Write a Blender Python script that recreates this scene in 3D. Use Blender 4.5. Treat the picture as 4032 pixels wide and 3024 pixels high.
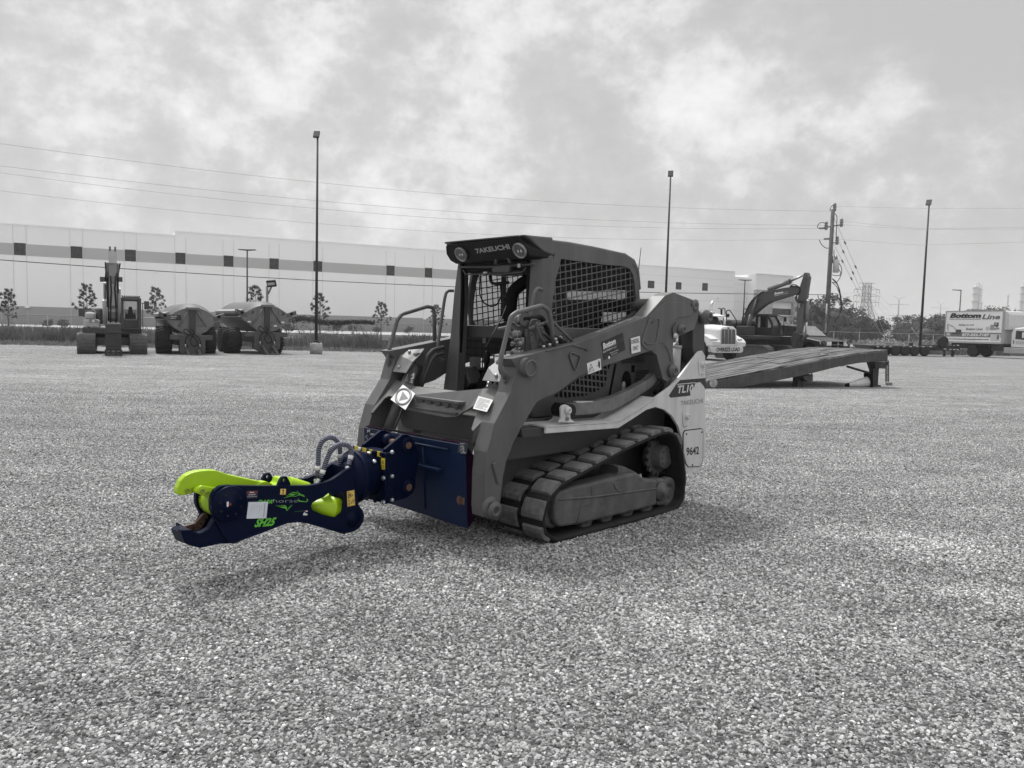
import bpy, bmesh, math, random
from mathutils import Vector, Matrix
random.seed(7)
R = math.radians
scene = bpy.context.scene
for o in list(bpy.data.objects): bpy.data.objects.remove(o)

# ------------------------------------------------------------------ camera
CAM_H, PITCH, ROLL, FPX = 1.55, 4.2, 1.45, 3030.0
cd = bpy.data.cameras.new('camera'); cam = bpy.data.objects.new('camera', cd)
scene.collection.objects.link(cam); scene.camera = cam
cam.matrix_world = Matrix.Translation((0, 0, CAM_H)) @ Matrix.Rotation(R(90 - PITCH), 4, 'X') @ Matrix.Rotation(R(ROLL), 4, 'Z')
cd.sensor_width = 36.0; cd.lens = 36.0 * FPX / 4032.0
cd.clip_start = 0.05; cd.clip_end = 9000
CM = cam.matrix_world.to_3x3()

# ------------------------------------------------------------------ light
scene.view_settings.view_transform = 'Standard'; scene.view_settings.look = 'None'
scene.view_settings.exposure = 0.5; scene.view_settings.gamma = 1.0
SUN_EL, SUN_AZ = R(60), R(-32)                   # azimuth measured from +Y towards +X
sd = bpy.data.lights.new('sun', 'SUN'); sd.energy = 2.3; sd.angle = R(9); sd.color = (1, 0.995, 0.985)
sun = bpy.data.objects.new('sun', sd); scene.collection.objects.link(sun)
sv = Vector((math.sin(SUN_AZ) * math.cos(SUN_EL), math.cos(SUN_AZ) * math.cos(SUN_EL), math.sin(SUN_EL)))
sun.rotation_euler = (-sv).to_track_quat('-Z', 'Y').to_euler(); sun.location = (0, 0, 40)

def pray(x, y):
    return CM @ Vector(((x - 2016) / FPX, -(y - 1512) / FPX, -1.0))

world = bpy.data.worlds.new('World'); scene.world = world; world.use_nodes = True
def build_world():
    nt = world.node_tree; nt.nodes.clear(); N = nt.nodes.new; L = nt.links.new
    def math_(op, a, b=None, c=None, clamp=False):
        n = N('ShaderNodeMath'); n.operation = op; n.use_clamp = clamp
        for i, v in enumerate((a, b, c)):
            if v is None: continue
            if isinstance(v, (int, float)): n.inputs[i].default_value = v
            else: L(v, n.inputs[i])
        return n.outputs[0]
    tc = N('ShaderNodeTexCoord'); d = tc.outputs['Generated']
    sky = N('ShaderNodeTexSky'); sky.sky_type = 'NISHITA'; sky.sun_disc = False
    sky.sun_elevation = SUN_EL; sky.sun_rotation = SUN_AZ; sky.dust_density = 3.0
    bw = N('ShaderNodeRGBToBW'); L(sky.outputs[0], bw.inputs[0])
    sep = N('ShaderNodeSeparateXYZ'); L(d, sep.inputs[0]); z = sep.outputs[2]
    mp = N('ShaderNodeMapping'); mp.inputs['Scale'].default_value = (1, 1, 1.35); L(d, mp.inputs[0])
    def noise(scale, det, rough, loc=(0, 0, 0), dist=0.0):
        m = N('ShaderNodeMapping'); m.inputs['Location'].default_value = loc; L(mp.outputs[0], m.inputs[0])
        n = N('ShaderNodeTexNoise'); n.inputs['Scale'].default_value = scale; n.inputs['Detail'].default_value = det
        n.inputs['Roughness'].default_value = rough; n.inputs['Distortion'].default_value = dist
        L(m.outputs[0], n.inputs[0]); return n.outputs[0]
    n1 = noise(5.0, 9, 0.56, (3.1, 0.4, 1.7))
    n2 = noise(1.6, 4, 0.5, (7.7, 2.4, 0.3))
    n3 = noise(16, 10, 0.62, (1.2, 5.1, 2.2))
    n4 = noise(42, 8, 0.6, (4.2, 1.1, 6.2))
    cover = math_('ADD', math_('MULTIPLY_ADD', n1, 0.60, -.27), math_('ADD', math_('MULTIPLY', n2, 0.25), math_('ADD', math_('MULTIPLY', n3, 0.72), math_('MULTIPLY_ADD', n4, 0.34, -.22))))
    # heaps of cloud and holes between them, each at its own bearing
    blobs = [((1000, 95), .085, .20), ((1080, 60), .07, .08), ((1230, 20), .08, .12), ((1450, 60), .10, .12), ((1370, 120), .05, .10), ((1600, 150), .04, .10), ((1720, 40), .045, .14),
             ((1860, 200), .06, .20), ((1800, 240), .05, .08), ((1940, 190), .03, .10), ((1460, 225), .04, .18), ((1490, 300), .05, .09), ((1640, 260), .05, .17),
             ((560, 245), .055, .14), ((620, 40), .10, .10), ((430, 100), .12, .10), ((240, 20), .10, .12), ((670, 150), .035, .10), ((140, 210), .075, .10), ((800, 130), .05, .07),
             ((930, 300), .09, .09), ((370, 280), .05, .06), ((200, 325), .04, .09), ((800, 425), .06, .09), ((1120, 330), .05, .08), ((2080, 365), .05, .14),
             ((2160, 280), .04, .14), ((1980, 215), .03, .1), ((300, 90), .08, .05), ((860, 350), .07, .08), ((1200, 400), .08, .05), ((1700, 380), .06, .07), ((300, 420), .07, .06), ((130, 430), .05, .07), ((1880, 400), .05, .06), ((500, 330), .06, .05),
             ((80, 90), .07, -.08), ((370, 195), .09, -.12), ((860, 60), .04, -.12), ((1220, 165), .09, -.07), ((1330, 240), .08, -.05), ((1750, 140), .08, -.12),
             ((2080, 110), .13, -.14), ((700, 260), .05, -.07), ((1600, 40), .04, -.08), ((900, 190), .06, -.05), ((2020, 300), .05, -.06)]
    acc = cover; K = 4032 / 2212
    for (px, py), r, w in blobs:
        v = pray(px * K, py * K).normalized()
        vd = N('ShaderNodeVectorMath'); vd.operation = 'DISTANCE'; L(d, vd.inputs[0]); vd.inputs[1].default_value = v
        q = math_('DIVIDE', vd.outputs['Value'], r * 1.15)
        g = math_('EXPONENT', math_('MULTIPLY', math_('MULTIPLY', q, q), -1.0))
        g2 = g
        acc = math_('MULTIPLY_ADD', g2, w * (1.5 if px > 1300 else .95), acc)
    ramp = N('ShaderNodeValToRGB'); e = ramp.color_ramp.elements; L(acc, ramp.inputs[0])
    e[0].position = .38; e[0].color = (.37, .37, .37, 1)
    e[1].position = .98; e[1].color = (.69, .69, .69, 1)
    for p, c in ((.52, .405), (.60, .455), (.68, .53), (.80, .61)):
        k = e.new(p); k.color = (c, c, c, 1)
    # thicker, even haze towards the horizon; unseen sky overhead brightened to light the ground
    hz = math_('SUBTRACT', 1.0, math_('DIVIDE', z, 0.15), clamp=True)
    hz = math_('MULTIPLY', math_('POWER', hz, 1.6), 0.8)
    mx = N('ShaderNodeMix'); mx.data_type = 'FLOAT'; L(hz, mx.inputs[0]); L(ramp.outputs[0], mx.inputs[2]); mx.inputs[3].default_value = .545
    up = math_('MULTIPLY', math_('SUBTRACT', z, 0.40, clamp=True), 1.3)
    tot = math_('ADD', mx.outputs[0], up)
    nish = math_('MULTIPLY', bw.outputs[0], 0.10)
    mix2 = math_('ADD', math_('MULTIPLY', tot, 9.0), nish)
    cmb = N('ShaderNodeCombineColor'); [L(mix2, cmb.inputs[i]) for i in range(3)]
    bg = N('ShaderNodeBackground'); bg.inputs['Strength'].default_value = 0.105; L(cmb.outputs[0], bg.inputs[0])
    out = N('ShaderNodeOutputWorld'); L(bg.outputs[0], out.inputs[0])
build_world()

# ------------------------------------------------------------------ pixel helpers (photo crops -> photo pixels -> points)
CR = dict(A=(1400, 900, 2.4578), B=(2000, 900, 2.4578), C=(1400, 1350, 3.16), D=(1900, 1350, 1.9516), E=(640, 1650, 2.4578),
          F=(1150, 1650, 2.765), G=(1800, 1600, 2.212), H=(2400, 1100, 2.0733), I=(0, 850, 2.4578), J=(250, 950, 3.457),
          K=(600, 1080, 3.687), L=(1100, 1000, 3.16), M=(2700, 1050, 2.4578), N=(3200, 1050, 2.6587), O=(3650, 1180, 5.79),
          P=(3150, 780, 2.91), Q=(2700, 1000, 3.687), R=(2900, 1050, 5.53), S=(1900, 1130, 5.53), T=(2150, 1200, 3.687),
          U=(660, 1780, 4.148), V=(1150, 1680, 3.771), Z=(0, 0, 2212 / 4032.0))
def pix(c, x, y): a = CR[c]; return (a[0] + x / a[2], a[1] + y / a[2])
def at_depth(c, x, y, Y):
    d = pray(*pix(c, x, y)); return Vector((0, 0, CAM_H)) + d * (Y / d.y)
def on_ground(c, x, y, z=0.0):
    d = pray(*pix(c, x, y)); return Vector((0, 0, CAM_H)) + d * ((z - CAM_H) / d.z)
class Frame:
    """origin + heading of a thing; turns a photo point into the thing's own coordinates on one of its planes"""
    def __init__(s, origin, heading):
        s.o = Vector(origin); h = Vector((heading[0], heading[1], 0)).normalized()
        s.ax = (h, Vector((-h.y, h.x, 0)), Vector((0, 0, 1))); s.rz = math.atan2(h.y, h.x)
    def q(s, c, x, y, ax, val):
        d = pray(*pix(c, x, y)); cpos = Vector((0, 0, CAM_H)); n = s.ax[ax]
        t = ((s.o + n * val) - cpos).dot(n) / d.dot(n); w = cpos + d * t - s.o
        return Vector((w.dot(s.ax[0]), w.dot(s.ax[1]), w.dot(s.ax[2])))
    def side(s, c, pts, y): return [(p.x, p.z) for p in (s.q(c, a, b, 1, y) for a, b in pts)]
    def w(s, x, y, z): return s.o + s.ax[0] * x + s.ax[1] * y + s.ax[2] * z

# ------------------------------------------------------------------ mesh builder
def fillet(path, r, n=5, closed=False):
    P = [Vector(p) for p in path]; out = []; m = len(P)
    for i, p in enumerate(P):
        if not closed and i in (0, m - 1): out.append(p); continue
        a = P[i - 1]; b = P[(i + 1) % m]; u = (a - p); v = (b - p); lu, lv = u.length, v.length
        if lu < 1e-6 or lv < 1e-6: out.append(p); continue
        u /= lu; v /= lv; ang = u.angle(v, 0)
        if ang > 3.05 or ang < .05: out.append(p); continue
        t = min(r / math.tan(ang / 2), lu * .48, lv * .48); s = p + u * t; e = p + v * t
        for k in range(n + 1):
            f = k / n; out.append(s * (1 - f) ** 2 + p * 2 * f * (1 - f) + e * f * f)
    return out
class MB:
    def __init__(s): s.v = []; s.f = []; s.sm = []
    def add(s, vs, fs, smooth=False):
        b = len(s.v); s.v += [tuple(v) for v in vs]; s.f += [tuple(b + i for i in f) for f in fs]; s.sm += [smooth] * len(fs); return s
    def box(s, c, size, rot=None):
        x, y, z = [k / 2 for k in size]; c = Vector(c)
        vs = [Vector((a * x, b * y, d * z)) for a in (-1, 1) for b in (-1, 1) for d in (-1, 1)]
        if rot is not None: vs = [rot @ v for v in vs]
        return s.add([c + v for v in vs], [(0, 1, 3, 2), (4, 6, 7, 5), (0, 4, 5, 1), (2, 3, 7, 6), (0, 2, 6, 4), (1, 5, 7, 3)])
    def bb(s, x0, x1, y0, y1, z0, z1): return s.box(((x0 + x1) / 2, (y0 + y1) / 2, (z0 + z1) / 2), (abs(x1 - x0), abs(y1 - y0), abs(z1 - z0)))
    def prism(s, pts, axis, a, b, smooth=False):
        """pts 2D outline; axis 'y': pts=(x,z) extruded y a..b ; 'x': pts=(y,z) ; 'z': pts=(x,y)"""
        def mk(p, c): return {'y': (p[0], c, p[1]), 'x': (c, p[0], p[1]), 'z': (p[0], p[1], c)}[axis]
        n = len(pts); b0 = len(s.v); s.v += [mk(p, a) for p in pts] + [mk(p, b) for p in pts]
        s.f.append(tuple(b0 + i for i in range(n))); s.f.append(tuple(b0 + n + i for i in reversed(range(n)))); s.sm += [False] * 2
        for i in range(n): j = (i + 1) % n; s.f.append((b0 + i, b0 + n + i, b0 + n + j, b0 + j)); s.sm.append(smooth)
        return s
    def ring(s, outer, inner, axis, a, b):
        """plate with one opening; same number of points"""
        def mk(p, c): return {'y': (p[0], c, p[1]), 'x': (c, p[0], p[1]), 'z': (p[0], p[1], c)}[axis]
        n = len(outer); vs = [mk(p, a) for p in outer] + [mk(p, a) for p in inner] + [mk(p, b) for p in outer] + [mk(p, b) for p in inner]; fs = []
        for i in range(n):
            j = (i + 1) % n
            fs += [(i, j, n + j, n + i), (2 * n + i, 3 * n + i, 3 * n + j, 2 * n + j), (i, 2 * n + i, 2 * n + j, j), (n + i, n + j, 3 * n + j, 3 * n + i)]
        return s.add(vs, fs)
    def cyl(s, p0, p1, r0, r1=None, n=16, smooth=True, cap=True):
        r1 = r0 if r1 is None else r1; p0 = Vector(p0); p1 = Vector(p1); d = (p1 - p0).normalized()
        u = d.orthogonal().normalized(); v = d.cross(u)
        vs = [p0 + (u * math.cos(2 * math.pi * i / n) + v * math.sin(2 * math.pi * i / n)) * r0 for i in range(n)]
        vs += [p1 + (u * math.cos(2 * math.pi * i / n) + v * math.sin(2 * math.pi * i / n)) * r1 for i in range(n)]
        s.add(vs, [(i, (i + 1) % n, n + (i + 1) % n, n + i) for i in range(n)], smooth)
        if cap:
            b = len(s.v) - 2 * n; s.f.append(tuple(b + i for i in reversed(range(n)))); s.f.append(tuple(b + n + i for i in range(n))); s.sm += [False, False]
        return s
    def tube(s, path, r, n=10, closed=False, rf=None, cap=True):
        P = [Vector(p) for p in path]; m = len(P); u = None; rings = []
        for i, p in enumerate(P):
            a = P[(i - 1) % m] if (closed or i > 0) else p; b = P[(i + 1) % m] if (closed or i < m - 1) else p
            d = (b - a).normalized()
            if u is None: u = d.orthogonal().normalized()
            else:
                u = u - d * u.dot(d)
                u = u.normalized() if u.length > 1e-6 else d.orthogonal().normalized()
            v = d.cross(u); rr = rf(i / (m - 1)) if rf else r
            rings.append([p + (u * math.cos(2 * math.pi * k / n) + v * math.sin(2 * math.pi * k / n)) * rr for k in range(n)])
        vs = [q for ring in rings for q in ring]; fs = []
        for i in range(m if closed else m - 1):
            for k in range(n):
                a = i * n + k; b = i * n + (k + 1) % n; c = ((i + 1) % m) * n + (k + 1) % n; d_ = ((i + 1) % m) * n + k; fs.append((a, b, c, d_))
        s.add(vs, fs, True)
        if cap and not closed:
            b = len(s.v) - m * n; s.f.append(tuple(b + i for i in reversed(range(n)))); s.f.append(tuple(b + (m - 1) * n + i for i in range(n))); s.sm += [False, False]
        return s
    def lathe(s, prof, p0, axis, n=24, smooth=True):
        """prof: (dist along axis, radius)"""
        p0 = Vector(p0); d = Vector(axis).normalized(); u = d.orthogonal().normalized(); v = d.cross(u); m = len(prof)
        vs = [p0 + d * a + (u * math.cos(2 * math.pi * k / n) + v * math.sin(2 * math.pi * k / n)) * r for a, r in prof for k in range(n)]
        fs = [(i * n + k, i * n + (k + 1) % n, (i + 1) * n + (k + 1) % n, (i + 1) * n + k) for i in range(m - 1) for k in range(n)]
        s.add(vs, fs, smooth); b = len(s.v) - m * n
        if prof[0][1] > 1e-5: s.f.append(tuple(b + k for k in reversed(range(n)))); s.sm.append(False)
        if prof[-1][1] > 1e-5: s.f.append(tuple(b + (m - 1) * n + k for k in range(n))); s.sm.append(False)
        return s
    def quad(s, a, b, c, d): return s.add([a, b, c, d], [(0, 1, 2, 3)])
    def slab(s, corners, t, nrm=None):
        C = [Vector(c) for c in corners]
        n = Vector(nrm).normalized() if nrm is not None else (C[1] - C[0]).cross(C[2] - C[0]).normalized()
        k = len(C); vs = C + [c + n * t for c in C]
        return s.add(vs, [tuple(reversed(range(k))), tuple(range(k, 2 * k))] + [(i, (i + 1) % k, k + (i + 1) % k, k + i) for i in range(k)])
    def sphere(s, c, r, n=12, m=8, sc=(1, 1, 1)):
        c = Vector(c); vs = []; fs = []
        for i in range(m + 1):
            t = math.pi * i / m
            for k in range(n): p = 2 * math.pi * k / n; vs.append(c + Vector((r * sc[0] * math.sin(t) * math.cos(p), r * sc[1] * math.sin(t) * math.sin(p), r * sc[2] * math.cos(t))))
        for i in range(m):
            for k in range(n): fs.append((i * n + k, (i + 1) * n + k, (i + 1) * n + (k + 1) % n, i * n + (k + 1) % n))
        return s.add(vs, fs, True)
    def text(s, body, P0, U, V, t=0.0015, shear=0.0, bold=0.0, lift=0.0):
        """lettering fitted into the parallelogram P0 + a U + b V"""
        cu = bpy.data.curves.new('t', 'FONT'); cu.body = body; cu.size = 1; cu.shear = shear; cu.offset = bold; cu.resolution_u = 3
        ob = bpy.data.objects.new('t', cu); scene.collection.objects.link(ob)
        me = bpy.data.meshes.new_from_object(ob.evaluated_get(bpy.context.evaluated_depsgraph_get()))
        bpy.data.objects.remove(ob); bpy.data.curves.remove(cu)
        xs = [v.co.x for v in me.vertices]; ys = [v.co.y for v in me.vertices]
        if not xs: return s
        x0, x1, y0, y1 = min(xs), max(xs), min(ys), max(ys); P0 = Vector(P0); U = Vector(U); V = Vector(V); n = U.cross(V).normalized()
        vs = [P0 + U * ((v.co.x - x0) / (x1 - x0)) + V * ((v.co.y - y0) / max(1e-6, y1 - y0)) + n * (lift + t) for v in me.vertices]
        s.add(vs, [tuple(p.vertices) for p in me.polygons]); bpy.data.meshes.remove(me); return s
    def mirror_y(s):
        m = MB(); m.v = [(x, -y, z) for x, y, z in s.v]; m.f = [tuple(reversed(f)) for f in s.f]; m.sm = list(s.sm); return m
    def mesh(s, name, fix=True):
        me = bpy.data.meshes.new(name); me.from_pydata(s.v, [], s.f); me.update()
        for p, q in zip(me.polygons, s.sm): p.use_smooth = q
        if fix:
            bm = bmesh.new(); bm.from_mesh(me); bmesh.ops.recalc_face_normals(bm, faces=bm.faces); bm.to_mesh(me); bm.free()
        return me
    def build(s, name, mat, parent=None, bevel=0.0, fix=True, seg=2):
        me = s.mesh(name, fix); ob = bpy.data.objects.new(name, me); scene.collection.objects.link(ob)
        if mat is not None: me.materials.append(mat)
        if parent is not None: ob.parent = parent
        if bevel:
            b = ob.modifiers.new('bevel', 'BEVEL'); b.width = bevel; b.segments = seg; b.limit_method = 'ANGLE'; b.angle_limit = R(38); b.harden_normals = False
        return ob
def thing(name, label, cat, loc=(0, 0, 0), rz=0.0, group=None):
    o = bpy.data.objects.new(name, None); scene.collection.objects.link(o); o.empty_display_size = .2
    o.location = loc; o.rotation_euler = (0, 0, rz); return tag(o, label, cat, group)
def tag(o, label=None, cat=None, group=None, kind=None):
    for k, v in (('label', label), ('category', cat), ('group', group), ('kind', kind)):
        if v: o[k] = v
    return o
def copy_tree(o, parent=None):
    c = o.copy(); scene.collection.objects.link(c); c.parent = parent
    for ch in [x for x in bpy.data.objects if x.parent == o]: copy_tree(ch, c)
    return c

# ------------------------------------------------------------------ materials
MATS = {}
def g3(v): return (v, v, v) if isinstance(v, (int, float)) else v
def mat(name, col, rough=.5, metal=0.0, var=.12, scale=6.0, bump=0.0, bscale=60.0, dust=0.0, dustc=.30, spec=.5, coat=0.0, scratch=0.0):
    """paint / steel / rubber with uneven tone, dust lying on upward faces and fine relief"""
    if name in MATS: return MATS[name]
    m = bpy.data.materials.new(name); m.use_nodes = True; nt = m.node_tree; nt.nodes.clear(); N = nt.nodes.new; L = nt.links.new
    bs = N('ShaderNodeBsdfPrincipled'); out = N('ShaderNodeOutputMaterial'); L(bs.outputs[0], out.inputs[0])
    bs.inputs['Roughness'].default_value = rough; bs.inputs['Metallic'].default_value = metal
    bs.inputs['Specular IOR Level'].default_value = spec; bs.inputs['Coat Weight'].default_value = coat; bs.inputs['Coat Roughness'].default_value = .15
    tc = N('ShaderNodeTexCoord'); col = g3(col)
    no = N('ShaderNodeTexNoise'); no.inputs['Scale'].default_value = scale; no.inputs['Detail'].default_value = 6; no.inputs['Roughness'].default_value = .65; L(tc.outputs['Object'], no.inputs[0])
    r = N('ShaderNodeValToRGB'); L(no.outputs[0], r.inputs[0]); r.color_ramp.elements[0].position = .3; r.color_ramp.elements[1].position = .72
    r.color_ramp.elements[0].color = tuple(c * (1 - var) for c in col) + (1,); r.color_ramp.elements[1].color = tuple(min(1, c * (1 + var)) for c in col) + (1,)
    last = r.outputs[0]
    if scratch:
        n2 = N('ShaderNodeTexNoise'); n2.inputs['Scale'].default_value = 38; n2.inputs['Detail'].default_value = 8; n2.inputs['Roughness'].default_value = .75; L(tc.outputs['Object'], n2.inputs[0])
        rr = N('ShaderNodeValToRGB'); rr.color_ramp.elements[0].position = .71 - scratch * .16; rr.color_ramp.elements[1].position = .80 - scratch * .16; rr.color_ramp.elements[1].color = (.65, .65, .65, 1); L(n2.outputs[0], rr.inputs[0])
        mx = N('ShaderNodeMix'); mx.data_type = 'RGBA'; L(rr.outputs[0], mx.inputs[0]); L(last, mx.inputs[6]); mx.inputs[7].default_value = g3(dustc) + (1,); last = mx.outputs[2]
        ms = N('ShaderNodeMapping'); ms.inputs['Scale'].default_value = (9, 9, 1.1); L(tc.outputs['Object'], ms.inputs[0]); n4 = N('ShaderNodeTexNoise'); n4.inputs['Scale'].default_value = 1; n4.inputs['Detail'].default_value = 5; L(ms.outputs[0], n4.inputs[0])
        r4 = N('ShaderNodeValToRGB'); r4.color_ramp.elements[0].position = .35; r4.color_ramp.elements[0].color = (.80, .80, .80, 1); r4.color_ramp.elements[1].position = .65; r4.color_ramp.elements[1].color = (1, 1, 1, 1); L(n4.outputs[0], r4.inputs[0])
        m4 = N('ShaderNodeMix'); m4.data_type = 'RGBA'; m4.blend_type = 'MULTIPLY'; m4.inputs[0].default_value = 1; L(last, m4.inputs[6]); L(r4.outputs[0], m4.inputs[7]); last = m4.outputs[2]
    if dust:
        ge = N('ShaderNodeNewGeometry'); sp = N('ShaderNodeSeparateXYZ'); L(ge.outputs['Normal'], sp.inputs[0])
        mr = N('ShaderNodeMapRange'); mr.inputs[1].default_value = .15; mr.inputs[2].default_value = 1.0; mr.inputs[4].default_value = dust; L(sp.outputs[2], mr.inputs[0])
        n3 = N('ShaderNodeTexNoise'); n3.inputs['Scale'].default_value = 14; n3.inputs['Detail'].default_value = 7; L(tc.outputs['Object'], n3.inputs[0])
        mu = N('ShaderNodeMath'); mu.operation = 'MULTIPLY_ADD'; L(n3.outputs[0], mu.inputs[0]); mu.inputs[1].default_value = dust * .9; mu.inputs[2].default_value = -dust * .42
        ad = N('ShaderNodeMath'); ad.operation = 'ADD'; ad.use_clamp = True; L(mr.outputs[0], ad.inputs[0]); L(mu.outputs[0], ad.inputs[1])
        mx = N('ShaderNodeMix'); mx.data_type = 'RGBA'; L(ad.outputs[0], mx.inputs[0]); L(last, mx.inputs[6]); mx.inputs[7].default_value = g3(dustc) + (1,); last = mx.outputs[2]
    L(last, bs.inputs['Base Color'])
    rv = N('ShaderNodeMapRange'); rv.inputs[3].default_value = max(0, rough - .08); rv.inputs[4].default_value = min(1, rough + .12); L(no.outputs[0], rv.inputs[0]); L(rv.outputs[0], bs.inputs['Roughness'])
    if bump:
        nb = N('ShaderNodeTexNoise'); nb.inputs['Scale'].default_value = bscale; nb.inputs['Detail'].default_value = 5; L(tc.outputs['Object'], nb.inputs[0])
        bp = N('ShaderNodeBump'); bp.inputs['Strength'].default_value = bump; bp.inputs['Distance'].default_value = .004; L(nb.outputs[0], bp.inputs['Height']); L(bp.outputs[0], bs.inputs['Normal'])
    MATS[name] = m; return m
def glass(name, tint=.03, alpha=.45, rough=.04):
    if name in MATS: return MATS[name]
    m = bpy.data.materials.new(name); m.use_nodes = True; nt = m.node_tree; nt.nodes.clear(); N = nt.nodes.new; L = nt.links.new
    bs = N('ShaderNodeBsdfPrincipled'); bs.inputs['Base Color'].default_value = (tint, tint, tint, 1); bs.inputs['Roughness'].default_value = rough
    tr = N('ShaderNodeBsdfTransparent'); tr.inputs[0].default_value = (.8, .8, .8, 1); mx = N('ShaderNodeMixShader'); mx.inputs[0].default_value = alpha
    out = N('ShaderNodeOutputMaterial'); L(tr.outputs[0], mx.inputs[1]); L(bs.outputs[0], mx.inputs[2]); L(mx.outputs[0], out.inputs[0]); MATS[name] = m; return m
paint = mat('dark_paint', .105, .45, var=.22, scale=2.2, bump=.12, bscale=180, dust=.10, dustc=.20, scratch=.45)
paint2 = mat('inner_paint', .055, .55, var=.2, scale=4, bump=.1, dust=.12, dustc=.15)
pale = mat('pale_panel', .60, .4, var=.07, scale=5, bump=.05, scratch=.1, dustc=.30)
black = mat('black_plastic', .010, .5, var=.2, spec=.25)
blackm = mat('black_matte', .007, .9, var=.2, spec=.15)
steel = mat('bare_steel', .42, .32, metal=.85, var=.2, scale=20)
rubber = mat('rubber', .016, .8, var=.4, scale=12, bump=.5, bscale=90, dust=.10, dustc=.10, spec=.2)
lugm = mat('rubber_tread', .135, .85, var=.45, scale=22, bump=.8, bscale=120, dust=.35, dustc=.30, scratch=.5)
ufr = mat('undercarriage_grime', .10, .7, var=.3, scale=7, bump=.5, bscale=80, dust=.25, dustc=.24, scratch=.5)
white = mat('sticker_white', .72, .5, var=.05)
ink = mat('sticker_ink', .02, .5, var=.05)
greyink = mat('sticker_grey', .22, .5, var=.05)
chrome = mat('chrome', .75, .12, metal=1.0, var=.05)
# ------------------------------------------------------------------ ground
def ramp_node(nt, src, stops, interp='LINEAR'):
    r = nt.nodes.new('ShaderNodeValToRGB'); r.color_ramp.interpolation = interp; e = r.color_ramp.elements
    while len(e) > 1: e.remove(e[0])
    e[0].position = stops[0][0]; e[0].color = g3(stops[0][1]) + (1,)
    for p, c in stops[1:]: k = e.new(p); k.color = g3(c) + (1,)
    nt.links.new(src, r.inputs[0]); return r.outputs[0]
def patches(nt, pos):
    """worn dusty spots (paler) and a few darker spots, each with its own place in the yard"""
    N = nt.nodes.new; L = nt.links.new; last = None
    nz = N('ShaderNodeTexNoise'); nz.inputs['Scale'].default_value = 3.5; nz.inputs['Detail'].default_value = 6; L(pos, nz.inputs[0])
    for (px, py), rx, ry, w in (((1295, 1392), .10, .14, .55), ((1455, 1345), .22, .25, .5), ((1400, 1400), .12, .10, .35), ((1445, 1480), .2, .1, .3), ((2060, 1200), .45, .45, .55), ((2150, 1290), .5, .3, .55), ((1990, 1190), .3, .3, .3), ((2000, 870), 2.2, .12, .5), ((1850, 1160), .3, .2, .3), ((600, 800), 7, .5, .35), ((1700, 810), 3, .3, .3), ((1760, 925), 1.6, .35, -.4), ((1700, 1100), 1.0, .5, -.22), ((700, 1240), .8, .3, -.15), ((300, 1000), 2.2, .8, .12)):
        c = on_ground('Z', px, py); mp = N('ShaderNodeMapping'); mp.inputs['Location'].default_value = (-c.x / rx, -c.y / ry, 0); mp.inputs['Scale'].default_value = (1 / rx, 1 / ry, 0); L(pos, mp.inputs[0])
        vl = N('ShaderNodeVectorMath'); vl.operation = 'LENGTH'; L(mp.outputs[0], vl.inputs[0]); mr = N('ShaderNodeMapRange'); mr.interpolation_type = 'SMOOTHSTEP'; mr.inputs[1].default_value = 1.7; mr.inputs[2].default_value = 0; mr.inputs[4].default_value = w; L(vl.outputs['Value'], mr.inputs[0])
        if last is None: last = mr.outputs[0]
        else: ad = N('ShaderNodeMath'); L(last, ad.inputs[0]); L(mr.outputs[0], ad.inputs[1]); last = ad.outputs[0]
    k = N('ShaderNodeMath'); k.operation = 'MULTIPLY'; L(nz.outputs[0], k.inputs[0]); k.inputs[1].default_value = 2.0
    m = N('ShaderNodeMath'); m.operation = 'MULTIPLY_ADD'; L(last, m.inputs[0]); L(k.outputs[0], m.inputs[1]); m.inputs[2].default_value = 1.0; k.inputs[1].default_value = 1.15; return m.outputs[0]
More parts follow.
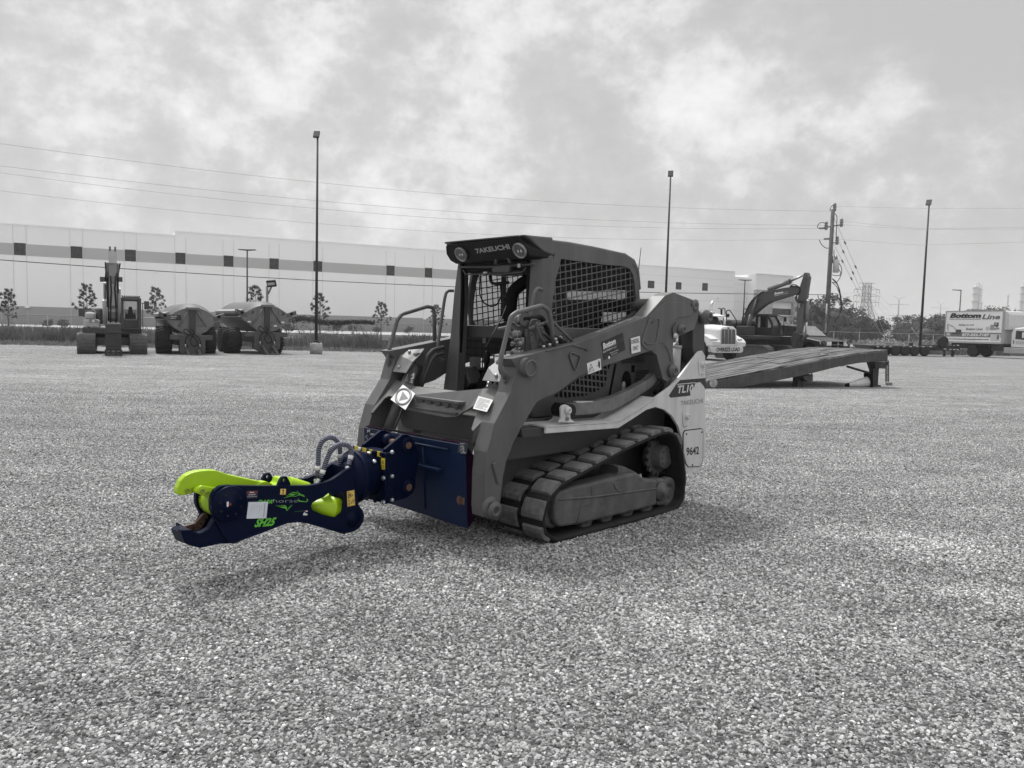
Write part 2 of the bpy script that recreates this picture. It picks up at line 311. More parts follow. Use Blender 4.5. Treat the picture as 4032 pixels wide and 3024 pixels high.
def gravel_material():
    m = bpy.data.materials.new('gravel'); m.use_nodes = True; nt = m.node_tree; nt.nodes.clear(); N = nt.nodes.new; L = nt.links.new
    bs = N('ShaderNodeBsdfPrincipled'); bs.inputs['Roughness'].default_value = .9; bs.inputs['Specular IOR Level'].default_value = .25
    out = N('ShaderNodeOutputMaterial'); L(bs.outputs[0], out.inputs[0]); ge = N('ShaderNodeNewGeometry'); pos = ge.outputs['Position']
    v = N('ShaderNodeTexVoronoi'); v.inputs['Scale'].default_value = 52; L(pos, v.inputs[0])
    sp = N('ShaderNodeSeparateColor'); L(v.outputs['Color'], sp.inputs[0])
    c1 = ramp_node(nt, sp.outputs[0], [(0, .09), (.35, .18), (.7, .28), (.93, .38), (.985, .56), (1, .75)])
    v2 = N('ShaderNodeTexVoronoi'); v2.feature = 'DISTANCE_TO_EDGE'; v2.inputs['Scale'].default_value = 52; L(pos, v2.inputs[0])
    gap = ramp_node(nt, v2.outputs['Distance'], [(0, .35), (.10, 1.0)])
    mul = N('ShaderNodeMix'); mul.data_type = 'RGBA'; mul.blend_type = 'MULTIPLY'; mul.inputs[0].default_value = 1; L(c1, mul.inputs[6]); L(gap, mul.inputs[7])
    last = mul.outputs[2]
    # worn, finer and paler patches; darker drifts; both fixed in the yard
    for sc, rng, st in (((.55, 1.5, 1), (.80, 1.22), 1.0), ((.12, .42, 1), (.86, 1.15), 1.0), ((5, 9, 1), (.72, 1.28), 1.0), ((2.0, 4.0, 1), (.86, 1.16), 1.0), ((16, 26, 1), (.66, 1.36), 1.0)):
        mp = N('ShaderNodeMapping'); mp.inputs['Scale'].default_value = sc; L(pos, mp.inputs[0])
        no = N('ShaderNodeTexNoise'); no.inputs['Scale'].default_value = 1; no.inputs['Detail'].default_value = 5; no.inputs['Roughness'].default_value = .65; L(mp.outputs[0], no.inputs[0])
        rr = ramp_node(nt, no.outputs[0], [(.32, rng[0]), (.68, rng[1])])
        mu = N('ShaderNodeMix'); mu.data_type = 'RGBA'; mu.blend_type = 'MULTIPLY'; mu.clamp_result = False; mu.inputs[0].default_value = st; L(last, mu.inputs[6]); L(rr, mu.inputs[7]); last = mu.outputs[2]
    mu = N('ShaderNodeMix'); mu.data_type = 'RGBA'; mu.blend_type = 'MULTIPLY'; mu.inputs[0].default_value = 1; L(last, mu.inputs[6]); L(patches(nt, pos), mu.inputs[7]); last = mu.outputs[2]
    L(last, bs.inputs['Base Color'])
    bp = N('ShaderNodeBump'); bp.inputs['Strength'].default_value = .8; bp.inputs['Distance'].default_value = .008; L(v2.outputs['Distance'], bp.inputs['Height']); L(bp.outputs[0], bs.inputs['Normal'])
    return m
gravel = gravel_material()
def bed_material():
    """the same gravel, darkened for the shade in hollows between the loose stones where they lie thick"""
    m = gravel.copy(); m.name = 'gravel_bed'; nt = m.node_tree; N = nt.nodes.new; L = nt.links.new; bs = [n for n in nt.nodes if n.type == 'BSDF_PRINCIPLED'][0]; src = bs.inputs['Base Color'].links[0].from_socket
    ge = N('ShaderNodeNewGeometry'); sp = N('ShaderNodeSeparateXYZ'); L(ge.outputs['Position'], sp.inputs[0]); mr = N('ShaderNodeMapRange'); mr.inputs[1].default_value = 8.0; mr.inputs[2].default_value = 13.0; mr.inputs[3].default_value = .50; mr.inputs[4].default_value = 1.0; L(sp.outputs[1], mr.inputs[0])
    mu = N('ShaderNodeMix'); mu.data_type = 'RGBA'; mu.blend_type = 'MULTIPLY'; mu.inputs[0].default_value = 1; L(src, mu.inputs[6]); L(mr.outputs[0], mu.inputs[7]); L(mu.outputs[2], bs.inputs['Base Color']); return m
def tone_material():
    m = bpy.data.materials.new('gravel_stone'); m.use_nodes = True; nt = m.node_tree; nt.nodes.clear(); N = nt.nodes.new; L = nt.links.new
    bs = N('ShaderNodeBsdfPrincipled'); bs.inputs['Roughness'].default_value = .85; bs.inputs['Specular IOR Level'].default_value = .3
    out = N('ShaderNodeOutputMaterial'); L(bs.outputs[0], out.inputs[0])
    at = N('ShaderNodeAttribute'); at.attribute_type = 'INSTANCER'; at.attribute_name = 'tone'
    c = ramp_node(nt, at.outputs['Fac'], [(0, .09), (.15, .18), (.5, .30), (.85, .43), (.985, .52), (.993, .76), (1, .85)])
    tc = N('ShaderNodeTexCoord'); no = N('ShaderNodeTexNoise'); no.inputs['Scale'].default_value = 3.5; no.inputs['Detail'].default_value = 4; L(tc.outputs['Object'], no.inputs[0])
    rr = ramp_node(nt, no.outputs[0], [(.3, .8), (.7, 1.2)])
    mu = N('ShaderNodeMix'); mu.data_type = 'RGBA'; mu.blend_type = 'MULTIPLY'; mu.inputs[0].default_value = 1; L(c, mu.inputs[6]); L(rr, mu.inputs[7]); 
    ge = N('ShaderNodeNewGeometry'); mp = N('ShaderNodeMapping'); mp.inputs['Scale'].default_value = (.55, 1.5, 1); L(ge.outputs['Position'], mp.inputs[0])
    n2 = N('ShaderNodeTexNoise'); n2.inputs['Scale'].default_value = 1; n2.inputs['Detail'].default_value = 5; n2.inputs['Roughness'].default_value = .65; L(mp.outputs[0], n2.inputs[0])
    r2 = ramp_node(nt, n2.outputs[0], [(.32, .82), (.68, 1.2)]); m2 = N('ShaderNodeMix'); m2.data_type = 'RGBA'; m2.blend_type = 'MULTIPLY'; m2.inputs[0].default_value = 1; L(mu.outputs[2], m2.inputs[6]); L(r2, m2.inputs[7])
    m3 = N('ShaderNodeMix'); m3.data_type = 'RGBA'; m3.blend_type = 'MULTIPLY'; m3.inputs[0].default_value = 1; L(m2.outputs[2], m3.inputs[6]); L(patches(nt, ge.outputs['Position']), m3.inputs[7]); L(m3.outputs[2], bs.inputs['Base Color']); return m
stone_mat = tone_material()

g = MB(); g.quad((-2500, -60, 0), (2500, -60, 0), (2500, 3500, 0), (-2500, 3500, 0))
soil = mat('rough_ground', .17, .95, var=.4, scale=.25)
yard = MB(); ys = [(-90, -50), (110, -50), (110, 74), (60, 76), (30, 60), (12, 52), (4, 44.5), (-8, 41.5), (-30, 38), (-90, 36)]
yard.add([(x, y, .004) for x, y in ys], [tuple(range(len(ys)))])
tag(g.build('rough_ground', soil, fix=False), 'rough soil ground beyond the gravel yard', kind='structure')
tag(yard.build('gravel_yard', gravel, fix=False), 'grey crushed gravel covering the equipment yard', kind='structure')
concrete = mat('concrete_road', .50, .8, var=.12, scale=.3)
asphalt_p = mat('car_park', .42, .85, var=.15, scale=.1)
rd = MB(); rd.add([(-150, 62, .012), (45, 96, .012), (45, 104, .012), (-150, 70, .012)], [(0, 1, 2, 3)])
tag(rd.build('road', concrete, fix=False), 'pale concrete road beyond the fence', kind='structure')
rd = MB(); rd.add([(-200, 76, .010), (60, 122, .010), (60, 205, .010), (-13, 168, .010), (-200, 72.5, .010)], [(0, 1, 2, 3, 4)])
cp = MB(); cp.add([(-170, 80, .012), (10, 112, .012), (60, 118, .012), (60, 215, .012), (-12, 167, .012), (-170, 88, .012)], [(0, 1, 2, 3, 4, 5)])
tag(cp.build('car_park', asphalt_p, fix=False), 'pale car park in front of the warehouse', kind='structure')
kb = MB()
for x0, y0, x1, y1 in ((-150, 61.6, 45, 95.6), (-150, 70.3, 45, 104.3), (-120, 86, 20, 111)):
    d = Vector((x1 - x0, y1 - y0, 0)); rot = Matrix.Rotation(math.atan2(d.y, d.x), 3, 'Z'); kb.box(((x0 + x1) / 2, (y0 + y1) / 2, .07), (d.length, .2, .14), rot)
tag(kb.build('kerb', mat('kerb', .3, .85)), 'concrete kerbs along the road', kind='structure')

# loose stones lying over the near part of the yard
def stones():
    rng = random.Random(3); col = bpy.data.collections.new('stone_kinds')
    for k in range(10):
        bm = bmesh.new(); bmesh.ops.create_icosphere(bm, subdivisions=2 if k < 5 else 1, radius=.5)
        s = Vector((1.0, rng.uniform(.6, .95), rng.uniform(.45, .75)))
        cuts = [(Vector((rng.gauss(0, 1), rng.gauss(0, 1), rng.gauss(0, 1))).normalized(), rng.uniform(.24, .40)) for _ in range(9)]
        for v in bm.verts:
            for n, d in cuts:
                e = v.co.dot(n) - d
                if e > 0: v.co -= n * e
            v.co = Vector((v.co.x * s.x, v.co.y * s.y, v.co.z * s.z)) * 1.3
            v.co += Vector((rng.uniform(-1, 1), rng.uniform(-1, 1), rng.uniform(-1, 1))) * .022
        me = bpy.data.meshes.new('stone'); bm.to_mesh(me); bm.free(); me.materials.append(stone_mat)
        col.objects.link(bpy.data.objects.new('stone', me))
    # bed: fan-shaped patch with shallow ruts
    bed = MB(); ny, nx = 120, 110; vs = []; fs = []
    for j in range(ny + 1):
        y = 1.2 + (17.0 - 1.2) * (j / ny) ** 1.3
        for i in range(nx + 1):
            f = i / nx * 2 - 1; x = f * (y * .78 + .9)
            h = .010 * math.sin(x * 1.9 + y * .7) * math.sin(y * 1.3 - x * .4) + .006 * math.sin(5 * x + 1.7 * math.sin(y * 3))
            for (rx, ry, dx, dy) in ((2.1, 3.2, -.55, .83), (2.75, 3.4, -.55, .83)):           # two curved ruts to the right
                t = (x - rx) * dy - (y - ry) * dx; h += .022 * math.exp(-(t / .10) ** 2) * math.exp(-((y - 3.4) / 1.3) ** 2) - .014 * math.exp(-((t - .2) / .12) ** 2) * math.exp(-((y - 3.4) / 1.3) ** 2)
            vs.append((x, y, .022 + h * .7))
    for j in range(ny):
        for i in range(nx): a = j * (nx + 1) + i; fs.append((a, a + 1, a + nx + 2, a + nx + 1))
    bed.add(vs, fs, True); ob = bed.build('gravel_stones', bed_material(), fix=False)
    tag(ob, 'loose crushed stones lying over the near gravel', kind='stuff')
    ng = bpy.data.node_groups.new('scatter', 'GeometryNodeTree'); ng.interface.new_socket('Geometry', in_out='INPUT', socket_type='NodeSocketGeometry'); ng.interface.new_socket('Geometry', in_out='OUTPUT', socket_type='NodeSocketGeometry')
    N = ng.nodes.new; L = ng.links.new; gi = N('NodeGroupInput'); go = N('NodeGroupOutput')
    pos = N('GeometryNodeInputPosition'); sx = N('ShaderNodeSeparateXYZ'); L(pos.outputs[0], sx.inputs[0])
    mr = N('ShaderNodeMapRange'); mr.inputs[1].default_value = 8.5; mr.inputs[2].default_value = 16.5; mr.inputs[3].default_value = 5000; mr.inputs[4].default_value = 150; L(sx.outputs[1], mr.inputs[0])
    dp = N('GeometryNodeDistributePointsOnFaces'); L(gi.outputs[0], dp.inputs['Mesh']); L(mr.outputs[0], dp.inputs['Density']); dp.inputs['Seed'].default_value = 5
    ci = N('GeometryNodeCollectionInfo'); ci.inputs['Collection'].default_value = col; ci.inputs['Separate Children'].default_value = True; ci.inputs['Reset Children'].default_value = True
    ip = N('GeometryNodeInstanceOnPoints'); ip.inputs['Pick Instance'].default_value = True; L(dp.outputs['Points'], ip.inputs['Points']); L(ci.outputs[0], ip.inputs['Instance'])
    rr = N('FunctionNodeRandomValue'); rr.data_type = 'FLOAT_VECTOR'; rr.inputs[0].default_value = (-1.0, -1.0, 0); rr.inputs[1].default_value = (1.0, 1.0, 6.28); L(rr.outputs[0], ip.inputs['Rotation'])
    rs = N('FunctionNodeRandomValue'); rs.data_type = 'FLOAT'; rs.inputs[2].default_value = 0; rs.inputs[3].default_value = 1; rs.inputs['Seed'].default_value = 9
    pw = N('ShaderNodeMath'); pw.operation = 'POWER'; L(rs.outputs[1], pw.inputs[0]); pw.inputs[1].default_value = 2.2
    ms = N('ShaderNodeMapRange'); ms.inputs[3].default_value = .011; ms.inputs[4].default_value = .026; L(pw.outputs[0], ms.inputs[0]); L(ms.outputs[0], ip.inputs['Scale'])
    rt = N('FunctionNodeRandomValue'); rt.data_type = 'FLOAT'; rt.inputs['Seed'].default_value = 21
    sa = N('GeometryNodeStoreNamedAttribute'); sa.domain = 'INSTANCE'; sa.data_type = 'FLOAT'; sa.inputs['Name'].default_value = 'tone'; L(ip.outputs[0], sa.inputs[0]); L(rt.outputs[1], sa.inputs['Value'])
    jg = N('GeometryNodeJoinGeometry'); L(gi.outputs[0], jg.inputs[0]); L(sa.outputs[0], jg.inputs[0]); L(jg.outputs[0], go.inputs[0])
    md = ob.modifiers.new('scatter', 'NODES'); md.node_group = ng
stones()

# ------------------------------------------------------------------ foliage helpers
leaf = mat('foliage', .065, .8, var=.45, scale=1.1); leafd = mat('foliage_dark', .05, .85, var=.4, scale=.5); bark = mat('bark', .12, .9, var=.3)
drygrass = mat('dry_grass', .21, .9, var=.35, scale=1.5); weedm = mat('weeds', .16, .9, var=.65, scale=.6)
def leafball(mb, c, r, n, s, rng, sc=(1, 1, .8)):
    for _ in range(n):
        d = Vector((rng.gauss(0, 1), rng.gauss(0, 1), rng.gauss(0, 1))).normalized() * r * rng.uniform(.35, 1.05)
        p = Vector(c) + Vector((d.x * sc[0], d.y * sc[1], d.z * sc[2])); u = Vector((rng.gauss(0, 1), rng.gauss(0, 1), rng.gauss(0, 1))).normalized(); v = u.orthogonal().normalized(); k = s * rng.uniform(.6, 1.3)
        mb.add([p - u * k, p + v * k * .55, p + u * k, p - v * k * .55], [(0, 1, 2, 3)])
def tuft(mb, c, r, n, rng):
    for _ in range(n):
        d = Vector((rng.gauss(0, 1), rng.gauss(0, 1), rng.gauss(0, .8) + .3)).normalized() * r * rng.uniform(.6, 1.1); w = d.orthogonal().normalized() * r * .13; c = Vector(c)
        mb.add([c - w, c + w, c + d], [(0, 1, 2)])
def pine(x, y, h, seed, label, lean=0):
    rng = random.Random(seed); t = thing('pine_sapling', label, 'pine sapling', (x, y, 0), group='pine saplings beyond the fence')
    tr = MB(); top = Vector((lean, 0, h)); base_ = Vector((0, 0, 0)); pts = [base_.lerp(top, k / 8) + Vector((rng.uniform(-.04, .04), rng.uniform(-.04, .04), 0)) for k in range(9)]
    tr.tube(pts, .06, 6, rf=lambda f: .07 * (1 - f) + .012); cr = MB()
    for k in range(34):
        f = .30 + .70 * (k / 33) ** .9; a = k * 2.4 + rng.uniform(-.5, .5); L_ = h * .30 * (1.15 - f) ** .75 * rng.uniform(.55, 1.25)
        p = base_.lerp(top, f); e = p + Vector((math.cos(a) * L_, math.sin(a) * L_, L_ * .45)); tr.tube([p, (p + e) / 2 + Vector((0, 0, -.03)), e], .014, 4)
        tuft(cr, e, rng.uniform(.17, .28) * h / 3.6, 46, rng)
        if rng.random() < .8: tuft(cr, p.lerp(e, .6) + Vector((rng.uniform(-.1, .1), rng.uniform(-.1, .1), .05)), .17 * h / 3.6, 30, rng)
    tuft(cr, top + Vector((0, 0, .05)), .2, 40, rng); tr.build('trunk', bark, t); cr.build('crown', leaf, t, fix=False)
def ground_pt(c, x, y): p = on_ground(c, x, y); return p.x, p.y
for k, (c, x, y, top, lab) in enumerate([
    ('I', 80, 1125, 725, 'leftmost young pine, growing beyond the fence left of the pale excavator'),
    ('I', 838, 1120, 680, 'young pine rising behind the counterweight of the pale excavator'),
    ('I', 1512, 1120, 715, 'young pine between the pale excavator and the left hopper cart'),
    ('K', 1500, 900, 205, 'young pine rising between the hopper carts left of the floodlight post'),
    ('L', 505, 1050, 512, 'young pine just behind the tall light pole with the concrete base'),
    ('L', 1268, 1052, 615, 'young pine standing alone on the pale car park between pole and loader'),
    ('L', 1960, 1052, 650, 'young pine half hidden behind the handrails of the loader')]):
    gx, gy = ground_pt(c, x, y); tp = at_depth(c, x, top, gy); pine(gx, gy, tp.z, 40 + k, lab, lean=tp.x - gx)
def bush(x, y, r, seed, label, cat='shrub', n=240):
    rng = random.Random(seed); t = thing('shrub', label, cat, (x, y, 0), group='shrubs beyond the fence'); m = MB(); s = MB()
    for k in range(5):
        a = k * 1.3; s.tube([(0, 0, 0), (math.cos(a) * r * .4, math.sin(a) * r * .4, r * .9)], .02, 4)
        leafball(m, (math.cos(a) * r * .42, math.sin(a) * r * .42, r * rng.uniform(.8, 1.3)), r * .52, n // 5, r * .13, rng)
    leafball(m, (0, 0, r * 1.2), r * .6, n // 4, r * .13, rng)
    s.build('stem', bark, t); m.build('foliage', leaf, t, fix=False)
for k, (c, x, y, rr, lab) in enumerate([('I', 468, 1100, .75, 'loose ragged shrub left of a fence post near the pale excavator'), ('I', 610, 1108, .8, 'round dark shrub between fence post and pale excavator'),
    ('K', 930, 900, .9, 'shrub seen between the two hopper carts'), ('K', 1970, 900, .9, 'shrub just right of the floodlit hopper cart'), ('L', 722, 1000, .95, 'dark shrub under the vine-covered fence right of the tall pole'),
    ('L', 905, 1000, .8, 'narrow V-shaped shrub right of a fence post'), ('L', 1215, 1010, .75, 'narrow shrub touching the lone young pine'), ('L', 1610, 1020, .85, 'broad shrub left of the loader front handrail')]):
    gx, gy = ground_pt(c, x, y); bush(gx, gy, rr, 70 + k, lab)

def strip(name, label, pts, dens, h0, h1, material, seed, w=.05):
    """blades and stalks over a band given as (x0,y0,x1,y1) centre line with depth"""
    rng = random.Random(seed); m = MB(); vs = []; fs = []
    for (xa, ya, xb, yb, dep, hs) in pts:
        n = int(abs(xb - xa) * dep * dens)
        for _ in range(n):
            f = rng.random(); x = xa + (xb - xa) * f; y = ya + (yb - ya) * f + rng.uniform(0, dep)
            cl = .55 + .45 * math.sin(x * 1.7 + math.sin(x * .6) * 3) * math.sin(x * .37 + 1)
            h = (h0 + (h1 - h0) * rng.random() ** 1.5 * (.5 + cl)) * hs; a = rng.uniform(0, 6.28); ww = w * rng.uniform(.5, 1.6); lx = rng.gauss(0, .22) * h; ly = rng.gauss(0, .22) * h
            b = len(vs); c_, s_ = math.cos(a) * ww, math.sin(a) * ww
            vs += [(x - c_, y - s_, 0), (x + c_, y + s_, 0), (x + lx * .5 + c_ * .7, y + ly * .5, h * .6), (x + lx, y + ly, h)]; fs += [(b, b + 1, b + 2), (b, b + 2, b + 3)]
    m.add(vs, fs); return tag(m.build(name, material, fix=False), label, kind='stuff')
strip('tall_weeds', 'dark tall weeds growing along the foot of the fence', [(-48, 43.5, -20, 44.5, 5, 1.0), (-20, 44.5, 6, 49, 5, 1.0), (6, 49, 20, 56, 4, .8)], 170, .25, .95, weedm, 5, .028)
strip('dry_grass', 'low dry grass at the edge of the gravel', [(-48, 38.2, -20, 40.2, 5, 1), (-20, 40.2, 6, 45, 5, 1)], 60, .04, .20, drygrass, 6, .035)
strip('verge_weeds', 'weeds along the right hand fence behind the flatbed trailer', [(18, 66, 62, 78, 8, .8)], 60, .3, .8, mat('verge_weed', .15, .9, var=.45, scale=.6), 8, .04)
def verge():
    m = MB(); m.add([(-60, 38.2, .010), (-20, 40.6, .010), (6, 45.6, .010), (22, 56, .010), (22, 62, .010), (-60, 50, .010)], [(0, 1, 2, 3, 4, 5)])
    tag(m.build('grass_verge', mat('verge_soil', .15, .95, var=.4, scale=.7), fix=False), 'weedy earth strip between gravel and fence', kind='structure')
    m = MB(); m.add([(16, 64, .010), (64, 76, .010), (120, 76, .010), (120, 100, .010), (16, 84, .010)], [(0, 1, 2, 3, 4)])
    tag(m.build('grass_verge', mat('verge_soil_far', .20, .95, var=.35, scale=.4), fix=False), 'rough grass strip behind the flatbed trailer', kind='structure')
verge()

# ------------------------------------------------------------------ fences
galv = mat('galvanised', .30, .5, metal=.4, var=.15)
def mesh_mat():
    m = bpy.data.materials.new('chain_link'); m.use_nodes = True; nt = m.node_tree; nt.nodes.clear(); N = nt.nodes.new; L = nt.links.new
    tc = N('ShaderNodeTexCoord'); out = N('ShaderNodeOutputMaterial'); mix = N('ShaderNodeMixShader'); tr = N('ShaderNodeBsdfTransparent'); df = N('ShaderNodeBsdfPrincipled'); df.inputs['Base Color'].default_value = (.2, .2, .2, 1); df.inputs['Roughness'].default_value = .5
    fac = None
    for sgn in (1, -1):
        mp = N('ShaderNodeMapping'); mp.inputs['Rotation'].default_value = (0, R(45 * sgn), 0); L(tc.outputs['Object'], mp.inputs[0])
        sp = N('ShaderNodeSeparateXYZ'); L(mp.outputs[0], sp.inputs[0]); f = N('ShaderNodeMath'); f.operation = 'MULTIPLY'; L(sp.outputs[0], f.inputs[0]); f.inputs[1].default_value = 1 / .055
        fr = N('ShaderNodeMath'); fr.operation = 'FRACT'; L(f.outputs[0], fr.inputs[0]); lt = N('ShaderNodeMath'); lt.operation = 'LESS_THAN'; L(fr.outputs[0], lt.inputs[0]); lt.inputs[1].default_value = .075
        if fac is None: fac = lt.outputs[0]
        else: mxn = N('ShaderNodeMath'); mxn.operation = 'MAXIMUM'; L(fac, mxn.inputs[0]); L(lt.outputs[0], mxn.inputs[1]); fac = mxn.outputs[0]
    L(fac, mix.inputs[0]); L(tr.outputs[0], mix.inputs[1]); L(df.outputs[0], mix.inputs[2]); L(mix.outputs[0], out.inputs[0]); return m
chain = mesh_mat()
def fence(p0, p1, h, step, label, barbed=True, braces=()):
    p0 = Vector(p0); p1 = Vector(p1); d = p1 - p0; Ln = d.length; t = thing('chain_link_fence', label, 'fence', (p0.x, p0.y, 0), math.atan2(d.y, d.x))
    n = int(Ln / step)
    for i in range(n + 1):
        x = i * Ln / n; m = MB(); m.cyl((x, 0, 0), (x, 0, h), .035 if i % 4 else .045, n=8)
        if barbed: m.cyl((x, 0, h), (x - .12, -.25, h + .38), .02, n=6)
        m.build('post', galv, t)
    m = MB(); m.cyl((0, 0, h), (Ln, 0, h), .024, n=6); m.build('top_rail', galv, t)
    m = MB(); m.cyl((0, 0, .12), (Ln, 0, .12), .008, n=5); m.cyl((0, 0, h * .45), (Ln, 0, h * .45), .010, n=5); m.build('tension_wire', galv, t)
    if barbed:
        m = MB(); [m.cyl((0, -.25 * k, h + .38 * k), (Ln, -.25 * k, h + .38 * k), .006, n=4) for k in (.4, .7, 1)]; m.build('barbed_wire', galv, t)
    m = MB(); m.quad((0, 0, .05), (Ln, 0, .05), (Ln, 0, h), (0, 0, h)); m.build('chain_mesh', chain, t, fix=False)
    for bx, bz in braces: m = MB(); m.cyl((bx, -.1, h + bz), (bx + 1.6, -1.0, .1), .03, n=6); m.build('brace', galv, t)
    return t
fence((-50, 48.6, 0), (6, 53.5, 0), 1.58, 2.75, 'long grey chain link fence behind excavator and hopper carts', barbed=False)
fence((17, 70.5, 0), (66, 82, 0), 1.92, 2.7, 'chain link fence with slanted barbed wire arms behind the pickup and flatbed', braces=((22.5, .6), (27.2, 1.0)))
def vine():
    rng = random.Random(9); m = MB(); a = at_depth('L', 130, 850, 50.0); b = at_depth('L', 1170, 850, 51.8)
    for k in range(150):
        f = k / 149; c = a.lerp(b, f); c.z = 1.62 + .18 * math.sin(f * 9) * (1 - f) + rng.uniform(-.06, .10); leafball(m, c, .24 * (1.25 - f * .7), 26, .05, rng, (1.4, .5, .8))
        if rng.random() < .5: leafball(m, c - Vector((0, 0, rng.uniform(.2, 1.0))), .2, 9, .045, rng)
    t = thing('climbing_vine', 'tangled vine draped over the top of the chain link fence right of the hopper carts', 'vine', (0, 0, 0)); m.build('foliage', leaf, t, fix=False)
vine()

# ------------------------------------------------------------------ warehouse
BW = Frame(at_depth('Z', 0, 700, 130.0) * 1.0, (1, .507)); BW.o.z = 0
def bq(c, x, y): return BW.q(c, x, y, 1, 0.0)
wallm = mat('tilt_wall', .80, .8, var=.025, scale=.12); walld = mat('tilt_wall_band', .40, .8, var=.03, scale=.15); wallb = mat('tilt_wall_base', .30, .8, var=.05, scale=.2); walll = mat('tilt_wall_light', .82, .8, var=.03, scale=.2)
winm = mat('window_dark', .006, .15, var=.2, scale=.3); jointm = mat('wall_joint', .55, .8); stonem = mat('cladding_stone', .36, .85, var=.35, scale=1.4, bump=.3, bscale=3)
def warehouse():
    t = thing('warehouse', 'long pale warehouse with grey band of square dark windows and stone-clad entrance', 'warehouse', BW.o, BW.rz)
    step = bq('Z', 377, 505).x; xe = bq('Z', 1587, 598).x; zt0 = bq('Z', 0, 483).z; zt1 = bq('Z', 377, 500).z
    zb0 = bq('I', 700, 410).z; zb1 = bq('I', 700, 300).z; zd = bq('I', 0, 868).z; xb_end = bq('Z', 985, 600).x + 6
    m = MB(); m.prism([(-60, 0), (xe, 0), (xe, zt1), (step, zt1), (step, zt0), (-60, zt0)], 'y', 0, 60); m.build('wall', wallm, t)
    m = MB(); m.bb(-60, xb_end, -.03, .3, zb0, zb1); m.build('wall_band', walld, t)
    m = MB(); m.bb(-60, xe, -.04, .3, 0, zd); m.build('wall_base', wallb, t)
    m = MB(); m.bb(-60, step, -.12, .2, zt0, zt0 + .18); m.bb(step, xe, -.12, .2, zt1, zt1 + .18); m.bb(xe - .12, xe + .02, -.10, .1, 0, zt1); m.build('coping', walll, t)
    wins = [('Z', a, b, 530) for a, b in ((30.5, 56), (153, 178), (270, 293.5), (379, 400.5), (483, 504), (582, 602), (677, 696), (835, 852.5), (918, 934))]
    jm = MB()
    for c, a, b, y in wins:
        x0 = bq(c, a, 560).x; x1 = bq(c, b, 560).x
        w = MB(); w.bb(x0, x1, -.06, .1, zb0 + .05, zb1 + .12); wo = w.build('window', winm, t)
        f = MB(); [f.bb(p, q, -.07, -.061, r, s) for p, q, r, s in ((x0, x1, (zb0 + zb1) / 2, (zb0 + zb1) / 2 + .05), ((x0 + x1) / 2, (x0 + x1) / 2 + .05, zb0, zb1))]; f.build('frame', mat('window_frame', .035, .3), wo)
        for x in (x0 - .1, x1 + .1): jm.bb(x - .025, x + .025, -.052, .05, 0, zt0 - .1)
    for a, b, y0, y1 in ((1399, 1413.5, 607, 622), (1459.5, 1472, 610, 625), (1516.5, 1529, 612, 627.5)):
        p = bq('Z', a, y1); q = bq('Z', b, y0); w = MB(); w.bb(p.x, q.x, -.06, .1, p.z, q.z); wo = w.build('window', winm, t)
        f = MB(); f.bb(p.x, q.x, -.07, -.061, (p.z + q.z) / 2, (p.z + q.z) / 2 + .05); f.build('frame', mat('window_frame', .035, .3), wo)
    for y in (1090, 1120, 1180, 1215): z = bq('Z', 1450, y * .5486 - 1).z; jm.bb(bq('Z', 1340, 600).x, xe, -.02, .05, z, z + .05)
    jm.build('panel_joint', jointm, t)
    for c, x, y in (('I', 1507, 530), ('I', 265, 880), ('L', 212, 292), ('L', 1627, 368), ('L', 1803, 803), ('M', 310, 300)):
        p = bq(c, x, y); l = MB(); l.bb(p.x - .35, p.x + .35, -.35, -.07, p.z - .2, p.z + .22); l.build('wall_light', mat('lamp_casing', .8, .4), t, bevel=.04)
    # recessed link and entrance block
    x1 = BW.q('M', 680, 90, 1, 2.0).x; zr = BW.q('M', 570, 103, 1, 4.0).z; m = MB(); m.bb(xe + .01, x1 + 3, 4.0, 50, 0, zr); m.build('link_wall', walll, t)
    jm = MB(); [jm.bb(xe, x1 + 2.9, 3.96, 4.1, zz, zz + .06) for zz in (zr * .3, zr * .45, zr * .6, zr * .75, zr * .88)]; jm.build('panel_joint', mat('wall_joint_light', .60, .8), t)
    e0 = BW.q('M', 683, 70, 1, 1.0).x; e1 = BW.q('M', 1042, 95, 1, 1.0).x; ze = BW.q('M', 683, 70, 1, 1.0).z
    m = MB(); m.bb(e0, e1, 1.0, 40, 0, ze); m.build('entrance_wall', walll, t)
    m = MB(); m.bb(e0 - .1, e1 + .1, .85, 1.2, ze, ze + .15); m.build('coping', walll, t)
    def zz(y, x=900): return BW.q('M', x, y, 1, .9).z
    def xx(x): return BW.q('M', x, 500, 1, .9).x
    m = MB(); m.bb(xx(657), xx(803), -.3, 1.3, zz(520, 700), zz(222, 660)); m.bb(xx(1005), xx(1047), -.3, 1.3, 0, zz(290, 1040)); m.bb(xx(803), xx(1005), -.28, 1.3, zz(340), zz(250)); m.build('stone_cladding', stonem, t)
    m = MB(); m.bb(xx(803), xx(1005), .5, 1.3, zz(404), zz(341)); m.build('fascia', walll, t)
    m = MB(); m.bb(xx(735), xx(1003), .6, 1.3, zz(466), zz(406)); m.build('window', winm, t)
    m = MB(); m.bb(xx(735), xx(1003), .4, 1.3, zz(476), zz(467)); m.build('sill', white, t)
    m = MB(); m.bb(xx(735), xx(1003), .7, 1.3, zz(525), zz(477)); m.build('lower_wall', walld, t)
    m = MB(); m.bb(xx(800), xx(1060), -1.0, 1.3, zz(570), zz(528)); m.build('canopy', mat('canopy_stone', .5, .8, var=.2, scale=2), t)
    gl = MB(); gl.bb(xx(845), xx(950), .8, 1.3, 0, zz(585)); go = gl.build('window', winm, t)
    f = MB()
    for x in (868, 872, 897, 901, 920, 948): f.bb(xx(x), xx(x) + .18, .7, .79, 0, zz(585))
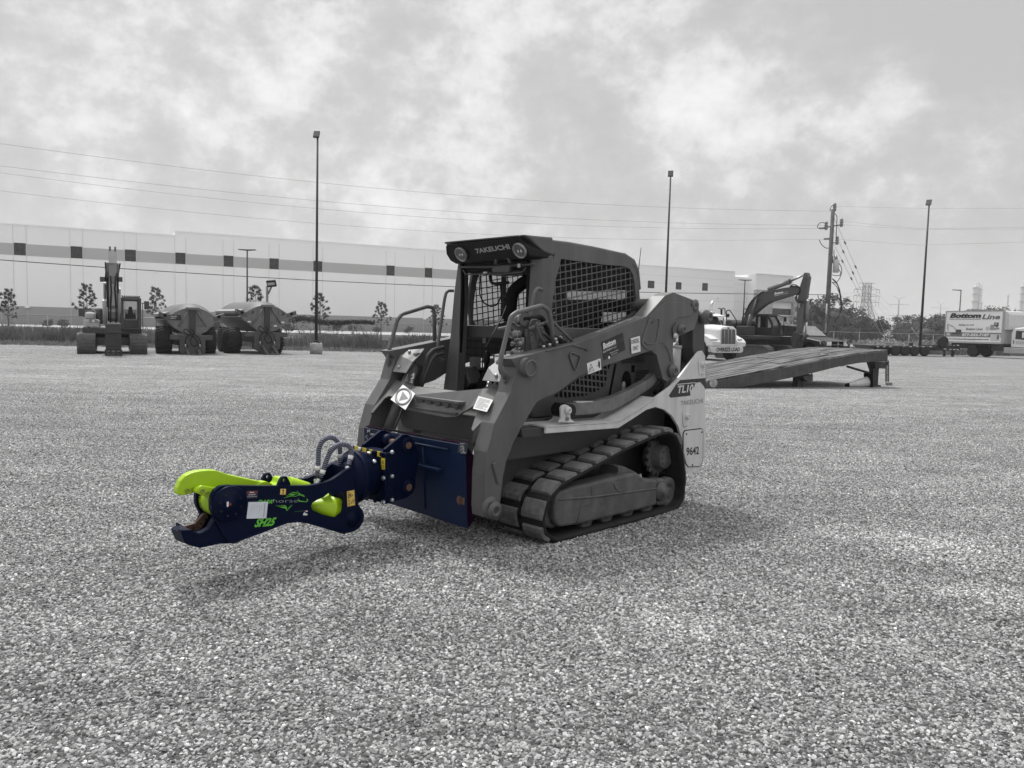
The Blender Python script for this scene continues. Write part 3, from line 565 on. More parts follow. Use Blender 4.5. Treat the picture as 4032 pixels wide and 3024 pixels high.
    for y in (597, 640): f.bb(xx(845), xx(950), .7, .79, zz(y + 2), zz(y))
    f.build('frame', white, go)
    m = MB(); m.bb(xx(950), xx(985), .3, 1.3, 0, zz(575)); m.build('pillar', white, t)
warehouse()

# ------------------------------------------------------------------ light poles, utility pole, wires
polem = mat('pole_paint', .022, .5, var=.1); woodm = mat('pole_wood', .12, .9, var=.3, scale=3)
def light_pole(c, xt, yt, Y, label, base=True, r=.085, head=1.0, rz=0.0, group='tall floodlight poles in the yard'):
    p = at_depth(c, xt, yt, Y); t = thing('light_pole', label, 'light pole', (p.x, Y, 0), rz, group=group); h = p.z
    m = MB(); m.cyl((0, 0, .55 if base else 0), (0, 0, h), r * 1.35, r * .8, n=14); m.build('pole', polem, t)
    if base:
        m = MB(); m.lathe([(0, .30), (.50, .30), (.56, .26)], (0, 0, 0), (0, 0, 1), 24); m.build('base', mat('pole_concrete', .38, .85, var=.2, bump=.2), t)
        m = MB(); m.box((0, 0, .585), (.42, .42, .05)); m.cyl((0, 0, .6), (0, 0, .68), .13); m.build('base_plate', polem, t)
    m = MB(); rot = Matrix.Rotation(R(58), 3, 'X')
    m.box((0, -.20, h + .12), (.46 * head, .62 * head, .11), rot); m.cyl((0, 0, h - .05), (0, -.1, h + .06), .05); hd = m.build('lamp_head', polem, t, bevel=.015)
    m = MB(); m.box(Vector((0, -.20, h + .12)) + rot @ Vector((0, 0, -.058)), (.38 * head, .54 * head, .01), rot); m.build('lens', mat('lamp_lens', .45, .25, var=.1), hd); return t
light_pole('Z', 686, 298, 38.0, 'tall dark light pole on a round concrete base right of the hopper carts', r=.057, head=.62)
light_pole('Z', 1448.5, 380, 58.0, 'tall dark light pole rising directly behind the loader', r=.075, head=.85, rz=R(-12))
light_pole('Z', 2007, 441, 72.0, 'tall dark light pole rising behind the flatbed trailer', r=.09, head=1.0, rz=R(-38))
def tee_pole(c, x, y, Y, label, w=.9, one=False):
    p = at_depth(c, x, y, Y); t = thing('parking_lamp', label, 'street lamp', (p.x, Y, 0)); m = MB(); m.cyl((0, 0, 0), (0, 0, p.z), .11, .07, n=8); m.build('pole', polem, t)
    for sg in ((-1,) if one else (-1, 1)): m = MB(); m.prism([(0, p.z - .04), (sg * w, p.z + .04), (sg * w, p.z + .12), (0, p.z + .10)], 'y', -.16, .16); m.build('lamp_head', polem, t)
tee_pole('Z', 534, 541, 82, 'slim twin-headed lamp post in front of the warehouse above the hopper carts')
tee_pole('Z', 1609.5, 606, 108, 'slim twin-headed lamp post in front of the warehouse behind the white truck')
tee_pole('N', 1553, 250, 119, 'single-armed street lamp rising behind the box truck', 1.3, True)

wirem = mat('wire', .36, .6, var=.05)
UP = at_depth('P', 378, 128, 64.0)
def utility():
    t = thing('utility_pole', 'wooden utility pole with crossarm, transformer and hanging wires behind the pickup truck', 'utility pole', (UP.x, UP.y, 0)); h = UP.z
    def lp(x, y, dy=0.0): p = at_depth('P', x, y, 64.0 + dy); return Vector((p.x - UP.x, dy, p.z))
    m = MB(); m.cyl((0, 0, 0), (0, 0, h), .22, .15, n=14); m.build('pole', woodm, t)
    m = MB(); m.tube([lp(215, 347), lp(490, 302)], .05, 6); m.tube([lp(275, 470), lp(345, 462)], .06, 6); m.tube([lp(380, 515), lp(435, 500)], .035, 6); m.build('crossarm', mat('crossarm', .12, .7), t)
    pm_ = mat('porcelain', .22, .3)
    for x, y in ((300, 315), (476, 280), (425, 485), (398, 103)): ins = MB(); a = lp(x, y); ins.lathe([(-.35, .09), (-.2, .16), (-.1, .10), (0, .17), (.1, .10), (.2, .15), (.35, .07)], a, (0, 0, 1), 10); ins.build('insulator', pm_, t)
    for u0, v in ((225, 345), (288, 466)): ins = MB(); ins.tube([lp(u0, v), lp(u0 + 46, v)], .05, 6); [ins.sphere(lp(u0 + k * 15, v), .09, 8, 6) for k in range(4)]; ins.build('insulator', pm_, t)
    a = lp(400, 855); m = MB(); m.lathe([(0, .20), (.02, .235), (1.0, .235), (1.04, .2), (1.05, .0)], Vector((a.x, -.15, a.z)), (0, 0, 1), 22); tf = m.build('transformer', mat('transformer_paint', .48, .5, var=.08), t)
    m = MB(); b = lp(412, 700); m.lathe([(-.3, .12), (0, .16), (.3, .08)], b, (0, 0, 1), 10); b = lp(376, 705); m.lathe([(-.3, .06), (.3, .05)], b, (0, 0, 1), 8); m.build('bushing', mat('porcelain', .22, .3), tf)
    m = MB()
    for P_ in ([(445, 740), (480, 800), (478, 860), (450, 930), (410, 975), (370, 962)], [(430, 800), (468, 850), (460, 885), (420, 890), (368, 880)], [(368, 920), (420, 960), (455, 1050), (478, 1180), (480, 1290), (440, 1355), (390, 1365), (330, 1340)],
               [(366, 962), (420, 1010), (455, 1100), (468, 1220), (462, 1320), (420, 1375), (380, 1380), (340, 1360)], [(370, 925), (430, 990), (464, 1120), (474, 1260), (440, 1370), (395, 1405)],
               [(390, 590), (388, 640), (400, 690)], [(205, 1110), (212, 1150), (240, 1165), (268, 1150), (270, 1110)], [(275, 1110), (290, 1150), (298, 1200)], [(345, 150), (345, 110), (375, 82), (400, 92)], [(205, 345), (200, 310), (235, 278), (285, 285), (300, 300)],
               [(400, 175), (425, 210), (420, 340), (415, 470)], [(220, 480), (250, 540), (300, 575), (340, 572)]):
        m.tube(fillet([lp(x, y, -.3) for x, y in P_], .8, 4), .030, 5)
    m.build('jumper_wire', mat('cable_black', .03, .6), t)
    m = MB(); a = lp(298, 1210); m.cyl((a.x, -.2, 0), (a.x, -.2, a.z), .07, n=8); m.build('conduit', galv, t)
    # coil of spare cable
    c = lp(232, 1368, -.5); rng = random.Random(4); m = MB(); CS = .62
    for k in range(9):
        s = 1 - .07 * k + rng.uniform(-.04, .04); tl = rng.uniform(-.5, .5); m.tube([c + Vector((CS * math.cos(a + tl * .1) * .98 * s * (1 - .05 * k), math.sin(a) * .3 + .02 * k, CS * math.sin(a) * .95 * s - .01 * k + rng.uniform(-.01, .01))) for a in [2 * math.pi * i / 26 for i in range(26)]], .021, 5, closed=True)
    w = at_depth('P', 262, 1115, 63.5)
    co = m.build('cable_coil', mat('cable_black', .03, .6)); co.location = (UP.x, UP.y, 0); tag(co, 'coil of black cable hanging beside the utility pole', 'cable coil')
    m = MB(); a = lp(262, 1112, -.5); b = lp(250, 1300, -.5); m.tube([a, b], .012, 4); o = m.build('hanger', wirem, co)
    return lp
utility()
def wire(name, label, pts, r=.014, group=None, sag=0.0, cat='overhead wire'):
    m = MB(); P = [Vector(p) for p in pts]; out = []
    for a, b in zip(P[:-1], P[1:]):
        for k in range(12): f = k / 12; out.append(a.lerp(b, f) - Vector((0, 0, sag * 4 * f * (1 - f))))
    out.append(P[-1]); m.tube(out, r, 5, cap=False); return tag(m.build(name, wirem, fix=False), label, cat, group)
WG = 'overhead wires running to the utility pole'
def upx(x, y, Y=64.0): return at_depth('P', x, y, Y)
for (y0, ym, end, lab, rr) in ((310, 394.5, upx(362, 150), 'highest overhead wire, crossing the sky from the left edge to the pole top', .010), (358, 434, upx(300, 312), 'overhead wire just under the highest one, ending on the crossarm', .010),
                     (373, 451, upx(215, 347), 'third overhead wire down, ending at the left end of the crossarm', .010), (412, 483, upx(275, 470), 'fourth overhead wire down, ending below the crossarm', .009)):
    a = at_depth('Z', 0, y0, 43.0); b = end; mid = at_depth('Z', 690, ym, 52.0); far = a + (a - mid) * 1.0
    q = []                                          # quadratic through the three points
    for k in range(40):
        f = -0.45 + 1.45 * k / 39; tm = (mid - a).length / (b - a).length
        l0 = (f - tm) * (f - 1) / (tm); l1 = f * (f - 1) / (tm * (tm - 1)); l2 = f * (f - tm) / (1 - tm); q.append(a * l0 + mid * l1 + b * l2)
    m = MB(); m.tube(q, rr, 5, cap=False); tag(m.build('overhead_wire', wirem, fix=False), lab, 'overhead wire', WG)
a = at_depth('I', 0, 425, 43); b = at_depth('L', 1000, 356, 56); e = upx(310, 1107)
tm = (b - a).length / (e - a).length; q = []
for k in range(40): f = -0.45 + 1.45 * k / 39; q.append(a * ((f - tm) * (f - 1) / tm) + b * (f * (f - 1) / (tm * (tm - 1))) + e * (f * (f - tm) / (1 - tm)))
m = MB(); m.tube(q, .025, 5, cap=False); tag(m.build('telephone_cable', mat('cable_black', .03, .6), fix=False), 'thick low cable crossing in front of the warehouse wall', 'cable', WG)
for y0, y1, x0, lab in ((92, 450, 410, 'highest wire leaving the utility pole to the right'), (265, 491, 480, 'right hand wire from the crossarm insulator'), (305, 494.5, 490, 'lower right hand wire from the crossarm end'), (470, 523, 430, 'lowest wire leaving the utility pole to the right')):
    a = upx(x0, y0); mz = {92: (1995, 450.2), 265: (1990, 494), 305: (1990, 496), 470: (1990, 529.5)}[y0]; mid = at_depth('Z', *mz, 60); b = at_depth('Z', 2212, y1, 57.5); b2 = b + (b - mid) * .6
    wire('overhead_wire', lab, [a, a.lerp(mid, .5) - Vector((0, 0, .02)), mid, b, b2], .009, WG)
for k, (x0, y0, x1, y1) in enumerate(((392, 230, 960, 1520), (384, 365, 900, 1500), (382, 520, 860, 1450))):
    a = upx(x0, y0); b = at_depth('P', (x1 - x0) * 1.05 + x0, (y1 - y0) * 1.05 + y0, 66.5); b.z = max(b.z, 0)
    w = wire('guy_wire', ['upper guy wire slanting down right from below the pole top', 'middle guy wire slanting down right from the utility pole', 'lowest guy wire slanting down right from the utility pole'][k], [a, b], .014, 'guy wires of the utility pole', cat='guy wire')
    [MB().lathe([(-.18, .02), (-.1, .07), (.1, .07), (.18, .02)], a.lerp(b, f), b - a, 8).build('strain_insulator', mat('porcelain', .22, .3), w) for f in (.2, .4)]

# ------------------------------------------------------------------ far pylons, columns, wood
latm = mat('lattice_steel', .24, .6, var=.1)  # steel tone lightened to paint in distance haze
def pylon():
    p = at_depth('N', 572, 172, 550); t = thing('lattice_pylon', 'steel lattice transmission tower above the wood', 'pylon', (p.x, 550, 0)); k = 550 * 1.0 / FPX / 2.6587
    def H_(y): return at_depth('N', 572, y, 550).z
    m = MB(); lv = [(0, 13.5), (H_(520), 9.0), (H_(450), 6.3), (H_(375), 4.6), (H_(310), 4.2), (H_(243), 4.2), (H_(172), 4.2)]
    def corner(w, z, i): return Vector(((-1 if i in (0, 3) else 1) * w / 2, (-1 if i < 2 else 1) * w / 2, z))
    for (z0, w0), (z1, w1) in zip(lv[:-1], lv[1:]):
        for i in range(4):
            j = (i + 1) % 4; m.cyl(corner(w0, z0, i), corner(w1, z1, i), .28, n=4); m.cyl(corner(w0, z0, i), corner(w1, z1, j), .15, n=4); m.cyl(corner(w0, z0, j), corner(w1, z1, i), .15, n=4); m.cyl(corner(w1, z1, i), corner(w1, z1, j), .15, n=4)
            mz = (z0 + z1) / 2; mw = (w0 + w1) / 2; m.cyl(corner(mw, mz, i), corner(mw, mz, j), .13, n=4)
    m.build('tower', latm, t)
    for y in (243, 310, 375):
        z = H_(y); a = MB(); w = 9.0
        for s in (-1, 1):
            a.cyl((s * 2, -.5, z), (s * w, 0, z + .3), .22, n=4); a.cyl((s * 2, .5, z), (s * w, 0, z + .3), .22, n=4); a.cyl((s * 2, 0, z + 2.2), (s * w, 0, z + .3), .16, n=4)
            for q_ in (w, w * .75): a.cyl((s * q_, 0, z + .3), (s * q_, 0, z - 2.4), .16, n=5)
        a.build('crossarm', latm, t)
    a = MB(); z = H_(172); a.cyl((-5.5, 0, z), (5.5, 0, z), .25, n=4); a.build('crossarm', latm, t)
    return [(p.x, H_(y) - 2.2) for y in (243, 310, 375)]
pyl = pylon()
def steel_pole(x, yt, Y, label):
    p = at_depth('N', x, yt, Y); t = thing('transmission_pole', label, 'transmission pole', (p.x, Y, 0)); m = MB(); h = p.z; m.cyl((0, 0, 0), (0, 0, h), .75, .4, n=8); m.build('pole', latm, t)
    s = Y / 600
    a = MB()
    for z in (h - 4.5, h - 13.5, h - 22): a.cyl((-7.5 * s, 0, z + .4), (7.5 * s, 0, z + .4), .22, n=4)
    for sg in (-1, 1): a.cyl((0, 0, h), (sg * 5, 0, h + 3.2), .14, n=4)
    a.build('crossarm', latm, t); return p
steel_pole(905, 345, 640, 'single-shaft transmission pole right of the lattice pylon')
steel_pole(1342, 395, 900, 'farthest transmission pole, left of the box truck')
gw = 'far power lines'
for ia, (x0, z) in enumerate(pyl):
    for s in (-1, 1):
        a = Vector((x0 + s * 8.5, 550, z)); b = Vector((at_depth('N', 905, 345, 640).x + s * 7, 640, z - 6)); l_ = Vector((x0 - 330 + s * 8, 420, z - 2))
        m = MB(); pts = []
        for k in range(16): f = k / 15; pts.append(l_.lerp(a, f) - Vector((0, 0, 4 * 11 * f * (1 - f))))
        for k in range(1, 16): f = k / 15; pts.append(a.lerp(b, f) - Vector((0, 0, 4 * 5 * f * (1 - f))))
        m.tube(pts, .075, 4, cap=False); tag(m.build('power_line', wirem, fix=False), 'thin far power line from the %s crossarm of the lattice pylon, %s end' % (('upper', 'middle', 'lower')[ia], 'left' if s < 0 else 'right'), 'power line', gw)
towm = mat('column_metal', .55, .6, var=.08, scale=.1)  # pale colour carries the far haze on the columns
def column(c, x, yt, wpx, Y, label, cap=True):
    p = at_depth(c, x, yt, Y); r = wpx / CR[c][2] * Y / FPX / 2; t = thing('refinery_column', label, 'refinery column', (p.x, Y, 0), group='refinery columns on the horizon')
    m = MB(); m.lathe([(0, r * 1.15), (p.z * .45, r * 1.15), (p.z * .5, r), (p.z - r * .7, r), (p.z - r * .2, r * .7), (p.z, r * .15)], (0, 0, 0), (0, 0, 1), 14); m.build('column', towm, t)
    m = MB(); [m.lathe([(0, r * 1.05), (0, r * 1.5), (.5, r * 1.5), (.5, r * 1.05)], (0, 0, p.z * f), (0, 0, 1), 14) for f in (.55, .7, .84, .95)]; m.build('platform', latm, t)
    if cap: m = MB(); m.tube(fillet([(r * .3, 0, p.z), (r * .3, 0, p.z + r), (r * 1.6, 0, p.z + r), (r * 1.6, 0, p.z * .5)], r * .6), r * .16, 6); m.build('pipe', towm, t)
for a in (('N', 197, 448, 20, 1050, 'refinery column close to the right side of the utility pole'), ('N', 268, 440, 17, 1050, 'slender refinery column, second right of the utility pole'), ('N', 340, 450, 16, 1100, 'thin refinery column, third right of the utility pole'),
          ('N', 408, 430, 22, 1050, 'broadest column of the group left of the lattice pylon'), ('M', 1210, 418, 20, 1150, 'pale refinery column between dark excavator arm and utility pole'), ('N', 1710, 195, 48, 1000, 'tallest refinery column, above the box truck'),
          ('N', 1748, 215, 34, 1010, 'refinery column joined to the right side of the tallest one'), ('N', 1768, 368, 14, 1000, 'short thin column beside the two tall ones'), ('N', 2046, 292, 14, 1100, 'lone thin stack above the truck cab'),
          ('N', 2202, 190, 36, 900, 'wide tower cut by the right edge of the view')): column(*a)

def wood():
    rng = random.Random(12); m = MB(); core = MB()
    for k in range(135):
        f = rng.random(); x = 24 + f * 130; y = 150 + f * 40 + rng.uniform(-14, 24) + (0 if k % 3 else 20)
        x = max(x, y * .385 + rng.uniform(0, 6)); h = rng.uniform(5.0, 7.6) + 1.0 * math.sin(x * .13) + (1.3 if k % 7 == 0 else 0); r = rng.uniform(2.0, 3.2); core.sphere((x, y, h * .36), r * .65, 8, 6, (1, 1, h * .40 / r))
        for j in range(13):
            c = (x + rng.uniform(-1, 1) * r, y + rng.uniform(-1.1, .5) * r, h * rng.uniform(.12, .86)); leafball(m, c, r * rng.uniform(.32, .58), 75, .30, rng)
    o = m.build('distant_wood', mat('wood_leaves', .050, .9, var=.6, scale=.22), fix=False); tag(o, 'dark mass of low trees beyond the right hand fence', kind='stuff')
    core.build('wood_core', leafd, o)
    rng = random.Random(5)
    m = MB()
    for k in range(70):
        x = 22 + rng.random() * 75; y = 92 + (x - 22) * .3 + rng.uniform(0, 30); x = max(x, y * .39); leafball(m, (x, y, .7), rng.uniform(.7, 1.3), 36, .22, rng, (1.6, 1, .6))
    tag(m.build('scrub', mat('scrub_leaves', .13, .9, var=.4, scale=.3), fix=False), 'paler scrub in front of the wood', kind='stuff')
wood()
for k, (c, x, yt, Y, rr, lab) in enumerate((('N', 1675, 432, 260, 4.2, 'leftmost tree crown showing over the box truck roof'), ('N', 1795, 408, 260, 5.4, 'middle tree crown showing over the box truck roof'), ('N', 1935, 412, 260, 5.6, 'rightmost tree crown showing over the box truck roof'))):
    p = at_depth(c, x, yt, Y); rng = random.Random(30 + k); t = thing('broad_tree', lab, 'tree', (p.x, Y, 0), group='trees behind the box truck'); m = MB()
    for j in range(26): leafball(m, (rng.uniform(-1, 1) * rr, rng.uniform(-1, 1) * rr, p.z * rng.uniform(.45, .86)), rr * .42, 60, .45, rng)
    m.build('crown', leafd, t, fix=False); m = MB(); m.cyl((0, 0, 0), (0, 0, p.z * .7), .5, .2, n=8); [m.cyl((0, 0, p.z * .4), (rr * .6 * math.cos(a), rr * .6 * math.sin(a), p.z * .7), .2, .08, n=6) for a in (0, 2, 4)]; m.build('trunk', bark, t)
# sapling in front of the entrance
gx, gy = 36.0, 100.0; p = at_depth('M', 1005, 480, gy); rng = random.Random(77); t = thing('young_tree', 'thin-leaved young tree in front of the warehouse entrance', 'tree', (p.x, gy, 0)); m = MB(); mm = MB(); m.cyl((0, 0, 0), (0, 0, p.z * .9), .09, .03, n=6)
for j in range(22): a = rng.uniform(0, 6.28); z = p.z * rng.uniform(.45, 1); e = (math.cos(a) * 1.1, math.sin(a) * 1.1, z); m.cyl((0, 0, z - .8), e, .03, .01, n=4); leafball(mm, e, .45, 14, .12, rng)
m.build('trunk', bark, t); mm.build('crown', mat('thin_leaf', .17, .9), t, fix=False)
# ------------------------------------------------------------------ compact track loader (x forward, y to its left = towards the camera, z up)
LF = Frame((0.3096, 6.5404, 0), (-1, -1))
LD = thing('track_loader', 'dark grey tracked loader with caged cab and pale side panels in mid yard', 'track loader', LF.o, LF.rz)
q = LF.q
def S(c, pts, y): return LF.side(c, pts, y)
def both(name, mb, m, bevel=0.0, parent=LD, label=None):
    a = mb.build(name, m, parent, bevel); b = mb.mirror_y().build(name, m, parent, bevel); return a, b
def smooth_poly(pts, r=.03, n=4):
    return [(v.x, v.z) for v in fillet([(p[0], 0, p[1]) for p in pts], r, n, closed=True)]

# lift arms
arm_pts = S('G', [(345, 990), (245, 968), (238, 880), (245, 600), (262, 400), (325, 150)], .75) + S('D', [(215, 385), (262, 190)], .75) + S('A', [(1505, 1262), (2120, 1112)], .75) \
    + S('B', [(620, 1128), (1000, 985), (1340, 850), (1520, 650), (1600, 616), (1790, 690), (1838, 725), (1850, 800), (1840, 870), (1800, 975), (1655, 1040), (1600, 1100), (1597, 1210), (1612, 1340), (1600, 1440), (1545, 1485), (1500, 1455), (1440, 1225), (1385, 1180), (900, 1340), (680, 1430), (470, 1590)], .75) \
    + S('D', [(460, 430), (420, 450), (330, 600), (240, 760), (185, 900), (160, 1010), (118, 1368)], .75)
m = MB(); m.prism(arm_pts, 'y', .62, .75); arms = both('lift_arm', m, paint, .007)
m = MB()                                    # top flanges and welded edge strips
for seg in ([(1515, 1258), (2110, 1108)],):
    a, b = [q('A', x, y, 1, .70) for x, y in seg]; m.tube([a + Vector((0, 0, .006)), b + Vector((0, 0, .006))], .006, 6)
raised = MB(); raised.prism(smooth_poly(S('T', [(1440, 640), (1370, 560), (1440, 330), (1500, 170), (1700, -40), (1960, -40), (2130, 40), (2140, 100), (2070, 175), (1890, 190), (1830, 250), (1720, 560), (1640, 560), (1590, 650), (1500, 668)], .75), .02), 'y', .7505, .757)
raised.build('reinforcement_plate', paint, arms[0], .004)
raised = MB(); raised.prism(smooth_poly(S('T', [(-560, 760), (-480, 700), (370, 580), (560, 630), (600, 680), (600, 760), (560, 980), (430, 1100), (-200, 1330), (-700, 1700), (-760, 1300)], .75), .02), 'y', .7505, .756)
raised = MB()
for P_ in ([(370, 690), (505, 745), (430, 985), (340, 740)],): raised.tube(fillet([q('T', x, y, 1, .757) for x, y in P_], .02, 4, closed=True), .006, 6, closed=True)
raised.tube(fillet([q('T', x, y, 1, .757) for x, y in [(0, 676), (370, 580), (560, 630), (600, 668)]], .02), .005, 6)
raised.tube(fillet([q('T', x, y, 1, .7585) for x, y in [(1430, 540), (1470, 575), (1580, 560), (1600, 520), (1655, 170), (1530, 260)]], .03), .006, 6)
raised.tube(fillet([q('T', x, y, 1, .757) for x, y in [(1740, 590), (1790, 700), (1815, 820)]], .03), .004, 6)
raised.build('weld_bead', paint, arms[0])
m = MB(); m.box(q('G', 345, 580, 1, .755), (.04, .02, .16), Matrix.Rotation(R(22), 3, 'Y')); m.build('stop_block', paint, arms[0], .006)
def pin(c, x, y, yy, r, parent, mm=paint, t=.03, name='pin'):
    p = q(c, x, y, 1, yy); b = MB(); b.lathe([(0, r), (t * .6, r), (t * .6, r * .72), (t, r * .70), (t, r * .38), (t * .7, r * .36)], p, (0, 1, 0), 22); b.lathe([(0, r * .30), (t * .7, r * .28)], p, (0, 1, 0), 6); return b.build(name, mm, parent)
pin('G', 318, 905, .75, .062, arms[0]); pin('G', 285, 880, .745, .075, arms[0], t=.012)
p0 = q('D', 345, 195, 1, .75)
b = MB(); b.cyl((p0.x + .03, .60, p0.z + .02), (p0.x + .02, .78, p0.z + .01), .062, n=22); b.lathe([(0, .062), (.03, .062), (.03, .045), (.022, .044)], (p0.x, .76, p0.z), (0, 1, 0), 22); b.build('pivot_boss', paint, arms[0])
pin('B', 1660, 975, .757, .045, arms[0], t=.05); pin('B', 1610, 1038, .757, .022, arms[0], t=.03, mm=pale); pin('B', 1578, 1378, .75, .055, arms[0], t=.05); pin('B', 1810, 745, .752, .055, arms[0], t=.012)
b = MB(); b.prism(smooth_poly(S('B', [(1590, 1020), (1625, 1075), (1660, 1020), (1690, 950), (1640, 900), (1590, 960)], .757), .03), 'y', .757, .765); b.build('pin_keeper', paint, arms[0], .003)
m = MB(); m.cyl((-.62, -.62, 1.765), (-.62, .62, 1.765), .058, n=22); m.build('cross_tube', paint2, LD)
# tower inner faces, rear links
tw = S('B', [(1300, 870), (1480, 640), (1520, 620), (1790, 690), (1840, 870), (1600, 1010), (1500, 1000)], .62)
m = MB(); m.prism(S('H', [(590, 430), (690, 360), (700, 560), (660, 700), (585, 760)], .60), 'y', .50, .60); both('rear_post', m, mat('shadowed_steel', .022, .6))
m = MB(); m.prism(smooth_poly(S('H', [(690, 300), (735, 255), (762, 290), (778, 400), (775, 610), (770, 690), (700, 690), (680, 560), (680, 400)], .72), .03), 'y', .60, .72); both('control_link', m, paint2, .006)
pin('H', 752, 305, .72, .06, LD, t=.09, name='link_pin')
m = MB(); a = q('H', 540, 540, 1, .60); bq_ = q('H', 524, 850, 1, .60); d_ = (bq_ - a)
m.cyl(a, bq_ + d_ * .15, .050, n=22); m.cyl(a - d_ * .01, a + d_ * .07, .056, n=22); lc = both('lift_cylinder', m, pale)
m = MB(); m.cyl(a - d_ * .3, a, .026, n=14); both('cylinder_rod', m, chrome)
m = MB(); [m.tube(fillet([q('H', x, y, 1, .56) for x, y in P_], .03), .012, 6) for P_ in ([(600, 500), (585, 560), (590, 640), (600, 700)], [(575, 470), (578, 540), (575, 700), (590, 760)])]; m.build('hose', black, LD)
m = MB(); [m.tube(fillet([q('H', x, y, 1, .57) for x, y in P_], .03), .017, 8) for P_ in ([(430, 805), (425, 850), (395, 900), (370, 930)], [(440, 820), (430, 880), (400, 910)], [(445, 790), (455, 700), (430, 640)])]; m.build('hose', black, LD)
m = MB(); a = q('H', 432, 803, 1, .575); m.cyl(a + Vector((.02, 0, -.005)), a - Vector((.02, 0, -.005)), .019); m.build('hose_clamp', steel, LD)

# hull, engine housing
m = MB(); m.prism([(-1.17, .36), (-1.17, 1.05), (-.70, 1.05), (-.70, .88), (-.95, .86), (-1.08, .5), (-1.08, .36)], 'y', .40, .46); m.bb(-1.17, -1.13, .46, .774, .36, 1.05); both('wheel_arch', m, blackm)
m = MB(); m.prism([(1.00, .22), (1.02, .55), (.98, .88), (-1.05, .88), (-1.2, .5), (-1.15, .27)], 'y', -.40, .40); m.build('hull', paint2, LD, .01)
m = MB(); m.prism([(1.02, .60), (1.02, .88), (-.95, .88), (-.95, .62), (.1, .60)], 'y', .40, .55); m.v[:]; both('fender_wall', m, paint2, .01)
m = MB(); P_ = S('D', [(385, 700), (390, 790), (425, 860), (555, 850), (640, 800)], .415); m.tube(fillet([(a, .415, b) for a, b in P_], .05), .006, 6); m.build('access_seam', paint2, LD)
m = MB(); [m.prism([(x, .88), (x + .04, .88), (x + .02, .70)], 'y', .40, .52) for x in (.62, .42)]; m.build('gusset', paint2, LD)
def zc(z): return z
hp = mat('housing_paint', .095, .5, var=.15, dust=.1, bump=.1)
m = MB(); m.prism([(-.50, .885), (-.50, 1.50), (-.62, 1.60), (-1.10, 1.45), (-1.18, .9), (-1.1, .885)], 'y', -.50, .50); m.build('engine_housing', hp, LD, .012)
m = MB(); m.prism([(.70, .885), (.74, 1.02), (.66, 1.56), (-.495, 1.56), (-.495, .885)], 'y', .462, .50); m.build('side_wall', hp, LD, .006)
m = MB(); m.prism([(.70, .885), (.74, 1.02), (.66, 1.20), (-.495, 1.20), (-.495, .885)], 'y', -.50, -.462); m.prism([(.66, 1.46), (.66, 1.56), (-.495, 1.56), (-.495, 1.46)], 'y', -.50, -.462); m.build('side_wall', hp, LD, .006)
def bars(poly, y, d1, d2, n1, n2, w, t, slant2=0):
    """woven openings: two families of straight strips clipped to the outline poly (x,z)"""
    b = MB()
    def clip(p, d):
        ts = []
        for (ax, az), (bx, bz) in zip(poly, poly[1:] + poly[:1]):
            ex, ez = bx - ax, bz - az; den = d[0] * ez - d[1] * ex
            if abs(den) < 1e-9: continue
            s = ((ax - p[0]) * ez - (az - p[1]) * ex) / den; u = ((ax - p[0]) * d[1] - (az - p[1]) * d[0]) / den
            if 0 <= u <= 1: ts.append(s)
        ts.sort(); return [(ts[i], ts[i + 1]) for i in range(0, len(ts) - 1, 2)]
    cx = sum(p[0] for p in poly) / len(poly); cz = sum(p[1] for p in poly) / len(poly)
    for d, n, off, yo in ((d1, n1, d2, 0), (d2, n2, d1, .0008)):
        l_ = math.hypot(*d); d = (d[0] / l_, d[1] / l_); nn = (-d[1], d[0])
        ext = [(p[0] - cx) * nn[0] + (p[1] - cz) * nn[1] for p in poly]; lo, hi = min(ext), max(ext)
        for k in range(1, n):
            o_ = lo + (hi - lo) * k / n; p = (cx + nn[0] * o_, cz + nn[1] * o_)
            for s0, s1 in clip(p, d):
                if s1 - s0 < .01: continue
                c = (p[0] + d[0] * (s0 + s1) / 2, y + yo, p[1] + d[1] * (s0 + s1) / 2); b.box(c, (s1 - s0 + .008, t, w), Matrix.Rotation(-math.atan2(d[1], d[0]), 3, 'Y'))
    return b
# vent behind the arm, louvred door, lamp hole
vo = S('T', [(110, 1330), (470, 1080), (930, 860), (880, 1060), (850, 1200), (560, 1320), (300, 1345)], .502)
m = MB(); m.prism(vo, 'y', .495, .503); m.build('vent_opening', blackm, LD)
bars(vo, .506, (1, .10), (.12, 1), 6, 14, .014, .006).build('vent_grille', hp, LD)
m = MB()
for c0, c1, n_, k_ in (((1100, 850), (1480, 700), 6, 16), ((1310, 960), (1540, 900), 7, 11), ((1300, 1090), (1400, 1060), 5, 6)):
    for j in range(n_):
        for i in range(k_):
            x = c0[0] + (c1[0] - c0[0]) * i / k_; y = c0[1] + (c1[1] - c0[1]) * i / k_ * .2 - 22 * (n_ - 1 - j) * (1 if c0[1] < 900 else -1)
            p = q('T', x, y, 1, .502); m.box(p, (.012, .004, .005), Matrix.Rotation(R(-8), 3, 'Y'))
m.build('louvre', blackm, LD)
m = MB(); P_ = q('T', 1160, 1150, 1, .502); m.lathe([(0, .0), (.003, .062), (.003, .0)], P_ + Vector((0, .002, .01)), (0, 1, 0), 24)
for i in range(len(m.v)): x, y, z = m.v[i]; m.v[i] = (P_.x + (x - P_.x) * 1.0, y, P_.z + (z - P_.z) * 1.55)
m.build('lamp_recess', blackm, LD)
m = MB(); P_ = q('T', 1125, 1185, 1, .51); m.sphere(P_, .035, 14, 10, (.7, .4, 1.2)); m.build('latch', mat('latch_pale', .35, .4), LD)
m = MB(); m.box(q('T', 1265, 930, 1, .503), (.035, .006, .06)); m.build('latch_recess', blackm, LD)
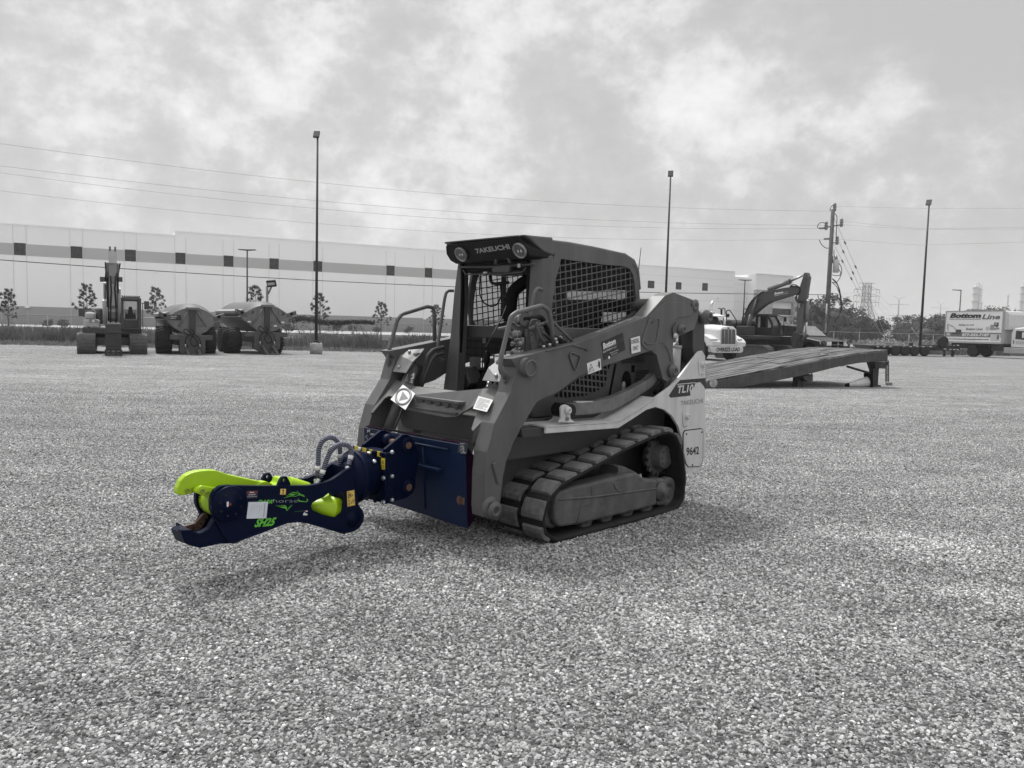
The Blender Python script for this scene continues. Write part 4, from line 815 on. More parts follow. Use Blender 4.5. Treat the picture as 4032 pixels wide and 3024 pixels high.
m = MB(); a = q('T', 1010, 860, 1, .503); b_ = q('T', 915, 1350, 1, .503); m.tube([a, b_], .010, 6); m.build('door_seam', blackm, LD)
# lower guide link (curved beam) with clevis
up = S('D', [(665, 468), (860, 452), (1000, 420), (1140, 358), (1280, 280), (1345, 215)], .68); dn = S('D', [(1345, 290), (1300, 345), (1150, 440), (1000, 520), (850, 548), (655, 562)], .68)
m = MB(); m.prism(smooth_poly(up + dn, .25, 6), 'y', .61, .68); both('lower_link', m, mat('worn_link', .16, .55, var=.35, scale=9, scratch=.8, dustc=.26, bump=.2), .006)
m = MB(); m.box(q('D', 775, 453, 1, .66), (.20, .03, .012), Matrix.Rotation(R(-3), 3, 'Y')); m.build('wear_strip', pale, LD)
cl = S('D', [(590, 612), (608, 580), (604, 500), (618, 480), (640, 474), (662, 482), (672, 505), (678, 585), (720, 612)], .775)
m = MB(); m.prism(cl, 'y', .755, .775); cv = m.build('clevis', pale, LD, .004); m = MB(); m.prism(S('D', [(490, 612), (545, 580), (560, 500), (585, 476), (600, 480), (612, 500), (615, 612)], .60), 'y', .585, .60); m.build('clevis', pale, LD, .004)
pin('D', 652, 520, .776, .030, cv, pale, .025); pin('D', 648, 582, .776, .015, cv, mat('nut', .2, .4), .015); m = MB(); a = q('D', 640, 520, 1, .70); m.cyl((a.x, .60, a.z), (a.x, .755, a.z), .052, n=20); m.build('bushing', black, LD)
# pale side skirts
sk_top = S('D', [(496, 642), (1043, 605), (1200, 515), (1450, 332), (1500, 280), (1640, 100), (1665, 68), (1690, 60), (1712, 100)], .80)
sk_rear = S('H', [(784, 1400), (770, 1470), (730, 1562), (625, 1592)], .80)
arch = S('D', [(1560, 960), (1535, 740), (1505, 640), (1455, 560), (1400, 515), (1330, 494), (1260, 515), (1170, 575), (1045, 655), (488, 697)], .80)
m = MB(); m.prism(sk_top + sk_rear + arch, 'y', .775, .80); sk = both('side_panel', m, pale, .004)
led = S('D', [(496, 642), (1043, 605), (1200, 515), (1330, 420)], .80); m = MB(); vs = []; fs = []
for x, z in led: vs += [(x, .80, z), (x - .0, .50, z + .004), (x, .80, z - .012), (x, .50, z - .008)]
for i in range(len(led) - 1):
    a = i * 4; b_ = a + 4; fs += [(a, b_, b_ + 1, a + 1), (a + 2, a + 3, b_ + 3, b_ + 2), (a, a + 2, b_ + 2, b_), (a + 1, b_ + 1, b_ + 3, a + 3)]
fs += [(0, 1, 3, 2)]; m.add(vs, fs)
fx, fz = led[0]; m.prism([(fx - .005, fz), (fx + .24, fz + .02), (fx + .24, fz + .008), (fx - .005, fz - .012)], 'y', .45, .62); both('ledge', m, pale)
m = MB(); m.prism([(fx, fz - .015), (fx + .22, fz - .0), (fx + .20, fz - .07), (fx, fz - .075)], 'y', .55, .76); m.build('fender_brace', mat('brace_shaded', .035, .6), LD, .004)  # brace colour darkened to stand for shade under the ledge
pin('H', 753, 695, .80, .028, sk[0], pale, .03); pin('H', 752, 770, .80, .014, sk[0], pale, .015); pin('H', 626, 1118, .80, .030, sk[0], pale, .03); pin('H', 622, 1190, .80, .014, sk[0], pale, .015)
for P_ in ([(720, 670), (735, 648), (765, 650), (772, 680), (745, 700), (742, 785), (730, 782)], [(590, 1090), (605, 1066), (640, 1072), (645, 1105), (622, 1130), (615, 1208), (600, 1200)]):
    m = MB(); m.prism(smooth_poly(S('H', P_, .80), .012), 'y', .80, .808); m.build('keeper_plate', pale, sk[0], .003)
dr = smooth_poly(S('H', [(598, 1255), (612, 1235), (750, 1218), (760, 1240), (757, 1480), (735, 1525), (640, 1530), (620, 1500), (600, 1400)], .80), .03)
m = MB(); m.prism(dr, 'y', .80, .806); dro = m.build('service_hatch', pale, LD, .003)
m = MB(); m.tube([(x, .802, z) for x, z in dr], .005, 5, closed=True); m.build('hatch_seal', blackm, dro)
for x, y in ((628, 1263), (752, 1247), (676, 1515)): m = MB(); m.lathe([(0, .009), (.005, .008)], q('H', x, y, 1, .806), (0, 1, 0), 8); m.build('bolt', mat('bolt_dark', .05, .5), dro)
def panel_text(c, body, pts, y, m_, parent, shear=0, bold=0, name='lettering', lift=0.0):
    """pts: bottom-left, bottom-right, top-left in the photo"""
    a, b_, d_ = [q(c, x, yy, 1, y) for x, yy in pts]; t = MB(); t.text(body, a, b_ - a, d_ - a, t=.0012, shear=shear, bold=bold, lift=lift); return t.build(name, m_, parent, fix=False)
panel_text('H', '9642', [(626, 1440), (730, 1428), (626, 1372)], .8062, ink, dro, bold=.03, name='number')
m = MB(); m.prism(S('H', [(482, 952), (545, 855), (575, 822), (784, 805), (784, 900), (768, 870), (740, 838), (700, 845), (690, 880), (672, 910), (655, 925), (662, 945), (650, 950), (500, 966)], .80), 'y', .8003, .8015); mo = m.build('model_decal', ink, LD)
m = MB(); a = q('H', 550, 858, 1, .802); b_ = q('H', 780, 838, 1, .802); m.tube([a, q('H', 700, 843, 1, .802)], .0045, 4); m.build('decal_stripe', pale, mo)
panel_text('H', 'TL10', [(552, 932), (682, 918), (556, 868)], .8018, mat('decal_letter', .62, .5), mo, shear=.12, bold=.03)
panel_text('H', '7AKEUCHI', [(583, 1030), (762, 1008), (580, 992)], .8006, greyink, sk[0], bold=.01, name='maker_lettering')

# ------------------------------------------------------------------ cab
CY = .46
m = MB(); ctop = S('B', [(400, 120), (480, 160), (1180, 262), (1222, 320), (1255, 400), (1275, 520), (1292, 800), (1230, 860), (880, 1000), (430, 1010), (375, 1010)], CY)
# side frame = outline ring with the grille opening
outer = S('B', [(400, 1010), (400, 900), (385, 720), (408, 500), (440, 300), (465, 215), (700, 245), (950, 275), (1165, 300), (1200, 340), (1240, 410), (1265, 520), (1278, 680), (1290, 820), (1200, 880), (900, 985), (700, 1010)], CY)
inner = S('B', [(470, 985), (425, 900), (432, 720), (455, 520), (490, 400), (515, 292), (700, 318), (950, 350), (1120, 364), (1180, 390), (1212, 450), (1228, 540), (1238, 680), (1242, 790), (1160, 860), (880, 990), (600, 990)], CY)
m = MB(); m.ring(outer, inner, 'y', CY - .03, CY); both('side_frame', m, paint, .003)
gb = bars(inner, CY - .012, (1, -.19), (.10, 1), 12, 17, .0078, .005); both('side_grille', gb, paint)
m = MB(); ipl = [(x, z) for x, z in inner]; m.prism(ipl, 'y', CY - .036, CY - .032); both('side_window', m, glass('cab_glass', .03, .12))
# roof: shallow box with rounded rear, front visor
roof = S('B', [(125, 92), (400, 122), (700, 165), (1130, 245), (1200, 295), (1240, 370), (1268, 500), (1262, 520), (1232, 400), (1185, 318), (1150, 300), (480, 205), (400, 210)], .40)
top = [(.80, 2.215), (.50, 2.225), (.0, 2.215), (-.42, 2.195), (-.55, 2.16), (-.62, 2.08), (-.66, 1.90), (-.68, 1.70), (-.70, 1.60)]
def sheet(prof, y, t, name, mt, crown=.02, parent=LD):
    m = MB(); n = 12; vs = []; fs = []; k = len(prof)
    for j in range(n + 1):
        f = j / n * 2 - 1; yy = f * y; dz = -crown * abs(f) ** 4
        vs += [(x + (dz if i > 4 else 0), yy, z + (dz if i <= 5 else 0)) for i, (x, z) in enumerate(prof)]
    for j in range(n):
        for i in range(k - 1): a = j * k + i; fs.append((a, a + 1, a + k + 1, a + k))
    m.add(vs, fs, True); o = m.build(name, mt, parent, fix=False); s = o.modifiers.new('thick', 'SOLIDIFY'); s.thickness = t; s.offset = 0; return o
m = MB(); m.prism([(.52, 2.10), (.60, 2.218), (.30, 2.222), (.0, 2.215), (-.42, 2.195), (-.55, 2.155), (-.62, 2.07), (-.66, 1.9), (-.62, 1.9), (-.58, 2.04), (-.52, 2.10), (-.40, 2.12)], 'y', -CY + .001, CY - .001); ro = m.build('roof', paint, LD, .018, seg=3)
for x, y in ((650, 175), (1118, 248)): m = MB(); m.sphere(q('B', x, y, 1, .30), .022, 10, 6, (1, 1, .6)); m.build('roof_bolt', paint, ro)
# visor: face looks forward and down, with two round lamps
def vis(x, y, d): return q('A', x, y, 0, d)
front = [vis(900, 148, .82), vis(1595, 92, .82), vis(1612, 150, .815), vis(1660, 205, .80), vis(1640, 250, .77), vis(1560, 300, .72), vis(1000, 325, .72), vis(965, 300, .74), vis(960, 265, .77), vis(925, 215, .80)]
yl = vis(900, 148, .82).y; 
F_ = [(-.40, 2.20, .82), (.40, 2.215, .82), (.42, 2.20, .815), (.455, 2.14, .78), (.45, 2.08, .745), (.40, 2.055, .72), (-.40, 2.055, .72), (-.44, 2.08, .745), (-.45, 2.13, .78), (-.42, 2.185, .815)]
m = MB(); fr = [Vector((x, y, z)) for y, z, x in F_]; bk = [Vector((.50, max(-.455, min(.455, p.y * 1.12)), 2.22 if i in (0, 1) else (2.20 if i in (2, 9) else (2.12 if i in (3, 8) else 2.07)))) for i, p in enumerate(fr)]
n_ = len(fr); m.add(fr + bk, [tuple(range(n_)), tuple(reversed(range(n_, 2 * n_)))] + [(i, n_ + i, n_ + (i + 1) % n_, (i + 1) % n_) for i in range(n_)]); vo_ = m.build('visor', black, LD, .012)
m = MB(); m.prism([(.812, 2.224), (.50, 2.235), (.50, 2.10), (.60, 2.12), (.74, 2.19)], 'y', .375, .462); both('visor_cheek', m, paint, .012)
m = MB(); m.prism([(.825, 2.212), (.828, 2.222), (.50, 2.236), (.50, 2.222)], 'y', -.41, .41); m.build('visor_lip', paint, vo_, .003)
nrm = (fr[1] - fr[0]).cross(fr[5] - fr[0]).normalized(); nrm = nrm if nrm.x > 0 else -nrm
def on_visor(y, z): t = (z - 2.055) / (2.2075 - 2.055); return Vector((.72 + t * .10, y, z))
for (px_, py_), nm in (((1020, 238), 'a'), ((1585, 200), 'b')):
    p = q('A', px_, py_, 0, .785); p = on_visor(p.y, p.z)
    m = MB(); m.lathe([(-.01, .060), (.022, .060), (.026, .054), (.020, .050), (.018, .0)], p, nrm, 26); hl = m.build('headlight', mat('lamp_grey', .10, .3), LD)
    m = MB(); m.lathe([(.020, .050), (.0285, .054), (.0285, .060), (.02, .062)], p, nrm, 26); m.build('rim', mat('lamp_rim', .30, .35, metal=.5), hl)
    for s in (-1, 1): m = MB(); m.sphere(p + nrm * .018 + Vector((0, s * .016, 0)), .014, 10, 8, (.5, .7, 1.4)); m.build('bulb', mat('lamp_bulb', .45, .15, metal=.5), hl)
a = on_visor(q('A', 1155, 232, 0, .785).y, 2.12); b_ = on_visor(q('A', 1490, 205, 0, .785).y, 2.135)
m = MB(); U = b_ - a; V = on_visor(0, 2.16) - on_visor(0, 2.125); m.text('7AKEUCHI', a - nrm * 0, U, V, t=.003, bold=.035, lift=.001); m.build('maker_lettering', mat('visor_letter', .34, .5), vo_, fix=False)
# front posts, door frame, sills
pl = S('A', [(985, 330), (1020, 330), (985, 1000), (960, 1650), (822, 1650), (850, 1100), (900, 800), (945, 590)], -CY)
def post(side):
    sec = [(.665, .365), (.668, .385), (.60, .445), (.525, .4605), (.49, .4605), (.49, .40), (.60, .365)]; lv = [(2.10, -.015), (1.75, .0), (1.40, .03), (1.20, .075), (.96, .145)]; m = MB(); n = len(sec)
    vs = [(x + (o if x > .5 else o * .3), side * y, z) for z, o in lv for x, y in sec]; fs = [(i * n + j, i * n + (j + 1) % n, (i + 1) * n + (j + 1) % n, (i + 1) * n + j) for i in range(len(lv) - 1) for j in range(n)] + [tuple(range(n)), tuple(reversed(range((len(lv) - 1) * n, len(lv) * n)))]
    m.add(vs, fs); return m.build('front_post', paint, LD, .010)
post(1)
m = MB(); vs = []
for z, xf_, yo, yi in ((2.10, .655, .46, .42), (1.84, .66, .50, .40), (1.41, .695, .505, .37), (.95, .745, .53, .34)): vs += [(xf_, -yi, z), (xf_, -yo + .02, z), (xf_ - .02, -yo, z), (xf_ - .09, -yo, z), (xf_ - .09, -yi, z)]
m.add(vs, [(i * 5 + j, i * 5 + (j + 1) % 5, i * 5 + 5 + (j + 1) % 5, i * 5 + 5 + j) for i in range(3) for j in range(5)] + [(0, 1, 2, 3, 4), (19, 18, 17, 16, 15)]); m.build('front_post', paint, LD, .008)
m = MB(); m.prism([(.66, 2.06), (.675, 2.06), (.685, 1.40), (.72, .98), (.69, .98), (.66, 1.4), (.645, 1.75)], 'y', .365, .379); both('door_seal', m, blackm)
m = MB(); m.bb(.20, .655, -.40, .36, 1.985, 2.085); m.build('door_header', black, LD, .02)
m = MB(); m.bb(-.62, .66, -.44, .44, .92, .97); m.build('cab_floor', blackm, LD)
m = MB(); m.bb(-.60, .60, -.455, -.425, .95, 1.18); m.bb(-.60, .60, -.455, -.425, 1.46, 1.56); m.build('cab_wall', blackm, LD)
m = MB(); m.bb(-.60, .60, .425, .455, .95, 1.56); m.build('cab_wall', blackm, LD)
m = MB(); m.bb(-.55, .58, -.44, .44, 2.09, 2.10); m.build('head_lining', blackm, LD)
lw = [(-.45, 1.20), (.55, 1.20), (.58, 1.44), (-.45, 1.44)]; bars(lw, -.44, (1, .05), (.05, 1), 5, 15, .010, .006).build('lower_grille', paint2, LD)
# rear of the cab: window with posts
m = MB(); m.prism([(-.60, 1.55), (-.56, 2.05), (-.60, 2.08), (-.65, 1.55)], 'y', .36, .45); both('rear_post', m, paint2)
m = MB(); m.bb(-.66, -.60, -.45, .45, 1.52, 1.62); m.build('rear_sill', paint2, LD)
m = MB(); m.add([(-.62, -.36, 1.60), (-.62, .36, 1.60), (-.585, .36, 2.06), (-.585, -.36, 2.06)], [(0, 1, 2, 3)]); m.build('rear_window', glass('cab_glass'), LD, fix=False)
m = MB(); m.bb(-.595, -.57, q('A', 1412, 700, 0, -.58).y, q('A', 1447, 700, 0, -.58).y, 1.58, 2.06); m.build('window_bar', black, LD)
# seat, lap bar, levers, console
seatm = mat('seat_vinyl', .018, .6, var=.2, bump=.2)
st = MB(); st.prism([(-.32, 1.10), (.16, 1.08), (.20, 1.15), (.14, 1.19), (-.20, 1.18)], 'y', -.23, .23); so = st.build('seat', seatm, LD, .03)
st = MB(); st.prism([(-.22, 1.17), (-.32, 1.17), (-.46, 1.68), (-.42, 1.78), (-.36, 1.76), (-.26, 1.30)], 'y', -.21, .21); st.build('backrest', seatm, so, .035)
m = MB(); LB = [(1490, 900), (1500, 790), (1515, 610), (1640, 510), (1790, 490), (1860, 500)]; m.tube(fillet([q('A', x, y, 1, yy) for (x, y), yy in zip(LB, (.10, .10, .10, .18, .26, .32))], .12, 8), .050, 14); m.build('lap_bar', blackm, LD)
m = MB(); m.tube([q('A', x, y, 1, .0) for x, y in ((1700, 340), (1590, 520))], .008, 6); m.build('bar_link', black, LD)
m = MB(); m.tube([q('A', 1420, 850, 0, .64), q('A', 1263, 1142, 0, .64)], .006, 6); m.tube([q('A', 1420, 850, 0, .64), q('A', 1458, 745, 0, .62)], .004, 6); m.build('wiper', mat('wiper_metal', .25, .3, metal=.6), LD)
m = MB(); m.tube(fillet([q('A', x, y, 0, .55) for x, y in ((1205, 470), (1200, 640), (1240, 720), (1310, 755), (1370, 740), (1412, 650), (1400, 520))], .06), .006, 6); m.build('cable_loop', black, LD)
m = MB(); m.tube(fillet([q('A', x, y, 0, .60) for x, y in ((1300, 455), (1310, 520), (1350, 535), (1480, 520))], .03), .012, 8); m.build('grab_loop', black, LD)
for c_ in (((1330, 360), (1500, 345), (1480, 430), (1330, 430), (1310, 400)),):
    p = [q('A', x, y, 0, .70) for x, y in c_]; m = MB(); m.slab(p, .05, (-1, 0, 0)); m.build('latch_box', mat('latch_grey', .055, .5), LD, .012)
m = MB(); m.tube(fillet([q('A', x, y, 0, .72) for x, y in ((1355, 350), (1365, 285), (1480, 278), (1500, 340))], .03), .014, 10); m.build('door_handle', mat('latch_grey', .055, .5), LD)
m = MB(); m.tube(fillet([q('A', x, y, 0, .69) for x, y in ((1040, 400), (1070, 445), (1290, 440), (1400, 445), (1620, 420), (1650, 375))], .03), .006, 6); m.tube([q('A', x, y, 0, .69) for x, y in ((1000, 372), (1320, 372), (1740, 345))], .010, 6); m.build('door_linkage', mat('latch_grey', .055, .5), LD)
m = MB(); m.box(q('A', 1255, 430, 0, .68), (.01, .04, .02)); m.box(q('A', 1583, 358, 0, .70), (.01, .025, .028)); m.build('marker_light', mat('marker_lens', .4, .3), LD)
m = MB(); m.box((-.1, 0, 2.03), (.5, .5, .08)); m.build('roof_console', black, LD, .02)
for yy, sc_ in ((.22, 1.0), (-.26, 1.0)):
    b_ = MB(); b_.lathe([(0, .075), (.02, .07), (.03, .076), (.05, .062), (.06, .068), (.08, .052), (.09, .058), (.11, .042), (.12, .046), (.15, .030)], (.50, yy, 1.02), (-.06, 0, 1), 18); jb = b_.build('joystick_boot', blackm, LD)
    b_ = MB(); b_.lathe([(.14, .018), (.22, .018), (.24, .028), (.30, .030), (.33, .022), (.335, 0)], (.50, yy, 1.02), (-.06, 0, 1), 14); b_.build('joystick', black, jb)
cs = [q('A', x, y, 0, .62) for x, y in ((985, 1335), (1040, 1335), (1110, 1500), (1080, 1540), (985, 1590))]
m = MB(); m.slab(cs, .16, (-1, 0, 0)); co = m.build('console', mat('console_grey', .035, .6), LD, .012); m = MB(); m.box(q('A', 1012, 1488, 0, .625), (.008, .022, .045)); m.build('switch', mat('marker_lens', .4, .3), co)
m = MB()
for c_, w_, h_ in (((1245, 1078), .038, .056), ((1325, 1037), .075, .036), ((1420, 1037), .07, .036)): p = q('A', *c_, 0, .45); m.box(p, (.004, w_, h_))
m.build('safety_label', mat('label_dim', .30, .6, var=.3, scale=60), LD)
m = MB(); m.prism([(.56, 1.46), (.59, 1.46), (.59, 1.56), (.56, 1.56)], 'y', -.42, .42); m.build('dash_bar', mat('dash_dark', .03, .5), LD, .008)
m = MB(); m.box((.45, -.435, 1.24), (.12, .01, .10)); m.box((.28, -.435, 1.22), (.10, .01, .12)); m.build('safety_label', mat('label_dim', .30, .6, var=.3, scale=60), LD)
# antenna
m = MB(); a = q('B', 1262, 420, 1, .2); b_ = q('B', 1288, 185, 1, .2); m.cyl(a - (b_ - a), b_, .006, .003, n=6); m.build('antenna', black, LD)

# ------------------------------------------------------------------ apron between the arms, step, front wall
def ap(y, s): return Vector((1.15 + .19 * s, y, 1.10 - .19 * s))          # s 0 top .. 1 bottom lip
out = [(-.62, -.05), (-.62, 1.0), (-.60, 1.30), (-.575, 1.25), (-.56, .72), (-.52, .64), (-.45, .64), (-.38, .85), (-.25, 1.02), (.20, 1.06), (.30, 1.0), (.38, .72), (.46, .60), (.52, .66), (.57, 1.25), (.60, 1.32), (.62, 1.0), (.62, -.25), (.50, -.15), (.44, .0), (.36, .12), (-.37, .12), (-.40, .0)]
m = MB(); V_ = []
for y, s in out:
    p = ap(y, s); bul = max(0, 1 - ((abs(y) - .50) / .10) ** 2) * .035 * max(0, min(1, 1.1 - s)); back = .05 * max(0, min(1, (.40 - abs(y)) / .05)); V_.append(p + Vector((.707 * bul - back, 0, .707 * bul)))
m.slab(V_, .014, (-.707, 0, -.707)); m.build('front_apron', paint, LD, .004)
tr = [(1.16, -.31), (1.20, -.325), (1.28, -.17), (1.29, .33), (1.18, .345)]
m = MB(); m.prism(tr, 'z', 1.002, 1.018)
for k in range(44):
    y = -.30 + k * .0146; m.prism([(1.175, 1.018), (1.187, 1.046), (1.20, 1.018)], 'y', y, y + .008); m.prism([(1.125, 1.018), (1.137, 1.046), (1.15, 1.018)], 'y', y, y + .008)
m.build('step', mat('step_paint', .11, .6, var=.25, scale=20, dust=.2, dustc=.22), LD)
m = MB(); m.prism([(1.275, 1.001), (1.285, 1.001), (1.255, .945), (1.235, .945)], 'y', -.17, .32); m.prism([(1.22, 1.001), (1.285, 1.001), (1.262, .945), (1.20, .945)], 'y', .321, .332); m.prism([(1.24, .9449), (1.30, .935), (1.30, .925), (1.24, .932)], 'y', -.25, .31); st_f = m.build('step_riser', paint2, LD)  # darker paint puts shade into the step's front face
m = MB()
for k in range(5): y = -.17 + k * .10; m.add([(1.287, y, .998), (1.287, y + .09, .998), (1.27, y + .045, .948), (1.25, y + .045, .95)], [(0, 1, 2), (0, 2, 3), (1, 3, 2), (0, 3, 1)])
m.build('step_brace', paint, LD)
m = MB(); m.prism([(-.375, .28), (-.375, 1.02), (-.78, 1.02), (-.78, .56), (-.62, .56), (-.62, .28)], 'x', .99, 1.0); m.build('front_wall', mat('front_wall', .12), LD)
m = MB(); m.prism([(1.03, .26), (1.05, .60), (1.08, .72), (1.0, .72), (.98, .26)], 'y', -.37, .37); m.prism([(1.0801, .7201), (1.16, .90), (1.13, .92), (1.00, .7201)], 'y', -.60, .60); m.build('front_wall', mat('front_wall', .12, .6, var=.25, scale=5, bump=.2, scratch=.3), LD, .008)
m = MB(); m.prism([(1.35, .27), (1.385, .66), (1.365, .67), (1.32, .28)], 'y', -.55, .55); m.build('coupler_plate', paint2, LD, .006)
for (x, y) in ((1500, 1520), (1560, 1700), (1510, 1820), (1480, 1600)): m = MB(); p = q('C', x, y, 1, .60); m.box((p.x - .05, .59, p.z), (.05, .05, .07)); m.cyl((p.x - .05, .56, p.z), (p.x - .05, .63, p.z), .025, n=12); m.build('coupler_latch', mat('latch_worn', .13, .5, var=.4, scale=30), LD, .008)
# tilt cylinders and hoses
for s in (-1, 1):
    a = Vector((1.02, s * .52, 1.26)); b_ = Vector((1.27, s * .52, .73)); m = MB(); m.cyl(a, b_, .048, n=22); m.cyl(a - (b_ - a) * .04, a + (b_ - a) * .03, .055, n=22); tc_ = m.build('tilt_cylinder', mat('cylinder_grey', .12, .45, dust=.1), LD)
    m = MB(); m.cyl(b_, b_ + (b_ - a) * .45, .026, n=14); m.build('cylinder_rod', mat('rod_worn', .20, .35, metal=.5), LD)
    m = MB(); m.cyl((a.x + .0, s * .46, a.z + .02), (a.x, s * .62, a.z + .02), .05, n=18); m.build('cylinder_eye', paint2, LD)
    m = MB(); m.tube([(1.10, s * .435, 1.17), (1.125, s * .44, 1.06)], .016, 10); [m.tube([(1.10 + k, s * .44, 1.17 - k * 4), (1.104 + k, s * .44, 1.155 - k * 4)], .021, 6) for k in (.003, .010, .018)]; m.build('hose_fitting', steel, LD)
    m = MB(); m.tube([(1.27, s * .455, .74), (1.16, s * .44, .98)], .010, 8); m.build('hydraulic_line', mat('cylinder_grey', .12), LD)
m = MB(); m.tube(fillet([q('A', x, y, 1, -.50) for x, y in ((850, 1150), (750, 1175), (700, 1230), (650, 1400), (610, 1560))], .06), .017, 9); m.tube(fillet([q('A', x, y, 1, -.48) for x, y in ((850, 1210), (770, 1225), (730, 1280), (670, 1420), (625, 1590))], .06), .015, 9); m.build('hydraulic_line', paint2, LD)
# covers over the arm ends
cov = S('A', [(430, 1300), (460, 1230), (510, 1190), (590, 1172), (655, 1185), (590, 1215), (555, 1280), (530, 1330), (400, 1372)], -.60)
m = MB(); m.prism(cov, 'y', -.61, -.58); m.build('arm_cover', paint, LD, .006)
for s in (-1, 1):
    m = MB(); m.slab([(1.17, s * .44, 1.17), (1.17, s * .615, 1.17), (1.10, s * .615, 1.30), (1.02, s * .60, 1.345), (.96, s * .48, 1.36), (1.03, s * .45, 1.31), (1.11, s * .435, 1.26)], .008, (.7, 0, .5)); ac = m.build('arm_cover', mat('cover_paint', .19, .5, dust=.1), LD, .003)
    for p in ((1.155, .56, 1.215), (1.055, .56, 1.335)): m = MB(); m.sphere((p[0], s * p[1], p[2]), .014, 8, 6); m.build('bolt', steel, ac)
# handrails
def rail(pts, r=.0165): m = MB(); m.tube(fillet(pts, .055, 6), r, 12); return m.build('handrail', mat('rail_paint', .125, .45, var=.1, scratch=.2), LD)
rail([q('A', x, y, 1, .68) for x, y in ((1472, 1460), (1398, 1375), (1412, 1230), (1505, 850), (1560, 812), (1800, 745), (1865, 790), (1895, 900), (1915, 1135))])
rail([q('A', x, y, 1, -.68) for x, y in ((380, 1385), (308, 1300), (330, 1150), (405, 880), (450, 828), (690, 755), (752, 765), (762, 830), (765, 1095))])
rail([q('A', x, y, 1, -.53) for x, y in ((945, 602), (882, 600), (862, 680), (815, 1000), (785, 1215), (805, 1262), (852, 1280))], .013)
rail([q('A', x, y, 1, .53) for x, y in ((1808, 596), (1760, 572), (1730, 620), (1712, 720), (1692, 900), (1680, 1000))], .013)
rail([q('S', x, y, 1, .66) for x, y in ((1380, 780), (1510, 750), (1570, 800), (1760, 990), (1980, 1210))], .012)
for s, c_, p in ((1, 'C', (1888, 480)), (-1, 'C', (468, 395))):
    a = q(c_, *p, 1, s * .68); m = MB(); m.box(a, (.03, .05, .07), Matrix.Rotation(R(25), 3, 'Y')); m.cyl(a + Vector((.01, 0, 0)), a + Vector((.035, 0, .0)), .013, n=6); m.build('rail_foot', paint, LD, .004)
for x, y in ((1330, 1330), (1460, 1290), (1610, 1240), (1590, 1165)): m = MB(); a = q('S', x, y, 1, .70); m.cyl(a, a + Vector((0, 0, .02)), .014, n=6); m.build('bolt', steel, LD)
# auxiliary coupler block on the near arm
m = MB(); p = [q('S', x, y, 1, .56) for x, y in ((860, 960), (1150, 925), (1190, 1300), (1200, 1400), (1010, 1470), (930, 1480), (1060, 1300), (1020, 1000))]
m.slab([q('S', x, y, 1, .60) for x, y in ((1000, 960), (1150, 925), (1170, 1120), (1190, 1360), (1300, 1390), (1000, 1480), (1060, 1400), (1030, 1180))], .012, (0, 1, 0)); cb = m.build('coupler_bracket', paint, LD, .003)
for x, y in ((1065, 1052), (1085, 1222)): m = MB(); a = q('S', x, y, 1, .613); m.lathe([(0, .005), (.001, .0)], a, (0, 1, 0), 8); m.build('bolt_hole', blackm, cb)
m = MB(); m.slab([q('S', x, y, 1, .56) for x, y in ((380, 890), (620, 830), (1100, 760), (1100, 880), (820, 950), (600, 920), (385, 935))], .03, (0, -1, 0)); m.build('coupler_shelf', paint, LD, .004)
m = MB(); m.slab([q('S', x, y, 1, .56) for x, y in ((830, 950), (930, 960), (940, 1480), (900, 1380), (940, 1100))], .05, (0, -1, 0)); m.build('valve_block', paint2, LD, .004)
def coupler(x0, y0, x1, y1, r, yy, label=None):
    a = q('S', x0, y0, 0, q('S', x0, y0, 1, yy).x); b_ = q('S', x1, y1, 1, yy); d = (a - b_).normalized(); Ln = (a - b_).length
    m = MB(); m.lathe([(0, r * 1.0), (Ln * .35, r), (Ln * .36, r * .8), (Ln * .5, r * .8), (Ln * .51, r * 1.08), (Ln * .8, r * 1.08), (Ln * .82, r * .85), (Ln, r * .8), (Ln, r * .5), (Ln * .9, r * .45)], b_, d, 18); cp = m.build('hydraulic_coupler', mat('coupler_metal', .20, .3, metal=.7, var=.3, scale=40), LD)
    m = MB(); m.lathe([(Ln * .55, r * 1.12), (Ln * .62, r * 1.12)], b_, d, 18); m.build('locking_ring', mat('brass_grey', .55, .3, metal=.7), cp)
coupler(640, 715, 800, 690, .034, .55); coupler(610, 1045, 800, 1005, .032, .55); coupler(650, 1465, 860, 1410, .034, .55); coupler(630, 1255, 760, 1190, .018, .55); coupler(750, 1255, 850, 1230, .024, .58)
m = MB(); m.tube(fillet([q('S', x, y, 1, .57) for x, y in ((860, 700), (940, 680), (1060, 690), (1180, 670), (1250, 650), (1310, 700), (1380, 860), (1440, 1000), (1480, 1060))], .04), .020, 10); m.build('hose', rubber, LD)
m = MB(); a = q('S', 870, 700, 1, .565); m.lathe([(0, .05), (.02, .05)], a, (0, 1, .0), 18); m.build('dust_cap', paint, LD)
m = MB()
for k in range(22): t_ = k / 21; a = q('S', 690 + 240 * t_, 770 + 75 * math.sin(math.pi * min(1, t_ * 1.2)) - 100 * max(0, t_ - .7) * 3, 1, .575); m.sphere(a, .0045, 6, 4)
m.build('chain', steel, LD)
m = MB(); a = q('S', 860, 1100, 1, .58); b_ = q('S', 870, 1330, 1, .58); m.tube([a, b_], .016, 8); m.tube([q('S', 710, 1140, 1, .58), q('S', 870, 1130, 1, .58)], .010, 8); m.build('valve_body', mat('valve_grey', .18, .45), LD)
m = MB(); m.tube(fillet([q('S', x, y, 1, .64) for x, y in ((1190, 760), (1180, 880), (1260, 1100), (1410, 1330))], .06), .012, 8); m.build('bracket_rib', paint, LD)
m = MB(); m.tube(fillet([q('S', x, y, 1, .60) for x, y in ((1180, 720), (1060, 720), (1000, 930))], .03), .010, 6); m.tube(fillet([q('S', x, y, 1, .62) for x, y in ((1000, 920), (1180, 850), (1300, 810), (1400, 770))], .03), .014, 8)
